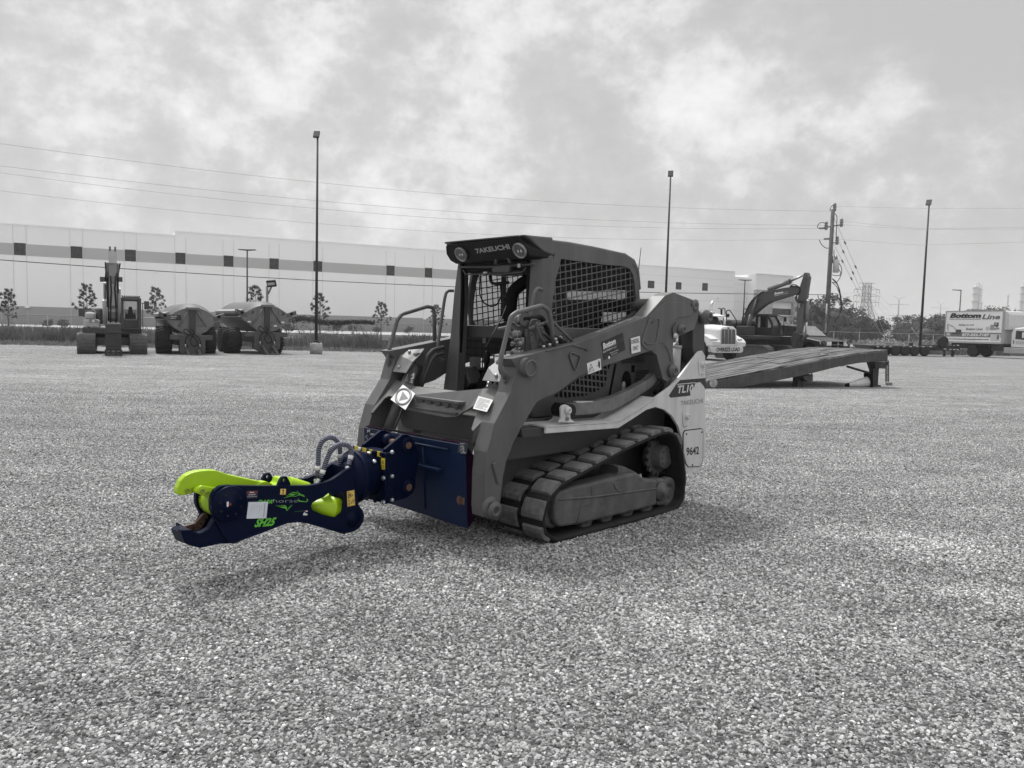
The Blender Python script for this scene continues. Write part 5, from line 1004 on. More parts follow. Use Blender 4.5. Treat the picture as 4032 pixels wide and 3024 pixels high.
for P_ in ([(1290, 1010), (1340, 1010), (1500, 1180)], [(1330, 1160), (1400, 1170), (1480, 1250)], [(1250, 1240), (1300, 1320)]): m.tube(fillet([q('S', x, y, 1, .60) for x, y in P_], .02), .013, 8)
m.build('hydraulic_line', paint, LD)
m = MB(); m.tube(fillet([q('S', x, y, 1, .64) for x, y in ((1560, 1100), (1640, 1140), (1700, 1190), (1800, 1220))], .03), .018, 9); m.build('hose', rubber, LD)
m = MB(); m.tube([q('S', 1690, 1070, 1, .64), q('S', 1740, 1140, 1, .64)], .010, 8); m.tube([q('S', 1720, 1040, 1, .64), q('S', 1745, 1010, 1, .64)], .014, 8); m.sphere(q('S', 1585, 1165, 1, .64), .016); m.build('hose_fitting', steel, LD)
# tower top sheet with torn non-slip tape along the arm
m = MB()
for x0, y0, x1, y1 in ((740, 1062, 790, 1046), (830, 1030, 870, 1014), (880, 1008, 930, 990), (935, 986, 1000, 960), (1010, 956, 1060, 936), (1070, 932, 1150, 902), (1165, 897, 1230, 872), (1245, 866, 1310, 842)):
    a = q('B', x0, y0, 1, .69); b_ = q('B', x1, y1, 1, .69); m.slab([a, b_, b_ + Vector((0, -.05, .0)), a + Vector((0, -.05, .0))], .003, (0, 0, 1))
m.build('grip_tape', mat('grip_tape', .20, .9, var=.5, scale=60), LD)
m = MB(); a = q('B', 1348, 800, 1, .68); m.cyl(a - Vector((0, 0, .03)), a + Vector((0, 0, .02)), .02, n=10); m.build('bolt', paint, LD)

# ------------------------------------------------------------------ stickers on the loader
def sticker(c, pts, y, m_, name='sticker', parent=LD):
    P_ = [q(c, a, b, 1, y) for a, b in pts]; s = MB(); s.slab(P_, .0012, (0, 1, 0)); return s.build(name, m_, parent)
s1 = sticker('T', [(800, 545), (1115, 402), (1150, 655), (835, 805)], .7512, mat('sticker_black', .022, .6, var=.2, scale=20))
panel_text('T', 'Bottom', [(832, 645), (1012, 562), (826, 560)], .7526, white, s1, shear=.0, bold=.045); panel_text('T', 'Line', [(1024, 566), (1128, 520), (1020, 492)], .7526, mat('sticker_dim', .055, .6), s1, shear=.1, bold=.01)
panel_text('T', 'EQUIPMENT LLC', [(826, 708), (1022, 622), (826, 675)], .7526, mat('letter_pale', .5, .5), s1, bold=.02); panel_text('T', 'Rentals and Sales', [(928, 712), (1048, 660), (926, 692)], .7526, mat('letter_pale', .5, .5), s1, bold=.02); panel_text('T', '877.332.7187', [(948, 738), (1036, 700), (946, 720)], .7526, mat('letter_pale', .5, .5), s1, bold=.02)
m = MB(); m.tube([q('T', 832, 652, 1, .7528), q('T', 1020, 566, 1, .7528)], .0018, 4); m.build('rule', mat('letter_pale', .5, .5), s1); m = MB(); a = q('T', 915, 765, 1, .7525); m.lathe([(0, .012), (.001, .012)], a, (0, 1, 0), 12); m.build('emblem', white, s1)
s2 = sticker('T', [(1228, 488), (1360, 452), (1372, 678), (1242, 712)], .7582, white)
panel_text('T', 'DIESEL', [(1240, 572), (1355, 542), (1238, 512)], .7596, ink, s2, bold=.01); panel_text('T', 'ONLY', [(1262, 668), (1345, 645), (1258, 608)], .7596, ink, s2, bold=.01)
s3 = sticker('T', [(592, 850), (788, 778), (802, 940), (612, 1010)], .7512, white)
m = MB(); tri = [q('T', x, y, 1, .7528) for x, y in ((650, 858), (694, 950), (620, 976))]; m.tube(tri, .0028, 4, closed=True); m.tube([q('T', 640, 945, 1, .7528), q('T', 668, 900, 1, .7528)], .003, 4); m.build('warning_symbol', ink, s3)
m = MB(); m.sphere(q('T', 768, 818, 1, .7528), .006, 8, 6, (1, .2, 1)); m.slab([q('T', x, y, 1, .7526) for x, y in ((754, 832), (782, 826), (786, 870), (782, 915), (766, 918), (758, 875))], .0006, (0, 1, 0)); m.tube([q('T', 735, 886, 1, .7528), q('T', 756, 880, 1, .7528)], .0025, 4); m.build('figure_symbol', ink, s3)
# diamond sticker on the apron, far side; paper label on the near side
def aps(c, x, y): 
    n = Vector((.707, 0, .707)); w0 = Vector((1.15, 0, 1.10)) + n * .042
    d = pray(*pix(c, x, y)); cp = Vector((0, 0, CAM_H)); nw = LF.ax[0] * n.x + LF.ax[1] * n.y + LF.ax[2] * n.z; o = LF.w(*w0); t = (o - cp).dot(nw) / d.dot(nw); w = cp + d * t - LF.o
    return Vector((w.dot(LF.ax[0]), w.dot(LF.ax[1]), w.dot(LF.ax[2])))
nn = Vector((.707, 0, .707))
dm = [aps('C', x, y) for x, y in ((590, 520), (742, 632), (620, 835), (436, 705))]; m = MB(); m.slab(dm, .0015, nn); s4 = m.build('sticker', white, LD)
ctr = sum(dm, Vector()) / 4; u = (dm[1] - dm[0]).normalized(); v = (dm[0] - dm[3]); v = (v - u * v.dot(u)).normalized(); X_ = (dm[1] - dm[3]).normalized(); Y_ = (dm[0] - dm[2]).normalized()
m = MB(); rr_ = (dm[1] - dm[3]).length * .30; rr2 = (dm[0] - dm[2]).length * .30
m.tube([ctr + nn * .003 + X_ * math.cos(a) * rr_ + Y_ * math.sin(a) * rr2 for a in [2 * math.pi * k / 30 for k in range(30)]], .010, 4, closed=True); m.build('ring', greyink, s4)
m = MB(); m.slab([ctr + nn * .002 + X_ * a * rr_ + Y_ * b * rr2 for a, b in ((0, .70), (-.62, -.42), (.62, -.42))], .001, nn); m.build('triangle', greyink, s4)
for txt, sg in (('DID YOU DO YOUR', 1), ('WALK AROUND ?', -1)):
    m = MB()
    for k, ch in enumerate(txt):
        if ch == ' ': continue
        a = R(90) - sg * R(118) * ((k + .5) / len(txt) - .5) * 1.0 if sg > 0 else R(-90) + R(118) * ((k + .5) / len(txt) - .5)
        e_r = X_ * math.cos(a) * rr_ + Y_ * math.sin(a) * rr2; tang = (X_ * -math.sin(a) * rr_ + Y_ * math.cos(a) * rr2).normalized() * (-sg); up_ = e_r.normalized() * sg
        m.text(ch, ctr + nn * .0035 + e_r - tang * .004 - up_ * .006, tang * .008, up_ * .012, t=.004, bold=.02)
    m.build('lettering', white, s4, fix=False)
lb = [aps('C', x, y) for x, y in ((1530, 662), (1712, 712), (1635, 860), (1462, 820))]; m = MB(); m.slab(lb, .0015, nn); s5 = m.build('paper_label', mat('paper', .66, .7, var=.06, scale=30), LD)
m = MB()
for k in range(9): f = .12 + k * .09; a = lb[0].lerp(lb[3], f); b_ = lb[1].lerp(lb[2], f); m.slab([a.lerp(b_, .10) + nn * .002, a.lerp(b_, .88 - .25 * (k % 4 == 3)) + nn * .002, a.lerp(b_, .88 - .25 * (k % 4 == 3)) + nn * .002 + (lb[3] - lb[0]) * .03, a.lerp(b_, .10) + nn * .002 + (lb[3] - lb[0]) * .03], .0005, nn)
m.build('print_line', greyink, s5)

# ------------------------------------------------------------------ rubber track and its frame
belt = [(.78, .03), (0, .03), (-.76, .03), (-.85, .09), (-.875, .20), (-.86, .36), (-.80, .55), (-.72, .665), (-.60, .715), (-.45, .705), (-.04, .63), (.40, .52), (.76, .43), (.88, .34), (.93, .22), (.90, .11)]
bl = [(v.x, v.z) for v in fillet([(x, 0, z) for x, z in belt], .06, 3, closed=True)]
def resample(P, step):
    P = P + [P[0]]; out = []; acc = 0
    L_ = [math.dist(a, b) for a, b in zip(P[:-1], P[1:])]; tot = sum(L_); n = round(tot / step); k = 0; pos = 0
    for i in range(n):
        d = i * tot / n
        while pos + L_[k] < d: pos += L_[k]; k += 1
        f = (d - pos) / L_[k]; a, b = P[k], P[k + 1]; out.append((a[0] + (b[0] - a[0]) * f, a[1] + (b[1] - a[1]) * f))
    return out, tot
bp_, tot = resample(bl, .03)
def normals(P):
    N_ = []
    for i in range(len(P)):
        a = P[i - 1]; b = P[(i + 1) % len(P)]; dx, dz = b[0] - a[0], b[1] - a[1]; l_ = math.hypot(dx, dz); N_.append((-dz / l_, dx / l_))
    cx = sum(p[0] for p in P) / len(P); cz = sum(p[1] for p in P) / len(P)
    s = sum((p[0] - cx) * n[0] + (p[1] - cz) * n[1] for p, n in zip(P, N_)); return [(n[0], n[1]) if s > 0 else (-n[0], -n[1]) for n in N_]
bn = normals(bp_)
T0, T1 = .388, .835
def track(sign):
    m = MB(); n = len(bp_); sec = [(T0, .0), (T0 + .012, .016), (T1 - .012, .016), (T1, .0), (T1, -.012), (T1 - .03, -.022), (T0 + .03, -.022), (T0, -.012)]; k = len(sec)
    vs = [(p[0] + nn_[0] * o, sign * y, p[1] + nn_[1] * o) for p, nn_ in zip(bp_, bn) for y, o in sec]
    fs = [(i * k + j, i * k + (j + 1) % k, ((i + 1) % n) * k + (j + 1) % k, ((i + 1) % n) * k + j) for i in range(n) for j in range(k)]
    m.add(vs, fs, True); root = m.build('rubber_track', rubber, LD)
    # tread lugs, two staggered rows
    n_l = round(tot / .182); lug = MB()
    def at(d):
        d = (d % tot) / tot * n; i = int(d) % n; f = d - int(d); a, b = bp_[i], bp_[(i + 1) % n]; na, nb = bn[i], bn[(i + 1) % n]
        return Vector((a[0] + (b[0] - a[0]) * f, 0, a[1] + (b[1] - a[1]) * f)), Vector((na[0] + (nb[0] - na[0]) * f, 0, na[1] + (nb[1] - na[1]) * f)).normalized()
    for r_, (ya, yb) in enumerate(((.636, T1 - .004), (T0 + .004, .592))):
        for i in range(n_l):
            d0 = (i + .5 * r_) * tot / n_l; L_ = .136; lg = MB(); rows = []
            for sft, hh in ((0, .0), (.010, .020), (.25 * L_, .025), (.5 * L_, .026), (.75 * L_, .025), (L_ - .010, .020), (L_, .0)):
                p, nv = at(d0 + sft); tap = .006 if hh > .01 else 0
                sk_ = .022 * (1 if r_ == 0 else -1)
                rows.append([(p + nv * (.014 + hh) + Vector((0, sign * (ya + tap), 0))), (p + nv * (.014 + hh) + Vector((0, sign * (yb - tap), 0)))])
            vs = [v for r2 in rows for v in r2]; fs = [(2 * j, 2 * j + 1, 2 * j + 3, 2 * j + 2) for j in range(len(rows) - 1)] + [tuple(range(0, 2 * len(rows), 2)), tuple(range(1, 2 * len(rows), 2))]
            lg.add(vs, fs); lg.build('tread_lug', lugm, root, .004)
    # drive lugs inside
    dl = MB()
    for i in range(int(tot / .086)):
        p, nv = at(i * tot / int(tot / .086)); c_ = p - nv * .035 + Vector((0, sign * .613, 0)); ang = math.atan2(nv.x, nv.z); dl.box(c_, (.035, .05, .04), Matrix.Rotation(ang, 3, 'Y'))
    dl.build('drive_teeth', rubber, root, .004)
    cm = MB()
    for i in range(int(tot / .086)):
        p, nv = at(i * tot / int(tot / .086) + .04); ang = math.atan2(nv.x, nv.z); cm.box(p + nv * .0155 + Vector((0, sign * .613, 0)), (.04, .030, .004), Matrix.Rotation(ang, 3, 'Y'))
    cm.build('sprocket_window', blackm, root)
    # frame, rollers, idlers, sprocket
    ol = S('G', [(846, 890), (850, 990), (868, 1035), (900, 1052), (1060, 1030), (1500, 925), (1740, 862), (1745, 640), (1640, 632), (1590, 600), (1555, 578), (1500, 590), (1400, 612), (1160, 672), (1020, 700), (890, 745), (862, 800)], .80)
    f = MB(); f.prism(ol, 'y', sign * .64, sign * .80); fo = f.build('track_frame', ufr, LD, .02)
    f = MB(); f.prism(S('G', [(1380, 612), (1405, 570), (1400, 530), (1345, 508), (1450, 520), (1560, 575), (1600, 606), (1480, 640)], .74), 'y', sign * .55, sign * .74); f.build('frame_arm', ufr, fo, .01)
    f = MB(); f.prism(smooth_poly(S('G', [(1358, 665), (1440, 655), (1480, 690), (1482, 735), (1412, 750), (1375, 715)], .80), .012), 'y', sign * .80, sign * .806); f.build('cover_plate', ufr, fo, .003)
    f = MB(); f.tube([Vector((v.x, sign * .802, v.z)) for v in (q('G', x, y, 1, .80) for x, y in ((1178, 690), (1175, 835), (1088, 860), (1035, 1030)))], .006, 5); f.tube([Vector((v.x, sign * .80, v.z)) for v in (q('G', x, y, 1, .80) for x, y in ((880, 812), (1180, 790), (1740, 715)))], .008, 5); f.build('fold_line', ufr, fo)
    for (x, y, r_, nm) in ((1830, 745, .128, 'rear_idler'), (835, 900, .135, 'front_idler'), (1120, 1000, .078, 'roller'), (1298, 955, .078, 'roller'), (1480, 905, .078, 'roller'), (1650, 862, .078, 'roller')):
        p = q('G', x, y, 1, .73); z = r_ + .022 if r_ < .1 else max(p.z, r_ + .012); w = MB()
        for ya, yb in ((.545, .600), (.665, .745)): w.lathe([(0, r_ * .55), (0, r_ - .012), (.012, r_), (yb - ya - .012, r_), (yb - ya, r_ - .012), (yb - ya, r_ * .55), (yb - ya - .015, r_ * .5), (yb - ya - .015, .0)], (p.x, sign * ya, z), (0, sign, 0), 28)
        w.cyl((p.x, sign * .50, z), (p.x, sign * .76, z), r_ * .32, n=14); w.build(nm, ufr, fo)
    p = q('G', 1788, 745, 1, .79); w = MB(); w.lathe([(0, .085), (.02, .08), (.02, .05), (.035, .045), (.035, .02), (.05, .018)], (p.x, sign * .77, p.z), (0, sign, 0), 24); w.build('hub_cap', ufr, fo)
    f = MB(); f.prism(S('G', [(1740, 640), (1805, 625), (1840, 700), (1840, 800), (1790, 870), (1740, 862)], .77), 'y', sign * .66, sign * .77); f.build('idler_yoke', ufr, fo, .02)
    c_ = q('G', 1740, 430, 1, .62); R_ = .175; sp = MB(); teeth = 15; pr_ = []
    for i in range(teeth * 4):
        a = 2 * math.pi * i / (teeth * 4); rr = R_ if i % 4 in (0, 1) else R_ - .030; pr_.append((c_.x + rr * math.cos(a), c_.z + rr * math.sin(a)))
    sp.prism(pr_, 'y', sign * .60, sign * .635); so2 = sp.build('sprocket', ufr, LD, .003)
    sp = MB(); h = q('G', 1775, 398, 1, .70); sp.lathe([(0, .13), (.06, .13), (.09, .105), (.15, .10), (.16, .09), (.16, .02)], (c_.x, sign * .56, c_.z), (0, sign, 0), 26); mo2 = sp.build('drive_motor', ufr, LD)
    for k in range(9): a = 2 * math.pi * k / 9; b3 = MB(); b3.cyl((c_.x + .078 * math.cos(a), sign * .72, c_.z + .078 * math.sin(a)), (c_.x + .078 * math.cos(a), sign * .728, c_.z + .078 * math.sin(a)), .008, n=6); b3.build('bolt', mat('bolt_dark', .05), mo2)
track(1); track(-1)
# ------------------------------------------------------------------ cutting shear on the loader's coupler (same frame as the loader)
navy = mat('navy_paint', (.0012, .0045, .0230), .45, var=.15, scale=5, bump=.08, bscale=200, spec=.09)
navyp = mat('navy_plate', (.0034, .0125, .045), .48, var=.2, scale=4, bump=.08, bscale=200, spec=.22)
lime = mat('lime_paint', (.36, .57, .003), .42, var=.08, scale=6, bump=.06, bscale=200, coat=.1)
limed = mat('lime_decal', (.10, .42, .03), .5, var=.05)
yell = mat('yellow_sticker', (.78, .62, .05), .5, var=.05); amber = mat('amber_sticker', (.78, .55, .13), .5, var=.06)
zinc = mat('zinc', (.55, .58, .60), .3, metal=.85, var=.2, scale=60); rust = mat('rusty_pin', (.12, .065, .045), .7, var=.4, scale=30, bump=.3)
blade = mat('blade_steel', (.085, .045, .034), .55, var=.45, scale=25, bump=.2); darkr = mat('maroon_edge', (.008, .001, .008), .85, var=.2, spec=.05)
paperb = mat('paper_bluish', (.62, .66, .72), .6, var=.05)
SH = thing('cutting_shear', 'navy and lime green hydraulic cutting shear mounted on the front of the tracked loader', 'demolition shear', LF.o, LF.rz)
def SS(c, pts, y): return LF.side(c, pts, y)
SY = .12                                                   # outer face of the near side plate
# mounting plate, leaning slightly
def mp(y, z): return Vector((1.405 + (z - .2) * .06, y, z))
pts = [(-.60, .20), (.585, .185), (.585, .755), (-.60, .745)]
m = MB(); m.slab([mp(y, z) for y, z in pts], .016, (1, 0, 0)); pl_ = m.build('mount_plate', navyp, SH, .003)
m = MB(); m.slab([mp(.585, .185), mp(.62, .26) - Vector((.03, 0, 0)), mp(.62, .69) - Vector((.03, 0, 0)), mp(.585, .755)], .008, (1, 0, 0)); m.slab([mp(-.60, .75), mp(.585, .76), mp(.585, .768) - Vector((.03, 0, 0)), mp(-.60, .757) - Vector((.03, 0, 0))], .004, (0, 0, 1)); m.build('maroon_edge', darkr, pl_)
m = MB()
for a0, n_ in ((-.36, 11), (.05, 12)):
    for k in range(n_): m.box((1.435, a0 + k * .026, .764), (.012, .014, .012))
m.build('hook_teeth', mat('tooth_dark', (.01, .01, .012), .7), pl_)
m = MB(); m.tube([mp(-.30, .70) + Vector((.022, 0, 0)), mp(.42, .705) + Vector((.022, 0, 0))], .009, 6); m.tube([mp(.14, .70) + Vector((.02, 0, 0)), mp(.14, .24) + Vector((.02, 0, 0))], .006, 6); m.build('weld_bead', navyp, pl_)
m = MB(); m.box(mp(.22, .555) + Vector((.035, 0, 0)), (.05, .27, .022)); m.build('rib', navyp, pl_, .004)
m = MB(); m.box(mp(.545, .37) + Vector((.018, 0, 0)), (.004, .05, .045)); m.lathe([(0, .03), (.004, .03)], mp(.52, .37) + Vector((.016, 0, 0)), (1, 0, 0), 18); m.build('pin_slot', rust, pl_)
m = MB(); m.slab([q('C', x, y, 0, 1.46) for x, y in ((1290, 1232), (1403, 1250), (1383, 1385), (1268, 1365))], .0015, (1, 0, 0)); tp = m.build('rating_plate', mat('plate_dark', (.03, .04, .06), .4), pl_)
m = MB()
for k, (a, b) in enumerate(((1300, 1345), (1305, 1330), (1300, 1325), (1300, 1320), (1298, 1318), (1296, 1312))):
    p0_ = q('C', a, 1252 + k * 18, 0, 1.463); p1_ = q('C', b + 15, 1254 + k * 19, 0, 1.463); m.tube([p0_, p1_], .0012, 4)
    if k > 1: m.tube([q('C', 1328, 1258 + k * 18, 0, 1.463), q('C', 1352, 1262 + k * 18, 0, 1.463)], .002, 4)
m.tube([q('C', 1312, 1372, 0, 1.463), q('C', 1370, 1368, 0, 1.463)], .0025, 4); m.build('engraving', mat('engraved_white', .55, .5), pl_)
m = MB(); Q = lambda x, y: q('C', x, y, 0, 1.462)
for st in ([(145, 1120), (150, 1085), (160, 1108), (172, 1082), (178, 1118)], [(185, 1135), (195, 1128), (200, 1140), (192, 1150), (185, 1135)], [(206, 1132), (210, 1150), (220, 1130)], [(225, 1155), (228, 1135), (238, 1150)], [(150, 1155), (130, 1160), (128, 1180), (150, 1190), (148, 1215), (120, 1228)], [(160, 1200), (165, 1225)]):
    m.tube([Q(x, y) for x, y in st], .0022, 4)
m.build('chalk_writing', mat('chalk', .45, .8), pl_)
# bracket: two cheeks, pins, faceplate with stickers and bolts
ck = SS('F', [(1010, 330), (1200, 172), (1245, 165), (1300, 190), (1325, 235), (1345, 300), (1400, 390), (1345, 640), (1345, 760), (1290, 830), (1240, 862), (1020, 930)], .14)
ck = [(p[0] if p[0] > 1.44 else 1.44, p[1]) for p in ck]
m = MB(); m.prism(ck, 'y', .115, .14); c1_ = m.build('bracket_cheek', navy, SH, .004); m = MB(); m.prism(ck, 'y', -.14, -.115); m.build('bracket_cheek', navy, SH, .004)
for cx_, cy_ in ((1258, 285), (1262, 740)):
    p = q('F', cx_, cy_, 1, .14); m = MB(); m.lathe([(0, .055), (.012, .055), (.012, .036)], (p.x, .14, p.z), (0, 1, 0), 26); m.lathe([(0, .055), (.02, .052), (.06, .045), (.06, .02)], (p.x, -.115, p.z), (0, 1, 0), 26); m.build('pin_boss', navy, c1_)
    m = MB(); m.cyl((p.x, -.15, p.z), (p.x, .156, p.z), .024, n=18); m.build('pin', rust, SH)
fe = q('F', 1018, 420, 1, .175); xf = fe.x - .011; zt = q('F', 1018, 372, 1, .175).z; zb = q('F', 1018, 925, 1, .175).z
m = MB(); m.box((xf, .0, (zt + zb) / 2), (.022, .35, zt - zb)); m.box((xf - .05, .0, zt - .012), (.08, .29, .022)); m.box((xf - .05, .0, zb + .012), (.08, .29, .022)); fp = m.build('faceplate', navy, SH, .005)
m = MB(); m.box((xf - .04, .165, (zt + zb) / 2), (.056, .02, zt - zb)); m.build('faceplate_flange', navy, SH, .004)
def fq(x, y): return q('F', x, y, 0, xf + .0125)
for k, (sx, sy) in enumerate(((705, 322), (787, 342), (862, 360), (950, 380))):
    p = fq(sx, sy); m = MB(); m.box(p, (.002, .046, .036)); st_ = m.build('sticker', yell, SH)
    m = MB(); [m.box(p + Vector((.0015, 0, .010 - j * .010)), (.001, .028 - .008 * (j % 2), .003)) for j in range(3)]; m.build('print_line', mat('sticker_print', (.25, .2, .03), .5), st_)
for k, (sx, sy) in enumerate(((668, 312), (742, 330), (893, 362), (980, 383), (998, 642), (998, 905), (910, 885), (820, 860), (668, 600))):
    p = fq(sx, sy); m = MB(); m.lathe([(0, .016), (.014, .015), (.016, .008)], (xf + .011, p.y, p.z), (1, 0, 0), 6, smooth=False); m.build('bolt', zinc if k in (1, 4, 5) else navy, SH)
for sy in (360, 622, 880): p = q('F', 1085, sy, 1, .176); m = MB(); m.lathe([(0, .014), (.014, .013), (.018, .008)], (p.x, .175, p.z), (0, 1, 0), 6, smooth=False); m.build('bolt', zinc, SH)
c0_, c1_2, c2_ = fq(970, 548), fq(1010, 550), fq(972, 422); st_ = MB().slab([c0_, c1_2, fq(1012, 428), c2_], .0015, (1, 0, 0)).build('sticker', yell, SH)
def f2(x, y): return fq(x, y) + Vector((.003, 0, 0))
m = MB(); m.tube([f2(978, 482), f2(1003, 484), f2(991, 448)], .0018, 4, closed=True); m.tube([f2(991, 462), f2(991, 473)], .0015, 4)
m.tube([f2(978, 528), f2(978, 500), f2(990, 506), f2(1003, 502), f2(1003, 530), f2(990, 532)], .0018, 4, closed=True); m.build('warning_symbol', ink, st_)
# rotator
rc = Vector((0, .0, (zt + zb) / 2 + .005)); KR = .80
_P = [(0, .13), (.0, .185), (.07, .185), (.075, .195), (.09, .195), (.095, .205), (.15, .207), (.16, .215), (.19, .218), (.20, .225), (.235, .225), (.245, .215), (.25, .20), (.30, .19), (.34, .15), (.34, .05)]; m = MB(); m.lathe([(a * .62, r * KR) for a, r in _P], (xf + .012, rc.y, rc.z), (1, 0, 0), 56); m.build('rotator', navy, SH)
for a_ in (40, 66):
    a = R(a_); d = Vector((0, math.cos(a), math.sin(a))); p = Vector((xf + .075, rc.y, rc.z)) + d * .164; m = MB(); m.lathe([(-.01, .009), (.010, .009), (.010, .014), (.020, .014), (.023, .009)], p, d, 12); m.build('grease_fitting', zinc, SH)
# side plates: the outline of the whole body
body = SS('E', [(705, 645), (1000, 648), (1400, 645), (1470, 637), (1560, 620), (1640, 590), (1710, 545), (1790, 485), (1840, 462), (1868, 470)], SY) + SS('E', [(1895, 600), (1890, 700), (1895, 830), (1935, 880), (1952, 930), (1945, 990), (1910, 1050), (1860, 1085), (1765, 1108), (1700, 1090), (1560, 1045), (1400, 1000), (1300, 985), (1200, 1000), (1000, 1075), (800, 1150), (690, 1195), (640, 1190), (590, 1130), (520, 1000), (470, 880), (468, 790), (500, 700), (560, 650), (640, 640)], SY)
body = smooth_poly(body, .02, 2)
hole = SS('E', [(1640, 745), (1680, 715), (1720, 705), (1750, 720), (1770, 770), (1765, 830), (1740, 900), (1700, 950), (1660, 952), (1560, 930), (1450, 880), (1438, 845), (1450, 812), (1500, 780), (1560, 755), (1600, 720), (1632, 712)], SY)
def plate_hole(outer, inner, y0, y1, name, mt):
    cu = bpy.data.curves.new('p', 'CURVE'); cu.dimensions = '2D'; cu.fill_mode = 'BOTH'
    for P_ in (outer, inner):
        sp = cu.splines.new('POLY'); sp.points.add(len(P_) - 1); sp.use_cyclic_u = True
        for k, (x, z) in enumerate(P_): sp.points[k].co = (x, z, 0, 1)
    ob = bpy.data.objects.new('p', cu); scene.collection.objects.link(ob); cu.extrude = (y1 - y0) / 2
    me = bpy.data.meshes.new_from_object(ob.evaluated_get(bpy.context.evaluated_depsgraph_get())); bpy.data.objects.remove(ob)
    mb = MB(); mb.add([(v.co.x, (y0 + y1) / 2 + v.co.z, v.co.y) for v in me.vertices], [tuple(p.vertices) for p in me.polygons]); bpy.data.meshes.remove(me)
    o = mb.build(name, mt, SH, fix=False); bm = bmesh.new(); bm.from_mesh(o.data); bmesh.ops.remove_doubles(bm, verts=bm.verts, dist=.0004); bmesh.ops.recalc_face_normals(bm, faces=bm.faces); bm.to_mesh(o.data); bm.free()
    b = o.modifiers.new('bevel', 'BEVEL'); b.width = .004; b.segments = 2; b.limit_method = 'ANGLE'; b.angle_limit = R(50); return o
sp1 = plate_hole(body, hole, SY - .035, SY, 'side_plate', navy)
sp2 = plate_hole(body, hole, -SY + .0, -SY + .035, 'side_plate', navy)
m = MB(); bt = SS('E', [(640, 1190), (690, 1195), (800, 1150), (1000, 1075), (1200, 1000), (1300, 985), (1400, 1000), (1560, 1045), (1765, 1108)], SY); vs = []
for x, z in bt: vs += [(x, -SY + .03, z + .004), (x, SY - .03, z + .004), (x, -SY + .03, z + .016), (x, SY - .03, z + .016)]
m.add(vs, [f for i in range(len(bt) - 1) for a in (i * 4,) for f in ((a, a + 1, a + 5, a + 4), (a + 2, a + 6, a + 7, a + 3))]); m.build('belly_plate', navy, SH)
m = MB(); [m.tube([(x, SY + .001 if s > 0 else -SY - .001, z) for x, z in bt], .007, 5) for s in (1,)]; m.build('edge_weld', navy, sp1)
m = MB(); XR = xf + .225; m.prism([(XR, .30), (XR + .03, .30), (XR + .04, .60), (XR, .62)], 'y', -SY + .03, SY - .035); m.build('rear_plate', navy, SH)
# pivot discs
dc = q('E', 645, 822, 1, SY)
m = MB(); m.lathe([(-.02, .108), (.012, .108), (.018, .102), (.018, .082), (.024, .080), (.024, .048), (.030, .046), (.030, .030), (.036, .028), (.036, .0)], (dc.x, SY, dc.z), (0, 1, 0), 44); pd = m.build('pivot_disc', navy, SH)
for k in range(8): a = 2 * math.pi * k / 8 + .3; m = MB(); m.lathe([(0, .007), (.003, .007), (.003, .0)], (dc.x + .066 * math.cos(a), SY + .022, dc.z + .066 * math.sin(a)), (0, 1, 0), 10); m.build('bolt_hole', mat('hole_dark', .004, .7), pd)
m = MB(); m.slab([q('E', x, y, 1, SY + .037) for x, y in ((622, 800), (641, 800), (640, 840), (630, 853), (620, 842))], .001, (0, 1, 0)); m.build('pivot_tag', white, pd)
m = MB(); m.lathe([(0, .008), (.004, .006)], q('E', 655, 826, 1, SY + .036), (0, 1, 0), 10); m.build('grease_cap', mat('cap_red', (.25, .01, .01), .4), pd)
m = MB(); m.lathe([(0, .108), (.03, .108)], (dc.x, -SY - .002, dc.z), (0, 1, 0), 40); m.lathe([(0, .095), (.03, .095)], (dc.x, -.085, dc.z), (0, 1, 0), 40); m.build('pivot_disc', navy, SH)
m = MB(); m.lathe([(0, .095), (.165, .095)], (dc.x, -.083, dc.z), (0, 1, 0), 48); m.build('jaw_hub', lime, SH)
p = q('E', 1845, 965, 1, SY); m = MB(); m.lathe([(-.002, .055), (.004, .055), (.004, .035), (.007, .035), (.007, 0)], (p.x, SY, p.z), (0, 1, 0), 30); m.build('pin_cap', navy, sp1)
# upper jaw (lime), two thicknesses
uj = SS('U', [(145, 700), (165, 590), (215, 470), (290, 390), (400, 335), (520, 310), (660, 297), (800, 302), (1000, 370), (1500, 480), (1700, 520), (1700, 640), (1400, 700), (1000, 800), (800, 700), (700, 740), (610, 700), (500, 670), (430, 665), (280, 710)], .03)
uj = [(v.x, v.z) for v in fillet([(a, 0, b) for a, b in uj], .03, 3, closed=True)]
m = MB(); m.prism(uj, 'y', -.025, .03); u1 = m.build('upper_jaw', lime, SH, .006)
uj2 = SS('U', [(440, 655), (500, 575), (560, 545), (680, 565), (860, 590), (1000, 640), (1060, 900), (880, 1010), (740, 1000), (700, 770), (630, 730), (520, 690)], .078)
m = MB(); m.prism(smooth_poly(uj2, .02), 'y', .0305, .078); m.build('jaw_cheek', lime, u1, .008)
for x, y, yy in ((318, 633, .03), (416, 612, .03), (566, 634, .078), (648, 677, .078)):
    p = q('U', x, y, 1, yy); m = MB(); m.lathe([(0, .014), (.006, .014), (.008, .012), (.008, .009), (.003, .008), (.003, 0)], p, (0, 1, 0), 22); m.build('blade_bolt', mat('bolt_olive', (.22, .30, .03), .45), u1)
m = MB(); c_ = q('E', 970, 690, 1, .02); m.lathe([(0, .075), (.07, .075)], (c_.x, -.03, c_.z - .02), (0, 1, 0), 36); m.build('jaw_lobe', lime, SH)
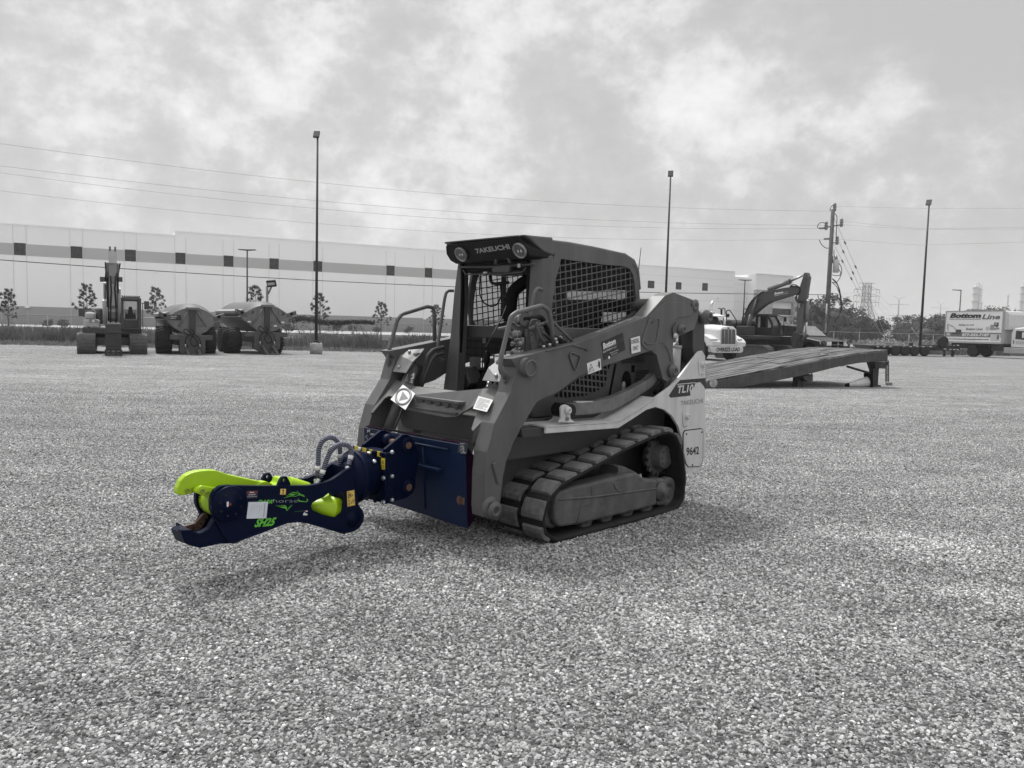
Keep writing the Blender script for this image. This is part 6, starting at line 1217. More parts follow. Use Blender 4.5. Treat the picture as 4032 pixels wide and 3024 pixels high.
# lower jaw (navy)
lj = SS('U', [(215, 1280), (290, 1480), (350, 1525), (540, 1572), (860, 1500), (1000, 1500), (1200, 1420), (1300, 1000), (900, 1000), (800, 1065), (740, 1150), (690, 1250), (600, 1300), (520, 1330), (440, 1310), (390, 1275)], .105)
m = MB(); m.prism(lj, 'y', .05, .105); l1 = m.build('lower_jaw', navy, SH, .006)
_b0 = q('U', 45, 1250, 1, -.105); lj2 = [(min(x, _b0.x - .03), z) for x, z in lj]; m = MB(); m.prism(lj2, 'y', -.105, -.06); m.build('jaw_cheek', navy, l1, .006)
nose = SS('U', [(45, 1250), (130, 1440), (350, 1525), (540, 1572), (500, 1400), (390, 1275), (220, 1270)], .10)
A0, A1, B0, B1 = q('U', 215, 1306, 1, .105), q('U', 290, 1495, 1, .105), q('U', 45, 1250, 1, -.105), q('U', 130, 1442, 1, -.105)
A2, A3, B2, B3 = q('U', 395, 1278, 1, .1045), q('U', 420, 1530, 1, .1045), None, None
B2 = Vector((A2.x - .01, -.1045, A2.z)); B3 = Vector((A3.x, -.1045, A3.z)); m = MB(); m.add([A0, A1, B1, B0, A2, A3, B3, B2], [(0, 1, 2, 3), (4, 7, 6, 5), (0, 4, 5, 1), (3, 2, 6, 7), (0, 3, 7, 4), (1, 5, 6, 2)]); m.build('jaw_tip', navy, l1, .005)
# cutting blades, rusty brown, on the far inside face
bl_ = SS('U', [(190, 1238), (300, 1205), (455, 1160), (590, 1010), (640, 1000), (665, 1060), (560, 1240), (480, 1290), (400, 1275), (250, 1262)], -.035)
m = MB(); m.prism(bl_, 'y', -.0595, -.035); b1 = m.build('cutting_blade', blade, SH, .003)
for x, y in ((420, 1240), (540, 1170), (610, 1090)): m = MB(); m.lathe([(0, .006), (.004, .006), (.004, 0)], q('U', x, y, 1, -.035), (0, 1, 0), 10); m.build('blade_bolt', mat('hole_dark', .004, .7), b1)
m = MB(); m.prism(SS('U', [(700, 1100), (780, 1080), (790, 1160), (700, 1280), (600, 1290), (650, 1200)], .04), 'y', .03, .0495); m.build('wear_pad', navyp, SH, .006)
# lime hydraulic cylinder inside, its top seen above the body
cyc = SS('E', [(1445, 845), (1700, 905)], .0)
m = MB(); a = Vector((q('E', 1470, 850, 1, .02).x, .0, .47)); b_ = Vector((q('E', 1712, 880, 1, .02).x, .0, .40))
A_ = q('E', 1436, 845, 1, .04); B_ = q('E', 1712, 872, 1, .04); d = (B_ - A_); m.lathe([(0, .015), (.012, .035), (d.length * .60, .078), (d.length * .66, .080), (d.length * .67, .084), (d.length * .74, .084), (d.length * .75, .080), (d.length * .97, .080), (d.length * 1.0, .070), (d.length, .0)], A_ + Vector((0, -.02, 0)), d + Vector((0, 0, -.01)), 34); cyo = m.build('jaw_cylinder', lime, SH)
m = MB(); m.prism(SS('E', [(1560, 760), (1600, 740), (1640, 714), (1622, 800), (1560, 800)], .05), 'y', .02, .05); m.build('cylinder_lug', lime, cyo, .003)
for k in range(7): a = 2 * math.pi * k / 7; e = B_ + d.normalized() * .0 + Vector((0, math.cos(a) * .066 - .02, math.sin(a) * .066 - .004)); m = MB(); m.cyl(e, e + d.normalized() * .02, .009, n=6); m.build('bolt', lime, cyo)
m = MB(); m.prism(SS('E', [(1105, 562), (1170, 560), (1165, 600), (1210, 640), (1350, 700), (1080, 690), (1050, 640), (1090, 610)], .0), 'y', -.05, .05); m.tube([q('E', 1210, 620, 1, .02), q('E', 1400, 680, 1, .02)], .045, 16); m.build('cylinder_port', lime, SH, .006)
# lifting lugs
def lug(c_, yy):
    P_ = [(-.048, 0), (.048, 0), (.026, .045), (.014, .060), (-.014, .060), (-.026, .045)]; P_ = smooth_poly(P_, .012); hl_ = [(.011 * math.cos(2 * math.pi * k / 12), .038 + .011 * math.sin(2 * math.pi * k / 12)) for k in range(12)]
    o = plate_hole([(c_[0] + x, c_[1] + z) for x, z in P_], [(c_[0] + x, c_[1] + z) for x, z in hl_], yy - .012, yy + .012, 'lifting_lug', navy)
p = q('E', 1170, 648, 1, SY - .02); lug((p.x, p.z), SY - .02); p = q('E', 1010, 612, 1, -SY + .02); lug((p.x, p.z), -SY + .02)
# hoses with spiral guards
def spiral(P_, yy, n=26):
    path = fillet([q('V', x, y, 1, y2) for (x, y), y2 in zip(P_, yy)], .09, 10); m = MB(); m.tube(path, .0155, 12); ho = m.build('hose', mat('hose_guard', (.012, .014, .03), .45, var=.1), SH)
    L_ = [0]; 
    for a, b in zip(path[:-1], path[1:]): L_.append(L_[-1] + (b - a).length)
    tot_ = L_[-1]; m = MB(); pitch = .0125; N_ = int(tot_ / pitch * 12); pts = []; i = 0; u = None
    for k in range(N_):
        s_ = tot_ * (.02 + .96 * k / N_)
        while L_[i + 1] < s_: i += 1
        f = (s_ - L_[i]) / (L_[i + 1] - L_[i]); p = path[i].lerp(path[i + 1], f); t_ = (path[i + 1] - path[i]).normalized()
        u = t_.orthogonal().normalized() if u is None else (u - t_ * u.dot(t_)).normalized(); v = t_.cross(u); a = 2 * math.pi * k / 12; pts.append(p + (u * math.cos(a) + v * math.sin(a)- Vector((0,0,0))) * .0163)
    m.tube(pts, .0021, 4); m.build('guard_edge', mat('guard_edge', (.30, .31, .40), .5), ho)
    m = MB()
    for end in (0, -1):
        p = path[end]; t_ = (path[1] - path[0] if end == 0 else path[-2] - path[-1]).normalized(); m.lathe([(-.045, .009), (-.045, .013), (-.022, .013), (-.022, .0155), (-.004, .0155), (-.004, .013)], p, t_, 10, smooth=False)
    m.build('hose_fitting', zinc, ho)
    m = MB(); p = path[int(len(path) * .12)]; t_ = (path[int(len(path) * .12) + 1] - p).normalized(); m.lathe([(-.014, .0182), (.014, .0182)], p, t_, 12); p = path[int(len(path) * .88)]; t_ = (path[int(len(path) * .88) + 1] - p).normalized() if int(len(path) * .88) + 1 < len(path) else t_; m.lathe([(-.014, .0182), (.014, .0182)], p, t_, 12); m.build('hose_label', white, ho)
spiral([(362, 770), (385, 620), (395, 330), (450, 200), (560, 150), (650, 180), (708, 280), (712, 430), (715, 570), (712, 640)], (.02,) * 4 + (.0,) * 3 + (-.03,) * 3)
spiral([(408, 770), (450, 680), (490, 560), (560, 380), (640, 290), (740, 255), (850, 280), (885, 370), (865, 480), (830, 590)], (.05,) * 8 + (.06, .08))
# stickers and lettering on the near side plate
def st(c, P_, m_, name='sticker', y=SY + .0006): s = MB(); s.slab([q(c, a, b, 1, y) for a, b in P_], .0014, (0, 1, 0)); return s.build(name, m_, SH)
def lt(c, body_, P_, m_, par, shear=0, bold=0, y=SY + .0026): a, b, d_ = [q(c, x, yy, 1, y) for x, yy in P_]; t = MB(); t.text(body_, a, b - a, d_ - a, t=.001, shear=shear, bold=bold); return t.build('lettering', m_, par, fix=False)
s_ = st('E', [(1142, 676), (1194, 676), (1190, 730), (1137, 730)], amber); m = MB(); m.tube(fillet([q('E', x, y, 1, SY + .003) for x, y in ((1168, 690), (1168, 708), (1176, 716), (1166, 722), (1156, 714))], .006), .0022, 4); m.sphere(q('E', 1167, 690, 1, SY + .003), .006, 8, 6, (1, .2, 1)); m.build('hook_symbol', ink, s_)
s_ = st('E', [(1784, 700), (1855, 686), (1862, 832), (1790, 848)], amber)
m = MB(); m.tube([q('E', x, y, 1, SY + .003) for x, y in ((1796, 704), (1842, 738), (1798, 768))], .0026, 4, closed=True); m.tube([q('E', 1805, 728, 1, SY + .003), q('E', 1822, 745, 1, SY + .003)], .003, 4); m.tube([q('E', 1806, 750, 1, SY + .003), q('E', 1820, 730, 1, SY + .003)], .002, 4); m.tube([q('E', 1838, 790, 1, SY + .003), q('E', 1820, 822, 1, SY + .003)], .002, 4); m.build('warning_symbol', ink, s_)
lt('E', '65 bar', [(1796, 782), (1800, 842), (1812, 780)], ink, s_, bold=.02); lt('E', '20 m', [(1840, 776), (1842, 816), (1856, 774)], ink, s_, bold=.02)
s_ = st('E', [(812, 696), (924, 690), (918, 762), (808, 770)], mat('sticker_navy', (.02, .012, .035), .5)); m = MB(); m.slab([q('E', x, y, 1, SY + .0025) for x, y in ((818, 704), (918, 700), (916, 716), (816, 720))], .0006, (0, 1, 0)); m.build('red_bar', mat('bar_red', (.22, .01, .015), .5), s_)
lt('E', 'Bottom', [(842, 716), (886, 714), (842, 702)], white, s_, shear=.2, bold=.04, y=SY + .004); lt('E', '877.332.7187', [(832, 740), (900, 736), (832, 728)], white, s_, bold=.02); lt('E', 'Equipment', [(820, 757), (912, 752), (820, 749)], paperb, s_, bold=.02)
s_ = st('E', [(830, 803), (1020, 800), (1003, 960), (812, 964)], paperb, 'paper_sheet', SY + .0046)
m = MB(); m.slab([q('E', x, y, 1, SY + .0064) for x, y in ((985, 815), (997, 815), (985, 948), (972, 948))], .0004, (0, 1, 0))
for k in range(5): m.slab([q('E', x, y, 1, SY + .0064) for x, y in ((868 + k * 24, 830), (871 + k * 24, 830), (862 + k * 24, 905 - 22 * (k % 3)), (859 + k * 24, 905 - 22 * (k % 3)))], .0004, (0, 1, 0))
m.build('print_line', mat('print_grey', .42, .6), s_)
lt('E', 'DARK', [(905, 822), (1070, 818), (925, 782)], limed, SH, shear=.25, bold=.05, y=SY + .001); lt('E', 'horse', [(1068, 808), (1308, 806), (1072, 775)], mat('thin_decal', (.30, .36, .38), .5), SH, bold=-.018, y=SY + .001)
lt('E', 'SH25', [(885, 1048), (1085, 1032), (905, 965)], mat('lime_decal_bright', (.12, .50, .04), .5), SH, shear=.3, bold=.045, y=SY + .001)
lt('E', 'PRODUCED BY', [(1276, 900), (1362, 893), (1276, 892)], mat('decal_dim', (.02, .18, .04), .5), SH, bold=.01, y=SY + .001)
m = MB(); m.slab([q('E', x, y, 1, SY + .001) for x, y in ((1384, 886), (1404, 886), (1404, 896), (1384, 896))], .001, (0, 1, 0)); m.slab([q('E', x, y, 1, SY + .001) for x, y in ((1358, 930), (1366, 908), (1380, 902), (1384, 915), (1400, 914), (1400, 932))], .001, (0, 1, 0)); m.build('maker_badge', white, SH)
m = MB(); m.slab([q('E', x, y, 1, SY + .001) for x, y in ((1366, 886), (1382, 886), (1382, 897), (1366, 897))], .001, (0, 1, 0)); m.build('badge_red', mat('bar_red', (.22, .01, .015), .5), SH)
def swoosh(P_, w):
    """tapering brush stroke on the plate"""
    C_ = fillet([q('E', x, y, 1, SY + .0012) for x, y in P_], .03, 6); n = len(C_); L_ = []; R_ = []
    for i, p in enumerate(C_):
        t_ = (C_[min(i + 1, n - 1)] - C_[max(i - 1, 0)]).normalized(); nn_ = Vector((-t_.z, 0, t_.x)); k = w * math.sin(math.pi * (i + .3) / (n + .3)) ** .7; L_.append(p + nn_ * k); R_.append(p - nn_ * k)
    return L_ + R_[::-1]
horse = MB()
for P_, w in (([(1172, 765), (1210, 752), (1250, 742), (1295, 748)], .0035), ([(1196, 748), (1230, 728), (1270, 730), (1310, 716)], .004), ([(1225, 722), (1262, 710), (1300, 712)], .003), ([(1298, 694), (1330, 730), (1375, 752)], .0045), ([(1290, 748), (1320, 728), (1330, 716)], .004),
              ([(1318, 745), (1340, 730), (1372, 740)], .003), ([(1312, 768), (1318, 792), (1345, 796), (1388, 800)], .0045), ([(1388, 804), (1402, 790), (1398, 770)], .005), ([(1092, 836), (1150, 852), (1190, 856), (1205, 888)], .0045), ([(1120, 838), (1180, 836), (1200, 858), (1205, 886)], .004), ([(1206, 888), (1225, 858), (1252, 832)], .004)):
    pts_ = swoosh(P_, w); h_ = len(pts_) // 2; vs = pts_[:h_] + pts_[::-1][:h_]; horse.add([v + Vector((0, .001, 0)) for v in vs], [(i, i + 1, h_ + i + 1, h_ + i) for i in range(h_ - 1)])
horse.build('horse_emblem', limed, SH, fix=False)
# ------------------------------------------------------------------ helpers for machines in the background
tyre = mat('tyre', .020, .85, var=.3, scale=8, bump=.4, bscale=30, dust=.1, dustc=.12); rim = mat('rim', .35, .4, metal=.6, var=.2); rimd = mat('rim_dark', .07, .5, var=.2)
dgl = mat('dark_glass', .025, .08, var=.2, scale=2); bluegl = mat('lit_glass', .22, .08, var=.3, scale=1.5); wpaint = mat('white_truck_paint', .66, .35, var=.04); lensm = mat('headlamp', .55, .12, var=.4, scale=12)
def wheel(par, p, r, w, lugs=0, rm=None, ax=(0, 1, 0), name='wheel'):
    p = Vector(p); a = Vector(ax).normalized(); m = MB(); h = w / 2; m.lathe([(-h, r * .58), (-h * .98, r * .86), (-h * .75, r * .97), (-h * .3, r), (h * .3, r), (h * .75, r * .97), (h * .98, r * .86), (h, r * .58), (h * .6, r * .5)], p, a, 30); o = m.build(name, tyre, par)
    if lugs:
        u = a.orthogonal().normalized(); v = a.cross(u); m = MB()
        for k in range(lugs):
            for s in (-1, 1):
                t = 2 * math.pi * (k + (.5 if s > 0 else 0)) / lugs; c = p + (u * math.cos(t) + v * math.sin(t)) * r * .995 + a * s * h * .45; e1 = a * s; e3 = (u * math.cos(t) + v * math.sin(t)); e2 = e3.cross(e1)
                rot = Matrix((e1, e2, e3)).transposed() @ Matrix.Rotation(R(28), 3, 'Z'); m.box(c, (w * .55, r * .07, r * .08), rot)
        m.build('tread', tyre, o)
    m = MB(); m.lathe([(-h * .55, r * .58), (-h * .5, r * .45), (-h * .1, r * .3), (h * .1, r * .3), (h * .5, r * .45), (h * .55, r * .58)], p, a, 20); m.build('rim', rm or rimd, o); return o
def shoe_track(par, y0, y1, x0, x1, h, mt, name='track', n=26):
    """steel crawler: rounded ends, one plate with three ribs per shoe"""
    r = h / 2; P_ = [(x1 - r, 0), (x0 + r, 0)] + [(x0 + r - r * math.sin(a), r - r * math.cos(a)) for a in [math.pi * k / 8 for k in range(1, 8)]] + [(x0 + r, h), (x1 - r, h)] + [(x1 - r + r * math.sin(a), r + r * math.cos(a)) for a in [math.pi * k / 8 for k in range(1, 8)]]
    m = MB(); m.prism([(x, z + .0) for x, z in P_], 'y', y0 + .08, y1 - .08); o = m.build(name, ufr, par)
    L_ = [math.dist(a, b) for a, b in zip(P_, P_[1:] + P_[:1])]; tot_ = sum(L_); m = MB(); k = 0; pos = 0; step = tot_ / (n * 2)
    for i in range(n * 2):
        d = (i + .5) * step
        while pos + L_[k] < d: pos += L_[k]; k += 1
        a, b = P_[k], P_[(k + 1) % len(P_)]; f = (d - pos) / L_[k]; c = (a[0] + (b[0] - a[0]) * f, a[1] + (b[1] - a[1]) * f); dx, dz = (b[0] - a[0]) / L_[k], (b[1] - a[1]) / L_[k]
        rot = Matrix.Rotation(-math.atan2(dz, dx), 3, 'Y'); m.box((c[0], (y0 + y1) / 2, c[1]), (step * .92, y1 - y0, .035), rot); nrm_ = Vector((-dz, 0, dx))
        for j in (-.3, 0, .3): m.box(Vector((c[0] + dx * step * j, (y0 + y1) / 2, c[1] + dz * step * j)) + nrm_ * .025, (.02, y1 - y0, .04), rot)
    m.build('track_shoes', mt, o); return o

# ------------------------------------------------------------------ pale excavator on the left, seen from the front
def excavator_left():
    hd = (.46, -.89); g0 = on_ground('J', 670, 1538); h = Vector((hd[0], hd[1], 0)).normalized(); E1 = Frame(g0 - h * 1.75, hd)
    X = thing('excavator', 'pale-bodied excavator facing the camera, leftmost machine in the yard', 'excavator', E1.o, E1.rz)
    def Y(x, y, d): p = E1.q('J', x, y, 0, d); return p.y, p.z
    shm = mat('shoe_steel', .13, .6, var=.3, bump=.2, dust=.2); body = mat('excavator_dark', .055, .5, var=.15); palee = mat('excavator_pale', .42, .5, var=.08); boomm = mat('excavator_boom', .09, .5, var=.12, scale=2)
    ya = Y(180, 1400, 1.75)[0]; yb = Y(432, 1400, 1.75)[0]; yc = Y(905, 1400, 1.75)[0]; yd = Y(1142, 1400, 1.75)[0]
    hh = Y(300, 1265, 1.5)[1]; shoe_track(X, min(ya, yb), max(ya, yb), -2.2, 1.75, hh, shm); shoe_track(X, min(yc, yd), max(yc, yd), -2.2, 1.75, hh, shm)
    m = MB(); m.bb(-1.2, 1.0, min(yb, yc), max(yb, yc), .35, hh * .85); m.cyl((0, 0, hh * .8), (0, 0, hh + .15), .65, n=24); m.build('undercarriage', body, X, .03)
    a = Y(255, 1250, 1.2); b = Y(1065, 1205, 1.2); zb = a[1]; m = MB(); m.bb(-1.9, 1.2, b[0], a[0], zb - .02, Y(1065, 1200, 1.2)[1] + .05); m.build('deck', body, X, .04)
    # pale housing in front of the engine
    y1, z1 = Y(270, 1060, 1.15); y2, z2 = Y(500, 1225, 1.15); m = MB(); m.bb(-.4, 1.15, y2, y1, z2, z1); ho = m.build('housing', palee, X, .10, seg=3)
    y3, z3 = Y(285, 965, 1.1); y4 = Y(437, 1055, 1.1)[0]; m = MB(); m.bb(-.3, 1.1, y4, y3, z1 + .01, z3); m.build('tank_cover', palee, X, .10, seg=3)
    y5 = Y(545, 980, .6)[0]; m = MB(); m.bb(-1.8, .6, y5, y4, z1 - .2, Y(480, 905, .6)[1]); m.build('engine_cover', body, X, .12, seg=3)
    m = MB(); yy, zz = Y(347, 1065, 1.16); y6, z6 = Y(465, 1112, 1.16); m.bb(1.151, 1.165, y6, yy, z6, zz); lp_ = m.build('badge_panel', mat('badge_grey', .24, .5), X); y7, z7 = Y(387, 1068, 1.17); y8, z8 = Y(423, 1102, 1.17); m = MB(); m.bb(1.1655, 1.17, y8, y7, z8, z7); m.build('emblem', white, lp_)
    m = MB(); 
    for u0, u1, v0, v1 in ((322, 365, 1160, 1180), (387, 450, 1160, 1182)): p = Y(u0, v0, 1.16); r_ = Y(u1, v1, 1.16); m.bb(1.151, 1.16, r_[0], p[0], r_[1], p[1]); 
    m.build('grille_slot', blackm, X)
    m = MB(); p0 = E1.q('J', 388, 1178, 0, 1.163); p1 = E1.q('J', 449, 1178, 0, 1.163); p2 = E1.q('J', 388, 1164, 0, 1.163); m.text('9264', p0, p1 - p0, p2 - p0, t=.002, bold=.02); m.build('number', white, X, fix=False)
    # cab
    yL, zt_ = Y(775, 765, 1.45); yR, zbt = Y(1062, 1205, 1.45); m = MB()
    for (u, w) in ((yL, -1), (yR, 1)): m.bb(1.33, 1.45, u, u - .12 * w, zbt, zt_); m.bb(-.2, -.05, u, u - .12 * w, zbt, zt_)
    m.bb(-.2, 1.45, yR, yL, zt_ - .12, zt_); m.bb(-.2, 1.45, yR, yL, zbt, zbt + .05); zm = Y(900, 1075, 1.45)[1]; m.bb(1.36, 1.44, yR, yL, zm - .03, zm + .03); m.bb(-.2, 1.4, yR - .05, yR, zbt, zm - .1); m.bb(-.2, 1.4, yL, yL + .05, zbt, zm); cab = m.build('cab', body, X, .03)
    m = MB(); m.quad((1.40, yR - .1, zm), (1.40, yL + .1, zm), (1.40, yL + .1, zt_ - .1), (1.40, yR - .1, zt_ - .1)); m.quad((-.1, yR - .1, zm), (-.1, yL + .1, zm), (-.1, yL + .1, zt_ - .1), (-.1, yR - .1, zt_ - .1)); m.build('window', glass('cab_glass'), X, fix=False)
    m = MB(); m.quad((1.405, yR - .1, zbt), (1.405, yL + .1, zbt), (1.405, yL + .1, zm), (1.405, yR - .1, zm)); m.build('lower_window', dgl, X, fix=False)
    m = MB(); a = Y(835, 1060, .5); b = Y(990, 1060, .5); c = Y(875, 890, .5); d = Y(945, 890, .5); m.prism([(a[0], a[1]), (a[0] + .03, a[1] + .35), (c[0] - .03, c[1] - .35), (c[0], c[1] - .25), (c[0] + .04, c[1]), (d[0] - .04, d[1]), (d[0], d[1] - .25), (d[0] + .03, d[1] - .35), (b[0] - .05, b[1] + .35), (b[0], b[1])], 'x', .35, .5); m.build('seat', mat('seat_dark', .05, .6), X, .03)
    m = MB(); y9, z9 = Y(800, 752, 1.4); y0, _ = Y(1035, 760, 1.4); m.bb(.3, 1.4, y0, y9, zt_ + .01, z9); [m.bb(.3, 1.42, y9 + (y0 - y9) * k / 8 - .02, y9 + (y0 - y9) * k / 8 + .02, z9, z9 + .05) for k in range(9)]; m.build('roof_guard', body, X)
    m = MB(); pts_ = [E1.q('J', x, y, 0, 1.3) for x, y in ((1062, 845), (1110, 840), (1118, 850))]; m.tube(pts_, .02, 6); m.tube([E1.q('J', x, y, 0, 1.3) for x, y in ((1078, 850), (1080, 1195), (1062, 1200))], .018, 6); m.build('mirror_arm', body, X)
    m = MB(); c = E1.q('J', 1132, 872, 0, 1.3); m.box(c, (.05, .20, .36)); m.build('mirror', body, X, .05)
    m = MB(); c = E1.q('J', 240, 965, 0, 1.0); m.box(c, (.05, .20, .34)); m.build('mirror', body, X, .05); m = MB(); m.tube([E1.q('J', x, y, 0, 1.0) for x, y in ((275, 825), (278, 1030), (250, 1000))], .025, 6); m.build('handrail', body, X)
    # boom up and forward, stick hanging in front, bucket
    def Z(y, d): return E1.q('J', 670, y, 0, d).z
    yc0 = Y(675, 800, 2.0)[0]
    bm_ = [(.5, Z(1100, .5)), (.35, Z(950, .5)), (.9, Z(500, 1.5) * .78), (2.0, Z(360, 2.0)), (2.9, Z(290, 2.9)), (3.05, Z(420, 3)), (2.3, Z(560, 2.2)), (1.5, Z(800, 1.4)), (1.0, Z(1050, .9))]
    w = .22; m = MB(); m.prism([(x, z) for x, z in bm_], 'y', yc0 - w, yc0 + w); m.build('boom', boomm, X, .04)
    ys1 = Y(675, 400, 3.0)[0]; ztop = Z(140, 2.9); m = MB(); m.prism([(2.55, ztop), (2.95, ztop), (3.25, Z(480, 3.2)), (3.30, Z(800, 3.2)), (3.15, Z(1050, 3.1)), (2.95, Z(1050, 3.1)), (2.90, Z(700, 3)), (2.6, Z(400, 2.8))], 'y', ys1 - .15, ys1 + .13)
    m.build('stick', mat('stick_grey', .17, .5, var=.25, scale=3, bump=.2), X, .03)
    m = MB(); m.prism([(2.951, ztop), (2.965, ztop), (3.13, Z(300, 3.1)), (3.115, Z(300, 3.1))], 'y', ys1 - .14, ys1 + .12); m.build('stick_plate', mat('stick_pale', .34, .5), X)
    m = MB(); [m.prism([(2.7, ztop), (2.9, ztop), (2.88, ztop + .20), (2.74, ztop + .20)], 'y', ys1 + s, ys1 + s + .07) for s in (-.14, .05)]; m.build('stick_clevis', boomm, X)
    m = MB(); m.prism([(3.27, Z(590, 3.2)), (3.36, Z(590, 3.2)), (3.38, Z(880, 3.2)), (3.30, Z(880, 3.2))], 'y', ys1 - .12, ys1 + .10); m.build('bucket_cylinder', mat('cyl_pale', .38, .4, var=.1), X, .03)
    for px_, py0, py1, r_ in ((557, 560, 800, .05), (560, 800, 1120, .085), (760, 640, 1100, .06)): m = MB(); m.cyl(E1.q('J', px_, py0, 0, 1.9), E1.q('J', px_ + 6, py1, 0, 1.2), r_, n=12); m.build('boom_cylinder', mat('cyl_pale', .38, .4, var=.1) if px_ > 700 or r_ > .08 else steel, X)
    m = MB()
    for P_ in ([(572, 285), (580, 420), (572, 540)], [(605, 290), (610, 420), (590, 600), (600, 900)], [(770, 300), (745, 430), (740, 560)], [(735, 320), (725, 480), (742, 700)], [(590, 560), (620, 900), (610, 1080)], [(640, 900), (640, 1110)], [(720, 900), (715, 1110)], [(640, 470), (650, 700), (640, 900)], [(712, 470), (700, 640), (718, 900)]): m.tube(fillet([E1.q('J', x, y, 0, 3.42 if 620 < x < 735 else 2.6) for x, y in P_], .2), .035, 6)
    m.build('hose', black, X)
    for u in (540, 760): c = E1.q('J', u, 518, 0, 2.2); m = MB(); m.box(c, (.2, .24, .20)); m.build('work_light', boomm, X, .02)
    for u in (643, 680, 713): c = E1.q('J', u, 942, 0, 3.3); m = MB(); m.cyl(c - Vector((.1, 0, 0)), c + Vector((.05, 0, 0)), .07, n=12); m.build('hose_end', mat('cyl_pale', .38, .4), X)
    xb = 3.35; yl, zt2 = Y(568, 1125, xb); yr, zb2 = Y(790, 1480, xb); m = MB(); m.prism([(xb - .5, zt2), (xb - .1, zt2), (xb, zt2 - .4), (xb + .02, zb2), (xb - .3, zb2 - .05), (xb - .9, zb2 + .25), (xb - .9, zt2 - .6)], 'y', yr, yl); bk = m.build('bucket', mat('bucket_steel', .03, .55, var=.3, scale=4, bump=.3), X, .03)
    m = MB()
    for v in (1240, 1330, 1420): z = Y(600, v, xb)[1]; m.bb(xb - .02, xb + .035, yr, yl, z - .03, z)
    m.build('wear_bar', mat('bucket_steel', .055), bk)
    zz = Y(600, 1590, xb)[1]
    for u0, u1 in ((562, 590), (630, 660), (700, 730), (772, 803)): a = Y(u0, 1590, xb)[0]; b = Y(u1, 1590, xb)[0]; m = MB(); m.prism([(xb - .25, zb2), (xb + .03, zb2), (xb + .0, max(zz, 0.02)), (xb - .06, max(zz, 0.02))], 'y', b, a); m.build('bucket_tooth', mat('bucket_steel', .055), bk)
    a = Y(562, 1590, xb)[0]; b = Y(803, 1590, xb)[0]; m = MB(); m.bb(xb - .09, xb - .01, b, a, .01, .07); m.build('cutting_edge', mat('bucket_steel', .055), bk)
excavator_left()

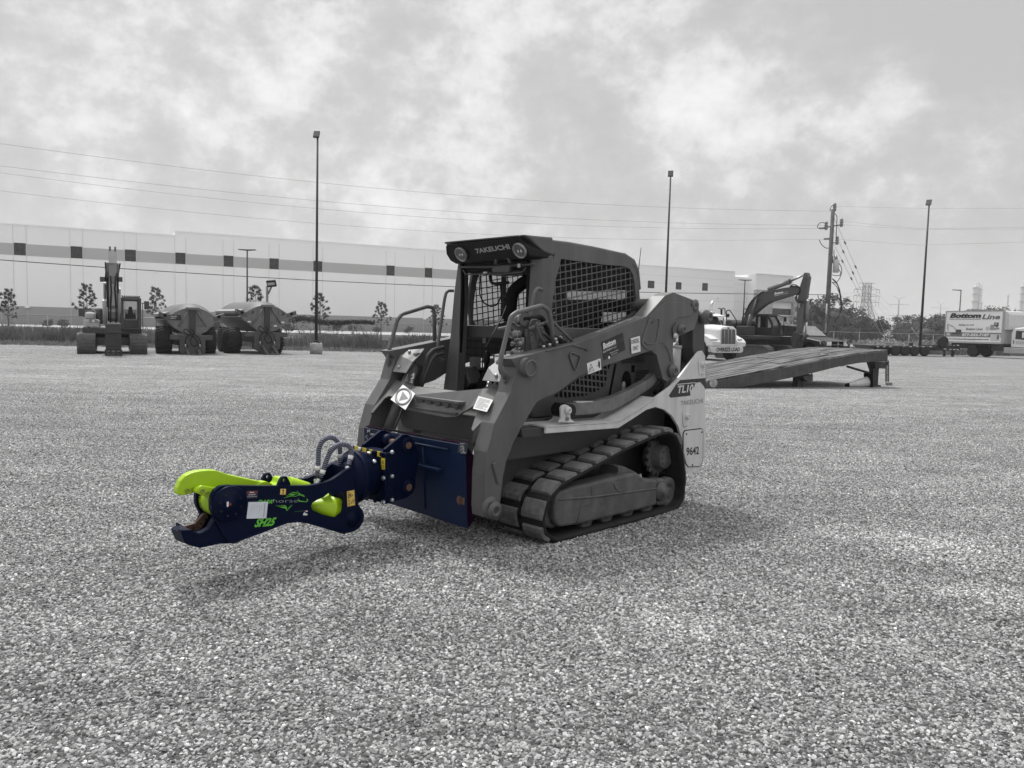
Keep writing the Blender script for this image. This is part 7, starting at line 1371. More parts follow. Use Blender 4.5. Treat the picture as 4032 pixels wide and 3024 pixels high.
# ------------------------------------------------------------------ hopper carts
def hopper(c0, wheels, arc_top, arc_low, tip_l, tip_r, cx, label, hd, signs, off_light=0, left_turn=False, Yd=36.0, numtxt=None):
    """arc_*: list of K-crop pixels along the bulkhead edge"""
    g0 = on_ground('K', *c0); g0 = Vector((g0.x, g0.y, 0)); h = Vector((hd[0], hd[1], 0)).normalized(); F_ = Frame(g0 - h * 1.0, hd); X = thing('hopper_cart', label, 'hopper cart', F_.o, F_.rz, group='hopper carts parked by the fence')
    hp_ = mat('hopper_paint', .17, .55, var=.15, scale=1.5, bump=.1, scratch=.15); hpl = mat('hopper_light', .085, .5, var=.12); dk = mat('cart_frame', .07, .6, var=.25, scale=3)
    def Y(x, y, d=.9): p = F_.q('K', x, y, 0, d); return (p.y, p.z)
    up = [Y(*p) for p in arc_top]; lo = [Y(*p) for p in arc_low]
    m = MB(); m.prism([(p.y, p.z) for p in [Vector((0, a, b)) for a, b in up + lo]], 'x', .84, .9); bh = m.build('front_bulkhead', hp_, X)
    # tub shell behind the bulkhead (thin walls following the outline)
    allp = up + lo; cyy = sum(a for a, _ in allp) / len(allp); czz = sum(b for _, b in allp) / len(allp)
    rim_out = [(cyy + (a - cyy) * 1.0, b) for a, b in up]
    m = MB(); vs = []; n = len(up); d_ = .42
    for k, (a, b) in enumerate(up):
        e = abs(k / (n - 1) * 2 - 1); bulge = .15 * (1 - e ** 2) + .05
        vs += [(.92, a, b), (.30, a * 1.02, b + bulge), (-3.6, a * 1.02, b + bulge), (-3.6, a, b - .05), (.25, a, b - .04)]
    fs = [(i * 5 + j, i * 5 + j + 1, (i + 1) * 5 + j + 1, (i + 1) * 5 + j) for i in range(n - 1) for j in range(4)]; m.add(vs, fs, True); m.build('hood', hpl, X)
    m = MB(); n2 = len(lo); vs = [(x, a * (1 if x > 0 else 1.0), b) for a, b in lo for x in (.88, -3.6)]; m.add(vs, [(2 * i, 2 * i + 1, 2 * i + 3, 2 * i + 2) for i in range(n2 - 1)]); tub = m.build('tub', hp_, X); so = tub.modifiers.new('t', 'SOLIDIFY'); so.thickness = .04
    for tp, s in ((tip_l, 1), (tip_r, -1)):
        a, b = Y(*tp); m = MB(); m.prism([(a - .22 * s, b + .14), (a + .22 * s, b - .02), (a + .22 * s, b - .22), (a + .0, b - .16), (a - .25 * s, b - .05)], 'x', .55, .93); w_ = m.build('wing', hpl, X, .02); m = MB(); m.lathe([(0, .075), (.01, .07), (.01, 0)], (.93, a, b - .02), (1, 0, 0), 16); m.build('wing_hole', blackm, w_)
    a, b = Y(*tip_l); m = MB(); m.prism([(a - .05, b + .06), (a + .20, b + .16), (a + .22, b + .04), (a - .02, b - .08)], 'x', -3.6, .54); m.build('side_rail', mat('rail_pale', .26, .5), X, .02)
    # centre post and braces
    tx, ty = cx; a, b = Y(tx, ty); z0 = Y(tx, ty + 370)[1]; m = MB(); m.bb(.93, 1.0, a - .12, a + .12, z0, b); m.build('centre_channel', mat('channel_dark', .035, .6), X)
    m = MB(); 
    for dx in (-205, 200): p1 = Y(tx + (-45 if dx < 0 else 45), ty + 5); p2 = Y(tx + dx, ty + 265); m.tube([(.97, p1[0], p1[1]), (.95, p2[0], p2[1])], .035, 6)
    m.bb(.9, 1.05, a - .28, a + .28, b - .06, b + .04); m.build('brace', hp_, X)
    m = MB(); q0 = Y(tx - 330, ty + 320); q1 = Y(tx + 290, ty + 330); fzb = Y(tx, ty + 385)[1]; m.bb(.75, .98, q1[0], q0[0], fzb - .22, fzb); q2 = Y(tx - 190, ty + 320); q3 = Y(tx + 185, ty + 320); m.bb(.6, 1.0, q3[0], q2[0], fzb - .78, fzb - .01); m.prism([(q2[0], fzb - .781), (q3[0], fzb - .781), (a - .15, fzb - 1.15), (a + .15, fzb - 1.15)], 'x', .7, 1.05); m.bb(-3.4, .6, a - .5, a + .5, fzb - .5, fzb - .1); m.build('chassis', dk, X, .02)
    m = MB(); m.prism([(.95, fzb - .6), (1.75, fzb - .95), (1.75, fzb - 1.12), (.95, fzb - 1.0)], 'y', a - .30, a - .18); m.prism([(.95, fzb - .6), (1.75, fzb - .95), (1.75, fzb - 1.12), (.95, fzb - 1.0)], 'y', a + .18, a + .30); m.bb(1.55, 1.85, a - .32, a + .32, fzb - 1.14, fzb - .98); m.cyl((1.7, a, .02), (1.7, a, fzb - .9), .07, n=10); m.bb(1.5, 1.9, a - .2, a + .2, .0, .04); m.build('drawbar', dk, X, .01)
    m = MB(); [m.tube([(1.68, a + s, fzb - 1.0 - k * .05), (1.68, a + s + .06, fzb - 1.02 - k * .05)], .02, 5) for k in range(9) for s in (-.12, .06)]; m.build('jack_thread', dk, X)
    m = MB(); rng = random.Random(3)
    for P_ in ([(-30, 350), (-100, 290), (-130, 330), (-90, 380), (10, 400), (60, 460), (80, 540)], [(0, 370), (-80, 400), (-110, 500), (-60, 560)], [(10, 370), (100, 420), (130, 540)], [(-20, 300), (30, 340), (0, 420), (-40, 480), (20, 560), (80, 520)]):
        m.tube(fillet([(1.12, *Y(tx + u, ty + v, 1.12)) for u, v in P_], .3, 6), .022, 6)
    m.build('hose', black, X)
    for u in (-100, 110): m = MB(); m.cyl((1.12, *Y(tx + u, ty + 520, 1.12)), (1.12, *Y(tx + u + 5, ty + 575, 1.12)), .03, n=8); m.build('hose_end', steel, X)
    for (u, v, w, h_) in signs: p = Y(u, v, .91); r_ = Y(u + w, v + h_, .91); m = MB(); m.bb(.905, .92, r_[0], p[0], r_[1], p[1]); dark = w > 60; sg = m.build('decal', mat('sticker_black', .022) if dark else white, X)
    for (u, v, w, h_) in signs:
        if w > 60:
            for k, tt in enumerate(('BottomLine', 'EQUIPMENT LLC')):
                p0 = F_.q('K', u + w * .07, v + h_ * (.42 + .38 * k), 0, .922); p1 = F_.q('K', u + w * (.66 if k == 0 else .6), v + h_ * (.42 + .38 * k), 0, .922); p2 = F_.q('K', u + w * .07, v + h_ * (.12 + .40 * k), 0, .922); m = MB(); m.text(tt, p0, p1 - p0, p2 - p0, t=.003, bold=.02); m.build('lettering', mat('letter_pale', .5), X, fix=False)
    if numtxt: (u, v, w, h_), tt = numtxt; p0 = F_.q('K', u, v + h_, 0, .905); p1 = F_.q('K', u + w, v + h_, 0, .905); p2 = F_.q('K', u, v, 0, .905); m = MB(); m.text(tt, p0, p1 - p0, p2 - p0, t=.004, bold=.03); m.build('number', mat('number_dark', .05), X, fix=False)
    for (u0, u1, vb, d, r_) in wheels:
        a = F_.q('K', u0, vb, 0, d).y; b = F_.q('K', u1, vb, 0, d).y; wheel(X, (d - r_, (a + b) / 2, r_), r_, abs(a - b), 22)
    return X
n_arc = lambda x0, y0, xm, ym, x1, y1, n=13: [(x0 + (x1 - x0) * k / (n - 1), (1 - k / (n - 1)) ** 2 * y0 + 2 * (1 - k / (n - 1)) * (k / (n - 1)) * (2 * ym - (y0 + y1) / 2) + (k / (n - 1)) ** 2 * y1) for k in range(n)]
hopper((500, 1165), [(75, 300, 1150, .6, .60), (765, 940, 1110, .45, .60), (95, 290, 1150, -1.3, .60), (775, 930, 1110, -1.3, .60)], n_arc(205, 640, 590, 485, 955, 655), [(955, 660), (900, 700), (830, 770), (770, 830), (690, 862), (600, 872), (520, 862), (460, 850), (320, 765), (205, 650)],
       (185, 590), (965, 610), (580, 495), 'grey hopper cart with a rolled hood, between the pale excavator and its twin', (.51, -.86), [(237, 587, 180, 82), (283, 888, 32, 16), (830, 896, 34, 16), (443, 895, 40, 26), (632, 910, 50, 44)], numtxt=((662, 743, 66, 18), 'MC253'))
hopper((1650, 1160), [(1100, 1310, 1150, .4, .60), (1735, 1915, 1155, .6, .60), (1025, 1110, 1090, -1.4, .60), (1620, 1750, 1140, -.9, .55)], n_arc(1300, 600, 1665, 450, 2010, 620), [(2010, 625), (1960, 660), (1880, 745), (1800, 805), (1700, 830), (1600, 828), (1540, 820), (1430, 725), (1340, 660), (1300, 610)],
       (1300, 548), (2018, 565), (1662, 455), 'grey hopper cart turned slightly, in front of the floodlight post', (.58, -.81), [(1390, 530, 84, 38), (1830, 555, 84, 38), (1383, 677, 46, 22), (1870, 686, 44, 24), (1722, 752, 88, 26), (1765, 738, 42, 28)], numtxt=((1710, 692, 58, 16), 'MC22'))
def flood_post():
    Yp = 39.0; p = at_depth('K', 1665, 170, Yp); t = thing('floodlight_post', 'grey steel post with a square floodlight behind the right hopper cart', 'floodlight', (p.x, Yp, 0)); r = 17 / 3.687 * Yp / FPX
    m = MB(); m.cyl((0, 0, 0), (0, 0, p.z), r, n=16); m.build('post', mat('post_paint', .16, .6, var=.2), t); a = at_depth('K', 1690, 285, Yp) - Vector((p.x, Yp, 0)); b = at_depth('K', 1733, 195, Yp) - Vector((p.x, Yp, 0)); a.y = b.y = -.1
    m = MB(); m.tube([a, b], .05, 6); m.tube([b, b + Vector((-.15, 0, .12)), b + Vector((-.1, 0, .3))], .025, 5); m.tube([b, b + Vector((.12, 0, .12)), b + Vector((.1, 0, .3))], .025, 5); m.build('bracket', mat('post_paint', .16), t)
    c = at_depth('K', 1742, 135, Yp) - Vector((p.x, Yp, 0)); c.y = -.15; rot = Matrix.Rotation(R(-6), 3, 'Y') @ Matrix.Rotation(R(20), 3, 'X'); m = MB(); m.box(c, (.46, .14, .34), rot); h = m.build('lamp_head', black, t, .02); m = MB(); m.box(c + rot @ Vector((0, -.075, 0)), (.36, .01, .14), rot); m.build('lens', mat('lamp_lens', .45), h)
flood_post()

# ------------------------------------------------------------------ white tractor truck
def white_truck():
    p = at_depth('Q', 600, 1440, 42.3); F_ = Frame((p.x, p.y, 0), (.39, -.92)); X = thing('white_truck', 'white long-nosed truck with an oversize load banner on its bumper', 'truck', F_.o, F_.rz, )
    def P(x, y, d=0.0): return F_.q('Q', x, y, 0, d)
    def yz(pts, d=0.0): return [(v.y, v.z) for v in (P(a, b, d) for a, b in pts)]
    chr_ = mat('bumper_chrome', .62, .22, metal=.8, var=.1)
    m = MB(); m.prism(yz([(362, 1345), (838, 1338), (838, 1412), (808, 1438), (405, 1440), (362, 1422)]), 'x', -.25, 0); m.build('bumper', chr_, X, .03)
    m = MB(); a, b, c = P(445, 1420, .004), P(785, 1415, .004), P(445, 1358, .004); m.slab([P(432, 1428, .002), P(800, 1424, .002), P(800, 1352, .002), P(432, 1355, .002)], .002, (1, 0, 0)); bn_ = m.build('banner', mat('banner', .60, .6), X)
    m = MB(); m.text('OVERSIZE LOAD', a, b - a, c - a, t=.006, bold=.045); m.build('lettering', ink, bn_, fix=False)
    # hood: loft of grille frame back to the cab
    gx = -.12; front = yz([(500, 1335), (500, 1110), (530, 1062), (620, 1048), (700, 1056), (738, 1095), (745, 1330)], gx); cyy = (front[0][0] + front[-1][0]) / 2
    def sec(x, k, dz, drop): return [Vector((x, cyy + (a - cyy) * k, b + dz if b > front[1][1] - .3 else b + drop)) for a, b in front]
    S_ = [sec(gx, 1, 0, 0), sec(gx - .5, 1.04, .02, 0), sec(gx - 1.3, 1.12, .08, 0), sec(gx - 2.0, 1.30, .12, 0)]; m = MB(); n = len(front); m.add([v for s in S_ for v in s], [(i * n + j, i * n + j + 1, (i + 1) * n + j + 1, (i + 1) * n + j) for i in range(3) for j in range(n - 1)] + [tuple(range(n)), tuple(range(3 * n, 4 * n))], True); m.build('hood', wpaint, X, .04)
    gp = yz([(516, 1308), (516, 1100), (540, 1092), (700, 1094), (720, 1105), (720, 1308)], gx); m = MB(); m.prism(gp, 'x', gx, gx + .015); g_ = m.build('grille', mat('grille_dark', .10, .4, metal=.3), X)
    m = MB()
    for u in (516, 566, 617, 668, 720): a = P(u, 1308, gx + .02); b = P(u, 1098, gx + .02); m.tube([a, b], .014, 5)
    m.build('grille_bar', mat('bar_light', .5, .3, metal=.6), g_); m = MB(); c = P(621, 1076, gx); m.sphere(c, .09, 12, 8, (.25, 1, .45)); m.build('emblem', mat('emblem_dark', .08, .4), X)
    # fenders with lamps, wheels
    for s, uu in ((1, 0), (-1, 1)):
        yc = P(400, 1250, -.3).y if s > 0 else P(800, 1250, -.3).y; y_in = front[0][0] if s < 0 and False else (front[0][0] if (P(400, 1250, -.3).y - front[0][0]) * s * 1 > 0 and s > 0 else front[-1][0])
        yo = P(355, 1300, -.2).y if s > 0 else P(830, 1300, -.2).y; zt = P(400, 1222, -.3).z
    yL, yR_ = P(352, 1300, -.3).y, P(834, 1300, -.3).y; zt = P(400, 1228, -.3).z; z0 = P(600, 1338, -.1).z
    for yo, yi in ((yL, front[0][0]), (yR_, front[-1][0])):
        pr_ = [(-.10, z0), (-.06, zt - .18), (-.28, zt), (-.9, zt + .22), (-1.45, zt + .20), (-1.95, zt - .15), (-2.05, zt - .55), (-1.85, zt - .50), (-1.65, zt - .15), (-1.2, zt - .02), (-.80, zt - .12), (-.58, zt - .45), (-.56, z0)]
        m = MB(); m.prism(pr_, 'y', min(yo, yi), max(yo, yi)); m.build('fender', wpaint, X, .05, seg=3)
        wheel(X, (-1.22, yo + (.17 if yi > yo else -.17), .52), .52, .30, 0, rim)
    for u0, u1 in ((358, 475), (752, 826)):
        pts_ = [P(u0, 1232, .0), P(u1, 1232, .0), P(u1 - 5, 1262, .0), P(u0 + 20, 1268, .0)]; m = MB(); m.slab([p_ + Vector((-.07, 0, 0)) for p_ in pts_], .06, (1, 0, 0)); m.build('headlight', lensm, X, .02)
    # cab
    yw = P(248, 1020, -2.0).y; sgn = 1 if yw > cyy else -1; zc0 = P(350, 1030, -2.0).z; zc1 = P(350, 872, -2.0).z; hw = 1.02; m = MB()
    m.prism([(-2.0, z0 + .1), (-2.0, zc0), (-2.45, zc1 - .12), (-3.6, zc1 - .05), (-3.6, .6), (-2.3, .6)], 'y', cyy - hw, cyy + hw); cab = m.build('cab', wpaint, X, .07, seg=3)
    m = MB(); m.prism([(-1.95, zc1 - .12), (-1.85, zc1 - .10), (-2.5, zc1 + .05), (-3.6, zc1 + .05), (-3.6, zc1 - .05)], 'y', cyy - hw - .02, cyy + hw + .02); m.build('roof', wpaint, X, .04)
    d_ = Vector((-.45, 0, zc1 - .12 - zc0)); 
    for ya, yb in ((cyy - hw + .12, cyy - .04), (cyy + .04, cyy + hw - .12)):
        b0 = Vector((-1.99, ya, zc0 + .03)); b1 = Vector((-1.99, yb, zc0 + .03)); m = MB(); m.slab([b0, b1, b1 + d_ * .88, b0 + d_ * .88], .02, (1, 0, .5)); m.build('windscreen', dgl, X)
    for sg in (-1, 1): m = MB(); m.bb(-3.2, -2.5, cyy + sg * hw, cyy + sg * (hw + .01), zc0 + .02, zc1 - .2); m.build('side_window', dgl, X)
    m = MB()
    for u in (220, 315, 345, 380, 405): c = P(u, 852, -2.5); m.sphere(c, .10 if u in (380, 220) else .06, 10, 6, (1.5, 1, .8))
    m.build('roof_lamp', mat('amber_grey', .45, .3), X)
    m = MB(); a = P(365, 840, -3.6); b = P(366, 740, -3.6); m.tube(fillet([Vector((a.x, a.y, 1.2)), a, b, P(395, 680, -3.6)], .2, 6), .085, 12); m.build('exhaust_stack', chrome, X)
    a = P(562, 1035, -2.0); b = P(563, 920, -2.0); m = MB(); m.cyl(a, b, .09, n=14); m.cyl(b, b + Vector((0, 0, .06)), .05); m.build('air_cleaner', chrome, X)
    m = MB(); m.tube(fillet([P(420, 905, -2.1), P(540, 905, -2.1), P(580, 900, -2.1)], .05), .025, 6); m.build('mirror_arm', chrome, X); m = MB(); c = P(614, 893, -2.1); m.sphere(c, .11, 12, 8, (.5, 1, 1)); m.build('mirror', black, X)
    m = MB(); m.bb(-6.2, -3.6, cyy - .45, cyy + .45, .75, 1.0); m.build('chassis', black, X)
    for xx_ in (-4.8, -5.9):
        for sg in (-1, 1): wheel(X, (xx_, cyy + sg * .95, .52), .52, .5, 0, rim)
    c = P(357, 1141, -1.0); m = MB(); m.sphere(Vector((c.x, c.y, c.z)), .07, 10, 6, (1, .3, .5)); m.build('badge', mat('emblem_dark', .08), X)
white_truck()

# ------------------------------------------------------------------ dark excavator on the right, boom raised
def excavator_right():
    p = at_depth('Q', 1010, 1330, 47.0); F_ = Frame((p.x, p.y, 0), (.62, -.78)); X = thing('excavator', 'dark excavator with raised arched boom between white truck and pickup', 'excavator', F_.o, F_.rz)
    dk = mat('boom_dark', .062, .5, var=.12, scale=2); dk2 = mat('excavator_dark2', .035, .5, var=.15); shm = mat('shoe_steel', .13)
    def S_(c, pts, y): return F_.side(c, pts, y)
    def Q(c, x, y, yy=0.0): return F_.q(c, x, y, 1, yy)
    bo = S_('R', [(70, 1290), (150, 1150), (190, 1010), (260, 830), (370, 680), (470, 590), (600, 545), (1000, 465), (1210, 435), (1340, 430), (1400, 470), (1370, 560), (1290, 590), (1000, 680), (760, 750), (620, 820), (480, 930), (400, 1000), (300, 1110), (180, 1240), (90, 1350)], -.28)
    m = MB(); m.prism([(v.x, v.z) for v in fillet([(a, 0, b) for a, b in bo], .25, 3, closed=True)], 'y', -.28, .12); b_ = m.build('boom', dk, X, .03)
    st_ = S_('R', [(1440, 200), (1460, 128), (1530, 125), (1570, 235), (1520, 560), (1515, 660), (1470, 720), (1430, 1160), (1390, 1440), (1290, 1430), (1300, 1100), (1320, 760), (1340, 560), (1375, 420), (1450, 230)], -.26)
    m = MB(); m.prism(st_, 'y', -.24, .06); m.build('stick', mat('stick_dark', .085, .5, var=.15, scale=3), X, .04)
    m = MB(); m.prism(S_('R', [(1450, 215), (1390, 390), (1340, 600), (1350, 720), (1450, 750), (1500, 700), (1520, 560), (1560, 235)], -.30), 'y', -.30, -.24); m.build('stick_plate', dk, X, .01)
    m = MB(); a, b = Q('R', 700, 500, 0), Q('R', 1165, 320, 0); m.cyl(a, b, .14, n=14); m.cyl(b - (b - a) * .1, b, .17, n=14); m.build('stick_cylinder', mat('cylinder_mid', .16, .4), X); m = MB(); m.cyl(b, Q('R', 1460, 185, 0), .065, n=10); m.build('cylinder_rod', steel, X)
    for y0, nm in ((-.40, 0), (.38, 1)):
        a, b = Q('R', 190, 1560, y0), Q('R', 325, 1040, y0); m = MB(); m.cyl(a, b, .135, n=14); m.build('boom_cylinder', dk, X); m = MB(); m.cyl(b, Q('R', 435, 710, y0), .06, n=10); m.build('cylinder_rod', mat('cylinder_mid', .16), X)
    a = Q('R', 435, 715, -.28); m = MB(); m.cyl(Vector((a.x, -.45, a.z)), Vector((a.x, .40, a.z)), .15, n=16); m.build('boom_pin', dk2, X)
    m = MB(); m.cyl(Q('R', 1530, 1180, 0), Q('R', 1540, 750, 0), .11, n=12); m.build('bucket_cylinder', mat('cylinder_mid', .16), X); m = MB(); m.cyl(Q('R', 1505, 1480, 0), Q('R', 1530, 1180, 0), .06, n=10); m.build('cylinder_rod', mat('rod_pale', .5, .2, metal=.6), X)
    m = MB()
    for P_ in ([(1350, 420), (1390, 500), (1350, 600), (1290, 640), (1285, 720), (1320, 770)], [(1330, 590), (1300, 680), (1330, 740)], [(1165, 440), (1200, 395), (1270, 390), (1330, 420)], [(1180, 440), (1230, 420), (1340, 440)], [(600, 540), (540, 560), (440, 640), (330, 740), (260, 850), (190, 1010), (130, 1100), (120, 1240)], [(1320, 770), (1440, 765), (1460, 800)], [(1590, 720), (1625, 730), (1600, 790)]): m.tube(fillet([Q('R', x, y, -.34) for x, y in P_], .3, 5), .032, 6)
    m.build('hose', black, X)
    p0, p1, p2 = Q('R', 828, 612, -.283), Q('R', 1015, 578, -.283), Q('R', 832, 560, -.283); m = MB(); m.text('Bottom', p0, p1 - p0, p2 - p0, t=.006, bold=.05, shear=.1); m.build('lettering', white, X, fix=False)
    p0, p1, p2 = Q('R', 1020, 575, -.283), Q('R', 1120, 558, -.283), Q('R', 1020, 530, -.283); m = MB(); m.text('Line', p0, p1 - p0, p2 - p0, t=.004, bold=.01, shear=.1); m.build('lettering', mat('sticker_grey', .22), X, fix=False)
    p0, p1, p2 = Q('R', 824, 648, -.283), Q('R', 1125, 588, -.283), Q('R', 824, 625, -.283); m = MB(); m.text('EQUIPMENT LLC 877-332-7187', p0, p1 - p0, p2 - p0, t=.006, bold=.03); m.build('lettering', mat('letter_pale', .5), X, fix=False)
    m = MB(); m.slab([Q('R', x, y, -.305) for x, y in ((1345, 890), (1380, 890), (1382, 800), (1348, 800))], .004, (0, -1, 0)); m.build('sticker', mat('sticker_mid', .35), X)
    # bucket linkage and bucket
    m = MB(); m.prism(S_('R', [(1230, 1470), (1290, 1400), (1380, 1440), (1450, 1480), (1400, 1560), (1330, 1620), (1300, 1790), (1240, 1760), (1200, 1600)], -.3), 'y', -.42, .35); m.build('bucket', dk2, X, .04)
    m = MB(); m.cyl(Q('Q', 1740, 1170, -.3), Q('Q', 1690, 1260, -.3), .09, n=10); m.cyl(Q('Q', 1640, 1170, -.3), Q('Q', 1760, 1185, -.3), .08, n=10); m.build('bucket_link', dk, X)
    # house
    zd = Q('Q', 1000, 1245, -1.3).z; xs = [Q('Q', u, 1200, -.6).x for u in (500, 1270)]
    m = MB(); m.prism([(-2.6, zd), (1.05, zd), (1.05, zd + .25), (-2.0, zd + .3), (-2.6, zd + .5)], 'y', -1.30, 1.30); m.build('deck', dk2, X, .05)
    m = MB(); m.prism([(-2.7, zd + .2), (-.9, zd + .2), (-.7, zd + .95), (-1.0, zd + 1.18), (-2.6, zd + 1.12)], 'y', -1.28, 1.28); m.build('engine_house', dk2, X, .10)
    m = MB(); m.bb(-.55, .35, -1.28, -.60, zd + .25, zd + .80); m.build('tool_box', dk2, X, .05)
    # cab on its left = far side, seen right of the boom
    yn, yf = .42, 1.30; c0 = [Q('Q', x, y, yn) for x, y in ((1085, 1220), (1090, 880), (1225, 880), (1262, 1070), (1245, 1230))]; cp = [(v.x, v.z) for v in c0]
    m = MB(); xx0 = min(a for a, _ in cp); xx1 = max(a for a, _ in cp); z0 = zd + .25; z1 = c0[1].z
    prof = [(xx0 - .9, z0), (xx0 - .9, z1), (xx1 - .35, z1), (xx1, z0 + .75), (xx1 - .05, z0)]
    inn = [(xx0 - .75, z0 + .5), (xx0 - .75, z1 - .12), (xx1 - .43, z1 - .12), (xx1 - .10, z0 + .75), (xx1 - .13, z0 + .5)]
    m.ring(prof, inn, 'y', yn, yn + .06); m.ring(prof, inn, 'y', yf - .06, yf); m.prism([(xx0 - .9, z1 - .1), (xx0 - .9, z1 + .04), (xx1 - .30, z1 + .04), (xx1 - .30, z1 - .1)], 'y', yn - .02, yf + .02); m.prism([(xx1 - .02, z0), (xx1 - .02, z0 + .55), (xx1 - .12, z0 + .55), (xx1 - .12, z0)], 'y', yn, yf)
    for yy in (yn, yf - .07): m.prism([(xx1 - .02, z0 + .6), (xx1 - .36, z1 - .05), (xx1 - .44, z1 - .05), (xx1 - .12, z0 + .6)], 'y', yy, yy + .07)
    m.build('cab', dk2, X, .02)
    m = MB(); m.prism([(xx1 - .05, z0 + .5), (xx1 - .39, z1 - .08), (xx1 - .41, z1 - .08), (xx1 - .07, z0 + .5)], 'y', yn + .07, yf - .07); m.build('windscreen', glass('cab_glass'), X); m = MB(); m.bb(xx0 - .8, xx1 - .45, yn + .02, yn + .03, z0 + .5, z1 - .1); m.build('side_window', glass('cab_glass'), X)
    m = MB(); m.bb(-.2, .15, yn + .25, yf - .25, z0 + .1, z0 + 1.3); m.build('seat', dk2, X, .05)
    m = MB(); m.tube([Vector((xx1 - .3, yf, z1)), Vector((xx1 + .12, yf + .1, z1 - .15)), Vector((xx1 + .12, yf + .1, z0))], .025, 6); m.sphere((xx1 + .15, yf + .2, z1 - .25), .14, 10, 8, (.4, .8, 1.2)); m.build('mirror', black, X)
    m = MB()
    for P_ in ([(475, 790), (512, 790), (512, 880)], [(525, 885), (525, 790), (570, 788), (572, 880)], [(590, 1000), (592, 818), (640, 815), (740, 970), (735, 1050)], [(835, 910), (840, 800), (878, 798)]): m.tube(fillet([Q('Q', x, y, -1.2) for x, y in P_], .1), .03, 6)
    m.build('handrail', black, X)
    hh = .85; shoe_track(X, -1.55, -.90, -1.9, 1.9, hh, shm); shoe_track(X, .90, 1.55, -1.9, 1.9, hh, shm)
    m = MB(); m.bb(-.9, .9, -.95, .95, .4, hh - .05); m.cyl((0, 0, hh - .1), (0, 0, zd + .01), .7, n=20); m.build('undercarriage', dk2, X, .03)
excavator_right()

# ------------------------------------------------------------------ pickup truck
def pickup():
    p = at_depth('M', 1465, 760, 45.0); F_ = Frame((p.x, p.y, 0), (.45, -.89)); X = thing('pickup_truck', 'dark pickup truck parked beyond the wooden deck, nose to the right', 'pickup truck', F_.o, F_.rz)
    X.scale = (1.12, 1.12, 1.12); pm = mat('pickup_paint', .030, .42, var=.1, spec=.35); W_ = 1.0
    def P(x, y, d=0.0): return F_.q('M', x, y, 0, d)
    z_h = 1.22
    low = [(0.0, .55), (.02, .95), (-.10, 1.08), (-1.25, 1.25), (-1.45, 1.30), (-3.55, 1.30), (-5.75, 1.30), (-5.80, .65), (-5.1, .55), (-5.05, .80), (-4.75, 1.0), (-4.35, 1.0), (-4.05, .80), (-4.0, .50), (-1.55, .50), (-1.50, .80), (-1.2, 1.0), (-.85, 1.0), (-.55, .8), (-.5, .5)]
    m = MB(); m.prism(low, 'y', -W_, W_); m.build('body', pm, X, .07, seg=3)
    m = MB(); vs = [(-1.40, .92, 1.28), (-2.15, .72, 1.88), (-3.2, .72, 1.93), (-3.75, .74, 1.86), (-3.95, .92, 1.28)]; n = 5; m.add([(x, -y, z) for x, y, z in vs] + vs, [tuple(range(5)), tuple(range(9, 4, -1))] + [(i, n + i, n + (i + 1) % n, (i + 1) % n) for i in range(5)]); m.build('cab', pm, X, .05, seg=3)
    def gl(pts, nm='window', mt=bluegl): m = MB(); m.add(pts, [tuple(range(len(pts)))]); o = m.build(nm, mt, X, fix=False); s = o.modifiers.new('t', 'SOLIDIFY'); s.thickness = .02
    gl([(-1.46, -.84, 1.36), (-1.46, .84, 1.36), (-2.09, .68, 1.86), (-2.09, -.68, 1.86)], 'windscreen', mat('screen_reflection', .20, .05, var=.3, scale=2))
    for s in (-1, 1): gl([(-1.75, s * .91, 1.35), (-2.15, s * .765, 1.81), (-2.75, s * .75, 1.86), (-2.8, s * .915, 1.35)], mt=dgl); gl([(-2.9, s * .915, 1.35), (-2.85, s * .75, 1.86), (-3.5, s * .755, 1.83), (-3.75, s * .90, 1.38)], mt=dgl)
    m = MB(); m.bb(-5.7, -4.0, -.85, .85, 1.301, 1.31); m.build('bed', blackm, X)
    m = MB(); m.bb(.0, .045, -.42, .42, .72, 1.10); g_ = m.build('grille', blackm, X, .03); m = MB(); m.bb(.046, .06, -.43, .43, .89, .925); m.bb(.046, .06, -.02, .02, .73, 1.09); m.bb(.046, .06, -.43, .43, 1.07, 1.10); m.bb(.046, .06, -.43, .43, .72, .745); m.build('grille_bar', mat('grille_grey', .16, .3, metal=.5), g_)
    m = MB(); m.prism([(-.07, .92), (0, 1.05), (.07, .92)][::-1], 'x', .06, .075); m.build('emblem', mat('emblem_grey', .3, .3), X)
    for s in (-1, 1): m = MB(); m.add([(.03, s * .46, .86), (.03, s * .46, 1.07), (-.06, s * .90, 1.10), (-.28, s * 1.003, 1.09), (-.20, s * 1.003, .92), (-.02, s * .88, .86)], [(0, 1, 2, 3, 4, 5)]); o = m.build('headlight', mat('head_lens', .62, .15, var=.3, scale=9), X); sm = o.modifiers.new('t', 'SOLIDIFY'); sm.thickness = .05; sm.offset = 0
    m = MB(); m.bb(-.12, .14, -.98, .98, .42, .66); m.build('bumper', pm, X, .05); m = MB(); m.bb(.141, .15, -.16, .16, .50, .62); m.build('number_plate', mat('plate_grey', .5, .5), X)
    for x in (-1.02, -4.55):
        for s in (-1, 1): wheel(X, (x, s * .86, .40), .40, .27, 0, rim)
    for s in (-1, 1): m = MB(); m.box((-1.75, s * 1.10, 1.42), (.12, .22, .26)); m.build('mirror', pm, X, .04)
    m = MB(); m.slab([(-1.85, -1.003, .95), (-1.45, -1.003, .95), (-1.45, -1.003, 1.03), (-1.85, -1.003, 1.03)], .004, (0, -1, 0)); m.build('badge', mat('emblem_grey', .3), X)
pickup()

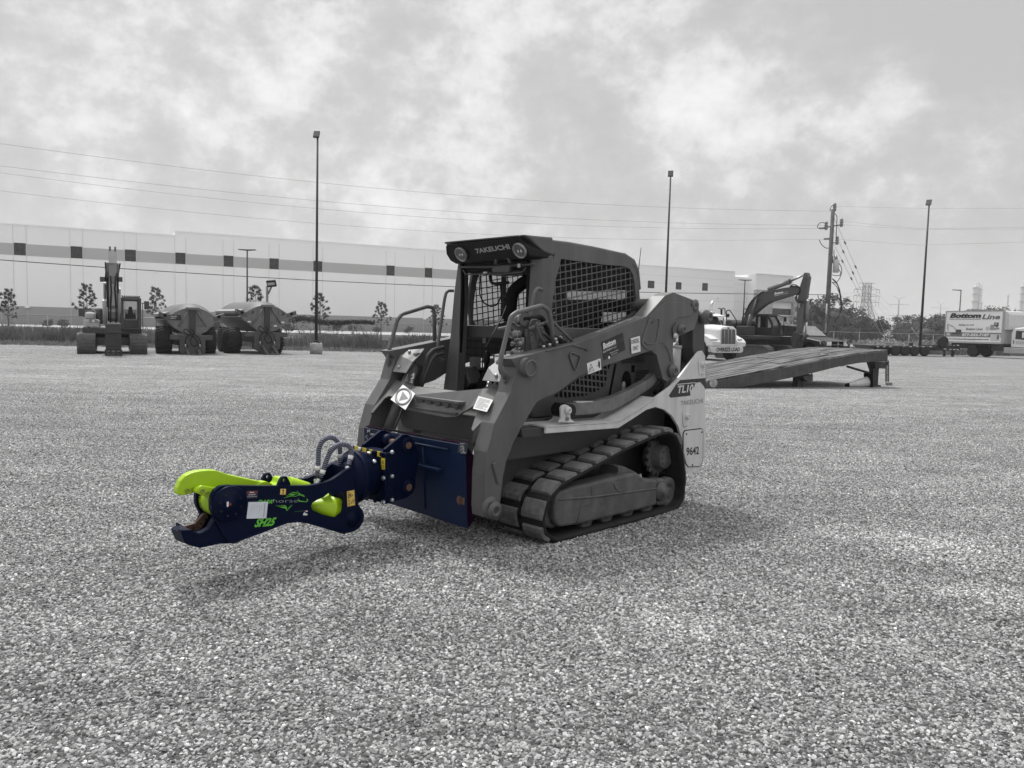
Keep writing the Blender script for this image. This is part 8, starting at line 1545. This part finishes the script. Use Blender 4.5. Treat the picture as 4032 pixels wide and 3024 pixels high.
# ------------------------------------------------------------------ flatbed trailer
def flatbed():
    a = at_depth('N', 612, 830, 64.0); b = at_depth('N', 1565, 830, 65.5); d = b - a; F_ = Frame((a.x, a.y, 0), (d.x, d.y)); X = thing('flatbed_trailer', 'long black gooseneck flatbed trailer with four wheels beside the box truck', 'trailer', F_.o, F_.rz); bk = mat('trailer_black', .022, .5, var=.2)
    def Q(x, y, yy=0.0): return F_.q('N', x, y, 1, yy)
    zt = Q(700, 824).z; zb = Q(700, 858).z; x1 = Q(1300, 830).x; xj = Q(1560, 830).x; m = MB(); m.bb(0, x1, 0, 2.5, zb + .12, zt); m.bb(0, x1, .26, 2.24, zb, zb + .12); m.bb(x1, xj, .6, 1.9, zb + .02, zt + .12); m.build('deck', bk, X, .01)
    m = MB(); m.bb(x1 + .3, xj, .5, 2.0, Q(1400, 882).z, Q(1400, 850).z); m.bb(xj - .05, xj + .08, .9, 1.1, 0, zt + .15); m.bb(xj - .05, xj + .08, 1.9, 2.1, 0, zt + .15); m.build('gooseneck', bk, X)
    for k, u in enumerate((682, 750, 815, 870, 960, 1025, 1090, 1158, 1235)): p = Q(u, 837); m = MB(); m.bb(p.x - .10, p.x + .10, -.015, -.002, p.z - .04, p.z + .04); m.build('marker', mat('marker_pale', .55, .4), X)
    for u, v, w in ((1480, 823, .08), (1520, 823, .22), (1385, 862, .25), (1440, 866, .2), (1480, 868, .2), (1515, 868, .2)): p = Q(u, v, .5); m = MB(); m.bb(p.x - w / 2, p.x + w / 2, .48, .495, p.z - .04, p.z + .04); m.build('marker', mat('marker_pale', .55, .4), X)
    for u in (857, 958, 1060, 1165):
        p = Q(u, 888, .15); r_ = .43; wheel(X, (p.x, .10, r_), r_, .26, 0, mat('rim_mid', .16, .5)); wheel(X, (p.x, 2.30, r_), r_, .26, 0, mat('rim_mid', .16, .5))
    m = MB(); m.bb(Q(830, 850).x, Q(1190, 850).x, .5, 2.0, .35, .6); m.build('axle_beam', bk, X)
    p = Q(1366, 787, .3); wheel(X, (p.x, .35, p.z), .50, .26, 0, rimd, name='spare_wheel')
    p = Q(1030, 808, 1.0); m = MB(); m.bb(p.x - .12, p.x + .12, .9, 1.1, zt, zt + .28); m.build('stake', bk, X)
flatbed()

# ------------------------------------------------------------------ box truck
def box_truck():
    a = at_depth('O', 415, 600, 70.0); b = at_depth('O', 1735, 600, 65.3); d = b - a; d.z = 0; F_ = Frame((a.x, a.y, 0), (d.x, d.y)); Ln = d.length; X = thing('box_truck', 'white box truck with large black lettering at the right edge of the yard', 'box truck', F_.o, F_.rz)
    def Q(x, y): return F_.q('O', x, y, 1, 0.0)
    zt = Q(440, 262).z; zb = Q(470, 972).z; bw = mat('box_white', .80, .45, var=.04); trim = mat('box_trim', .40, .4, metal=.3)
    m = MB(); m.bb(0, Ln, 0, 2.45, zb, zt); m.build('box', bw, X, .03)
    m = MB(); m.prism([(Ln, zt), (Ln + .25, zt - .08), (Ln + .42, zt - .32), (Ln + .45, zt - 1.6), (Ln + .05, zt - 1.6), (Ln + .0, zb)], 'y', .10, 2.35); m.build('nose_fairing', mat('box_grey', .55, .5), X, .08, seg=3)
    m = MB(); m.bb(-.01, Ln + .01, -.015, .05, zt - .07, zt + .02); m.bb(-.01, Ln, -.015, .05, zb - .02, zb + .12); m.bb(-.02, .06, -.02, .05, zb, zt); m.bb(Ln - .10, Ln + .02, -.02, .05, zb, zt); m.build('trim', trim, X)
    cx = Q(1075, 262).x; m = MB(); m.bb(Q(980, 260).x, Q(1160, 260).x, .2, 1.2, zt + .02, zt + .14); m.build('roof_vent', mat('vent_grey', .14, .6), X, .03)
    y_ = -.004
    def R_(pts, mt, name, lift=0): m = MB(); m.slab([Q(x, y) + Vector((0, y_ - lift, 0)) for x, y in pts], .003, (0, -1, 0)); return m.build(name, mt, X)
    def T_(s, bl, br, tl, mt, shear=0, bold=0): p0, p1, p2 = Q(*bl), Q(*br), Q(*tl); o = Vector((0, -.010, 0)); m = MB(); m.text(s, p0 + o, p1 - p0, p2 - p0, t=.004, shear=shear, bold=bold); m.build('lettering', mt, X, fix=False)
    T_('Bottom', (518, 418), (1240, 420), (518, 308), ink, .28, .06); T_('Line', (1252, 448), (1672, 450), (1252, 332), mat('grey_letter', .13, .5), .28, .03); R_([(508, 449), (1228, 449), (1232, 438), (512, 438)], ink, 'underline')
    T_('EQUIPMENT LLC', (482, 518), (1228, 520), (482, 468), ink, .28, .035); T_('Safety is our', (722, 605), (1085, 605), (722, 552), mat('grey_letter', .13), .2, .03); T_('Bottom Line!', (888, 695), (1270, 697), (888, 640), mat('grey_letter', .13), .2, .03)
    R_([(415, 838), (1715, 862), (1715, 760), (415, 738)], mat('band_grey', .16, .5), 'band'); T_('877-332-7187', (800, 832), (1430, 838), (800, 768), white, .12, .05); T_('www.bottomlineequipment.com', (470, 912), (1410, 930), (470, 876), ink, 0, .04)
    R_([(1442, 938), (1680, 940), (1680, 788), (1448, 785)], mat('poster_pale', .55, .5, var=.08, scale=20), 'poster', .006); R_([(1588, 905), (1640, 905), (1645, 805), (1605, 800)], mat('poster_dark', .12, .5, var=.6, scale=30), 'poster_print', .010); R_([(1655, 945), (1722, 948), (1722, 868), (1655, 865)], white, 'poster', .007)
    # pictures of machines printed on the side
    gm = mat('print_mid', .30, .5); gd = mat('print_dark', .06, .5); gp = mat('print_pale', .50, .5)
    R_([(655, 745), (790, 745), (780, 680), (660, 678)], gd, 'printed_machine', .006); R_([(570, 785), (780, 790), (770, 770), (640, 740), (560, 760)], gd, 'printed_machine', .0055); R_([(465, 560), (490, 545), (600, 600), (660, 650), (655, 700), (630, 690), (600, 630), (500, 585), (500, 720), (470, 740)], gp, 'printed_machine', .006); R_([(430, 815), (545, 820), (510, 760), (480, 740)], gp, 'printed_machine', .006); R_([(462, 560), (470, 548), (476, 640), (462, 690)], gm, 'printed_machine', .007); R_([(550, 600), (590, 612), (590, 600), (555, 588)], gd, 'printed_machine', .008)
    R_([(1430, 680), (1480, 695), (1640, 680), (1660, 650), (1620, 630), (1430, 660)], gm, 'printed_machine', .006); R_([(1445, 575), (1540, 570), (1530, 660), (1440, 660)], gm, 'printed_machine', .007); R_([(1530, 520), (1640, 520), (1630, 600), (1600, 630), (1540, 600)], gd, 'printed_machine', .0075); R_([(1555, 540), (1600, 540), (1595, 575), (1555, 570)], gp, 'printed_machine', .010); R_([(1350, 620), (1420, 615), (1430, 660), (1380, 705), (1335, 680)], gp, 'printed_machine', .006)
    # chassis, wheels, cab
    m = MB(); m.bb(.2, Ln + 2.6, .75, 1.7, .70, zb - .02); m.bb(Q(1450, 1100).x, Q(1740, 1100).x, .1, .7, .6, zb - .05); m.build('chassis', mat('trailer_black', .022), X)
    wr = .50
    for sd in (.32, 2.13): wheel(X, (Q(1010, 1200).x, sd, wr), wr, .55, 0, rim)
    m = MB(); m.bb(Q(1080, 1150).x, Q(1420, 1150).x, .12, .25, .35, 1.0); m.build('mud_guard', blackm, X)
    cab0 = Ln + .75; C1 = Frame(F_.o, F_.ax[0]); 
    pr_ = [(cab0 - .1, .95), (cab0 - .1, 2.2), (cab0 + .1, 2.55), (cab0 + .9, 2.62), (cab0 + 1.35, 2.4), (cab0 + 1.65, 1.85), (cab0 + 2.6, 1.65), (cab0 + 2.85, 1.4), (cab0 + 2.9, .6), (cab0 + 2.5, .55), (cab0 + 2.45, .95), (cab0 + 2.1, 1.2), (cab0 + 1.7, 1.2), (cab0 + 1.4, .95)]
    m = MB(); m.prism(pr_, 'y', .15, 2.30); m.build('cab', wpaint, X, .08, seg=3)
    m = MB(); m.slab([(cab0 + .25, .145, 1.65), (cab0 + 1.20, .145, 1.58), (cab0 + 1.10, .145, 2.3), (cab0 + .28, .145, 2.35)], .01, (0, -1, 0)); m.build('side_window', dgl, X); m = MB(); m.slab([(cab0 + 1.60, .4, 1.92), (cab0 + 1.60, 2.05, 1.92), (cab0 + 1.36, 2.0, 2.4), (cab0 + 1.36, .45, 2.4)], .02, (1, 0, .4)); m.build('windscreen', dgl, X)
    m = MB(); m.bb(cab0 + .95, cab0 + 1.05, -.15, .05, 1.75, 2.2); m.bb(cab0 + 1.0, cab0 + 1.03, 0, .15, 2.0, 2.04); m.build('mirror', mat('mirror_white', .7, .4), X, .03)
    m = MB(); m.bb(cab0 + .1, cab0 + .16, .13, .15, 1.25, 1.55); m.build('door_handle', blackm, X)
    m = MB(); [m.bb(cab0 + .3, cab0 + 1.1, .138, .149, 1.42 - k * .09, 1.45 - k * .09) for k in range(3)]; m.build('door_lettering', mat('sticker_grey', .22), X)
    m = MB(); m.bb(Q(1750, 1150).x, cab0 + 1.25, -.02, .6, .45, .92); m.build('step_box', mat('step_metal', .42, .35, metal=.5), X, .03)
    for sd in (.30, 2.15): wheel(X, (cab0 + 1.92, sd, wr), wr, .30, 0, rim)
    m = MB(); m.bb(-.3, .05, .3, 2.2, .55, .70); m.build('rear_bumper', blackm, X)
box_truck()

# ------------------------------------------------------------------ wooden deck ramp with its leg, chain, cone and block
def ramp():
    g0 = on_ground('M', 500, 1178); F_ = Frame((g0.x, g0.y, 0), (.93, .37)); X = thing('deck_ramp', 'old sloping trailer deck of weathered planks on steel beams, resting on the gravel', 'loading ramp', F_.o, F_.rz)
    def S_(pts, y=0.0): return F_.side('M', pts, y)
    def Q(x, y, yy=0.0): return F_.q('M', x, y, 1, yy)
    stl = mat('old_steel', .075, .7, var=.35, scale=3, bump=.4, bscale=20, scratch=.5, dustc=.28); W_ = 3.0
    wd = bpy.data.materials.new('weathered_planks'); wd.use_nodes = True; nt = wd.node_tree; bs = nt.nodes['Principled BSDF']; bs.inputs['Roughness'].default_value = .95; bs.inputs['Specular IOR Level'].default_value = .05; tc = nt.nodes.new('ShaderNodeTexCoord'); mp_ = nt.nodes.new('ShaderNodeMapping'); mp_.inputs['Scale'].default_value = (.9, 14, 1); nt.links.new(tc.outputs['Object'], mp_.inputs[0])
    no = nt.nodes.new('ShaderNodeTexNoise'); no.inputs['Scale'].default_value = 1; no.inputs['Detail'].default_value = 8; no.inputs['Roughness'].default_value = .7; nt.links.new(mp_.outputs[0], no.inputs[0]); c_ = ramp_node(nt, no.outputs[0], [(.40, .045), (.5, .115), (.60, .27)]); nt.links.new(c_, bs.inputs['Base Color'])
    bt = S_([(-150, 1235), (190, 1188), (500, 1176), (560, 1165), (1120, 1056), (1500, 962), (1690, 930), (1800, 922), (1955, 916)]); tp = S_([(1957, 822), (1640, 852), (1140, 944), (190, 1128), (-150, 1195)]); bt = [(a, max(b, .01)) for a, b in bt]; tp = [(a, max(b, .05)) for a, b in tp]
    for y0 in (0, W_ - .12): m = MB(); m.prism(bt + tp, 'y', y0, y0 + .12); m.build('side_beam', stl, X, .01)
    m = MB(); 
    for xx_ in (tp[0][0] - .1, tp[0][0] - 1.6, tp[1][0] - .4, tp[2][0], tp[2][0] - 2): 
        zt = None
        for (xa, za), (xb, zb_) in zip(tp[:-1], tp[1:]):
            if xb <= xx_ <= xa: zt = za + (zb_ - za) * (xx_ - xa) / (xb - xa)
        if zt: m.bb(xx_ - .06, xx_ + .06, .12, W_ - .12, max(.02, zt - .3), zt - .03)
    m.build('cross_beam', stl, X)
    m = MB(); m.prism([(a, b - .04) for a, b in bt][3:8] + [(a, b - .05) for a, b in tp][0:4], 'y', 1.0, 1.1); m.prism([(a, b - .04) for a, b in bt][3:8] + [(a, b - .05) for a, b in tp][0:4], 'y', 1.9, 2.0); m.build('inner_beam', stl, X)
    m = MB(); rng = random.Random(2); n = 14; T3 = [tp[0], tp[1], tp[2], tp[3]]
    for k in range(n):
        ya = k * W_ / n + .012; yb = (k + 1) * W_ / n - .018; dz = rng.uniform(0, .012)
        for (xa, za), (xb, zb_) in zip(T3[:-1], T3[1:]): m.prism([(xa, za + .002), (xa, za + .045 + dz), (xb, zb_ + .045 + dz), (xb, zb_ + .002)], 'y', ya, yb)
    m.build('planks', wd, X)
    m = MB(); P_ = [(tp[2][0] + .2, tp[2][1] + .07), (tp[2][0] + 2.2, tp[1][1] + .03)]
    for ya, yb, x0, x1 in ((.5, 1.1, .8, 2.6), (1.6, 2.3, 1.4, 3.6)):
        def zz(x): 
            for (xa, za), (xb, zb_) in zip(tp[:-1], tp[1:]):
                if xb <= x <= xa: return za + (zb_ - za) * (x - xa) / (xb - xa)
            return tp[0][1]
        a = tp[2][0] + x0 - 1.2; b = tp[2][0] + x1 - 1.2; m.add([(a, ya, zz(a) + .07), (b, ya, zz(b) + .07), (b, yb, zz(b) + .075), (a, yb, zz(a) + .075), (a, ya, zz(a) + .05), (b, ya, zz(b) + .05), (b, yb, zz(b) + .05), (a, yb, zz(a) + .05)], [(0, 1, 2, 3), (4, 7, 6, 5), (0, 4, 5, 1), (1, 5, 6, 2), (2, 6, 7, 3), (3, 7, 4, 0)])
    m.build('loose_board', wd, X)
    # legs and braces
    for y0 in (.35,):
        bx = S_([(1795, 922), (1935, 918), (1890, 985), (1800, 980)], y0); m = MB(); m.prism(bx, 'y', y0 - .15, y0 + .15); m.build('leg_box', stl, X, .01); a, b = Q(1796, 985, y0), Q(1850, 985, y0); m = MB(); m.bb(a.x, b.x, y0 - .08, y0 + .08, .05, a.z + .05); m.bb(a.x - .05, b.x + .08, y0 - .12, y0 + .12, 0, .05); m.build('leg', mat('leg_dark', .05, .7, var=.3), X)
        m = MB(); m.tube([Q(1560, 965, y0), Q(1795, 1035, y0)], .035, 6); m.tube([Q(1760, 925, y0), Q(1800, 1040, y0)], .035, 6); m.build('brace', mat('leg_dark', .05), X)
    m = MB(); m.prism(S_([(1105, 1062), (1195, 1040), (1195, 1100), (1170, 1112), (1150, 1112), (1110, 1080)], .2), 'y', .05, .35); m.bb(Q(1105, 1100, .2).x, Q(1165, 1100, .2).x, .3, .5, .0, .35); m.build('spring_hanger', stl, X)
    m = MB(); m.tube([Q(1218, 1025), Q(1222, 1055)], .02, 6); m.build('hook', mat('leg_dark', .05), X)
    m = MB(); a, b = Q(215, 1165, -.003), Q(315, 1165, -.003); cz = (Q(260, 1165).z); m.lathe([(0, .0), (.004, .13)], Vector(((a.x + b.x) / 2, -.005, max(.16, cz))), (0, -1, 0), 24); m.build('beam_mark', mat('mark_pale', .35, .6, var=.5, scale=8), X)
    # chain
    ch = MB()
    for s_ in (1939, 1960):
        for k in range(13):
            c = Q(s_, 925 + k * 14.5, -.05); ax = (1, 0, 0) if k % 2 else (0, 1, 0); u = Vector(ax)
            ch.tube([c + u * .024 * math.cos(t) + Vector((0, 0, .052 * math.sin(t))) for t in [2 * math.pi * j / 8 for j in range(8)]], .010, 5, closed=True)
    co = ch.build('chain', mat('chain_steel', .06, .5, metal=.4), None); co.location = F_.o; co.rotation_euler = (0, 0, F_.rz); tag(co, 'doubled steel chain hanging from the right end of the deck', 'chain')
    # knocked over cone
    g1 = on_ground('M', 1765, 1165); t = thing('traffic_cone', 'white traffic cone lying on its side beside the deck leg', 'traffic cone', (g1.x, g1.y, 0), R(186)); m = MB()
    m.lathe([(0, .0), (.0, .17), (.62, .055), (.66, .045), (.66, .0)], (.04, 0, .155), (1, .0, -.16), 24); m.build('cone', mat('cone_white', .66, .6, var=.1, scale=9), t)
    m = MB(); m.lathe([(.60, .061), (.70, .046), (.70, .0)], (.04, 0, .155), (1, .0, -.16), 24); m.build('tip', blackm, t); m = MB(); m.box((0, 0, .215), (.06, .42, .42), Matrix.Rotation(R(9), 3, 'Y')); m.build('base', blackm, t, .02)
    g2 = on_ground('M', 1965, 1150); m = MB(); m.bb(-.085, .085, -.06, .06, 0, .10); o = m.build('wood_block', mat('block_wood', .20, .8, var=.2), None, .008); o.location = (g2.x, g2.y, 0); o.rotation_euler = (0, 0, R(12)); tag(o, 'small wooden block on the gravel under the hanging chain', 'wood block')
ramp()
# ------------------------------------------------------------------ air
def haze():
    m = MB(); m.bb(-2450, 2450, -55, 2200, -1.0, 70); o = m.build('haze', None); tag(o, 'thin summer haze over the yard and horizon', kind='stuff')
    mt = bpy.data.materials.new('haze'); mt.use_nodes = True; nt = mt.node_tree; nt.nodes.clear(); v = nt.nodes.new('ShaderNodeVolumePrincipled'); v.inputs['Density'].default_value = .0004; v.inputs['Color'].default_value = (.95, .95, .95, 1); v.inputs['Anisotropy'].default_value = .2
    out = nt.nodes.new('ShaderNodeOutputMaterial'); nt.links.new(v.outputs[0], out.inputs['Volume']); o.data.materials.append(mt)
haze()
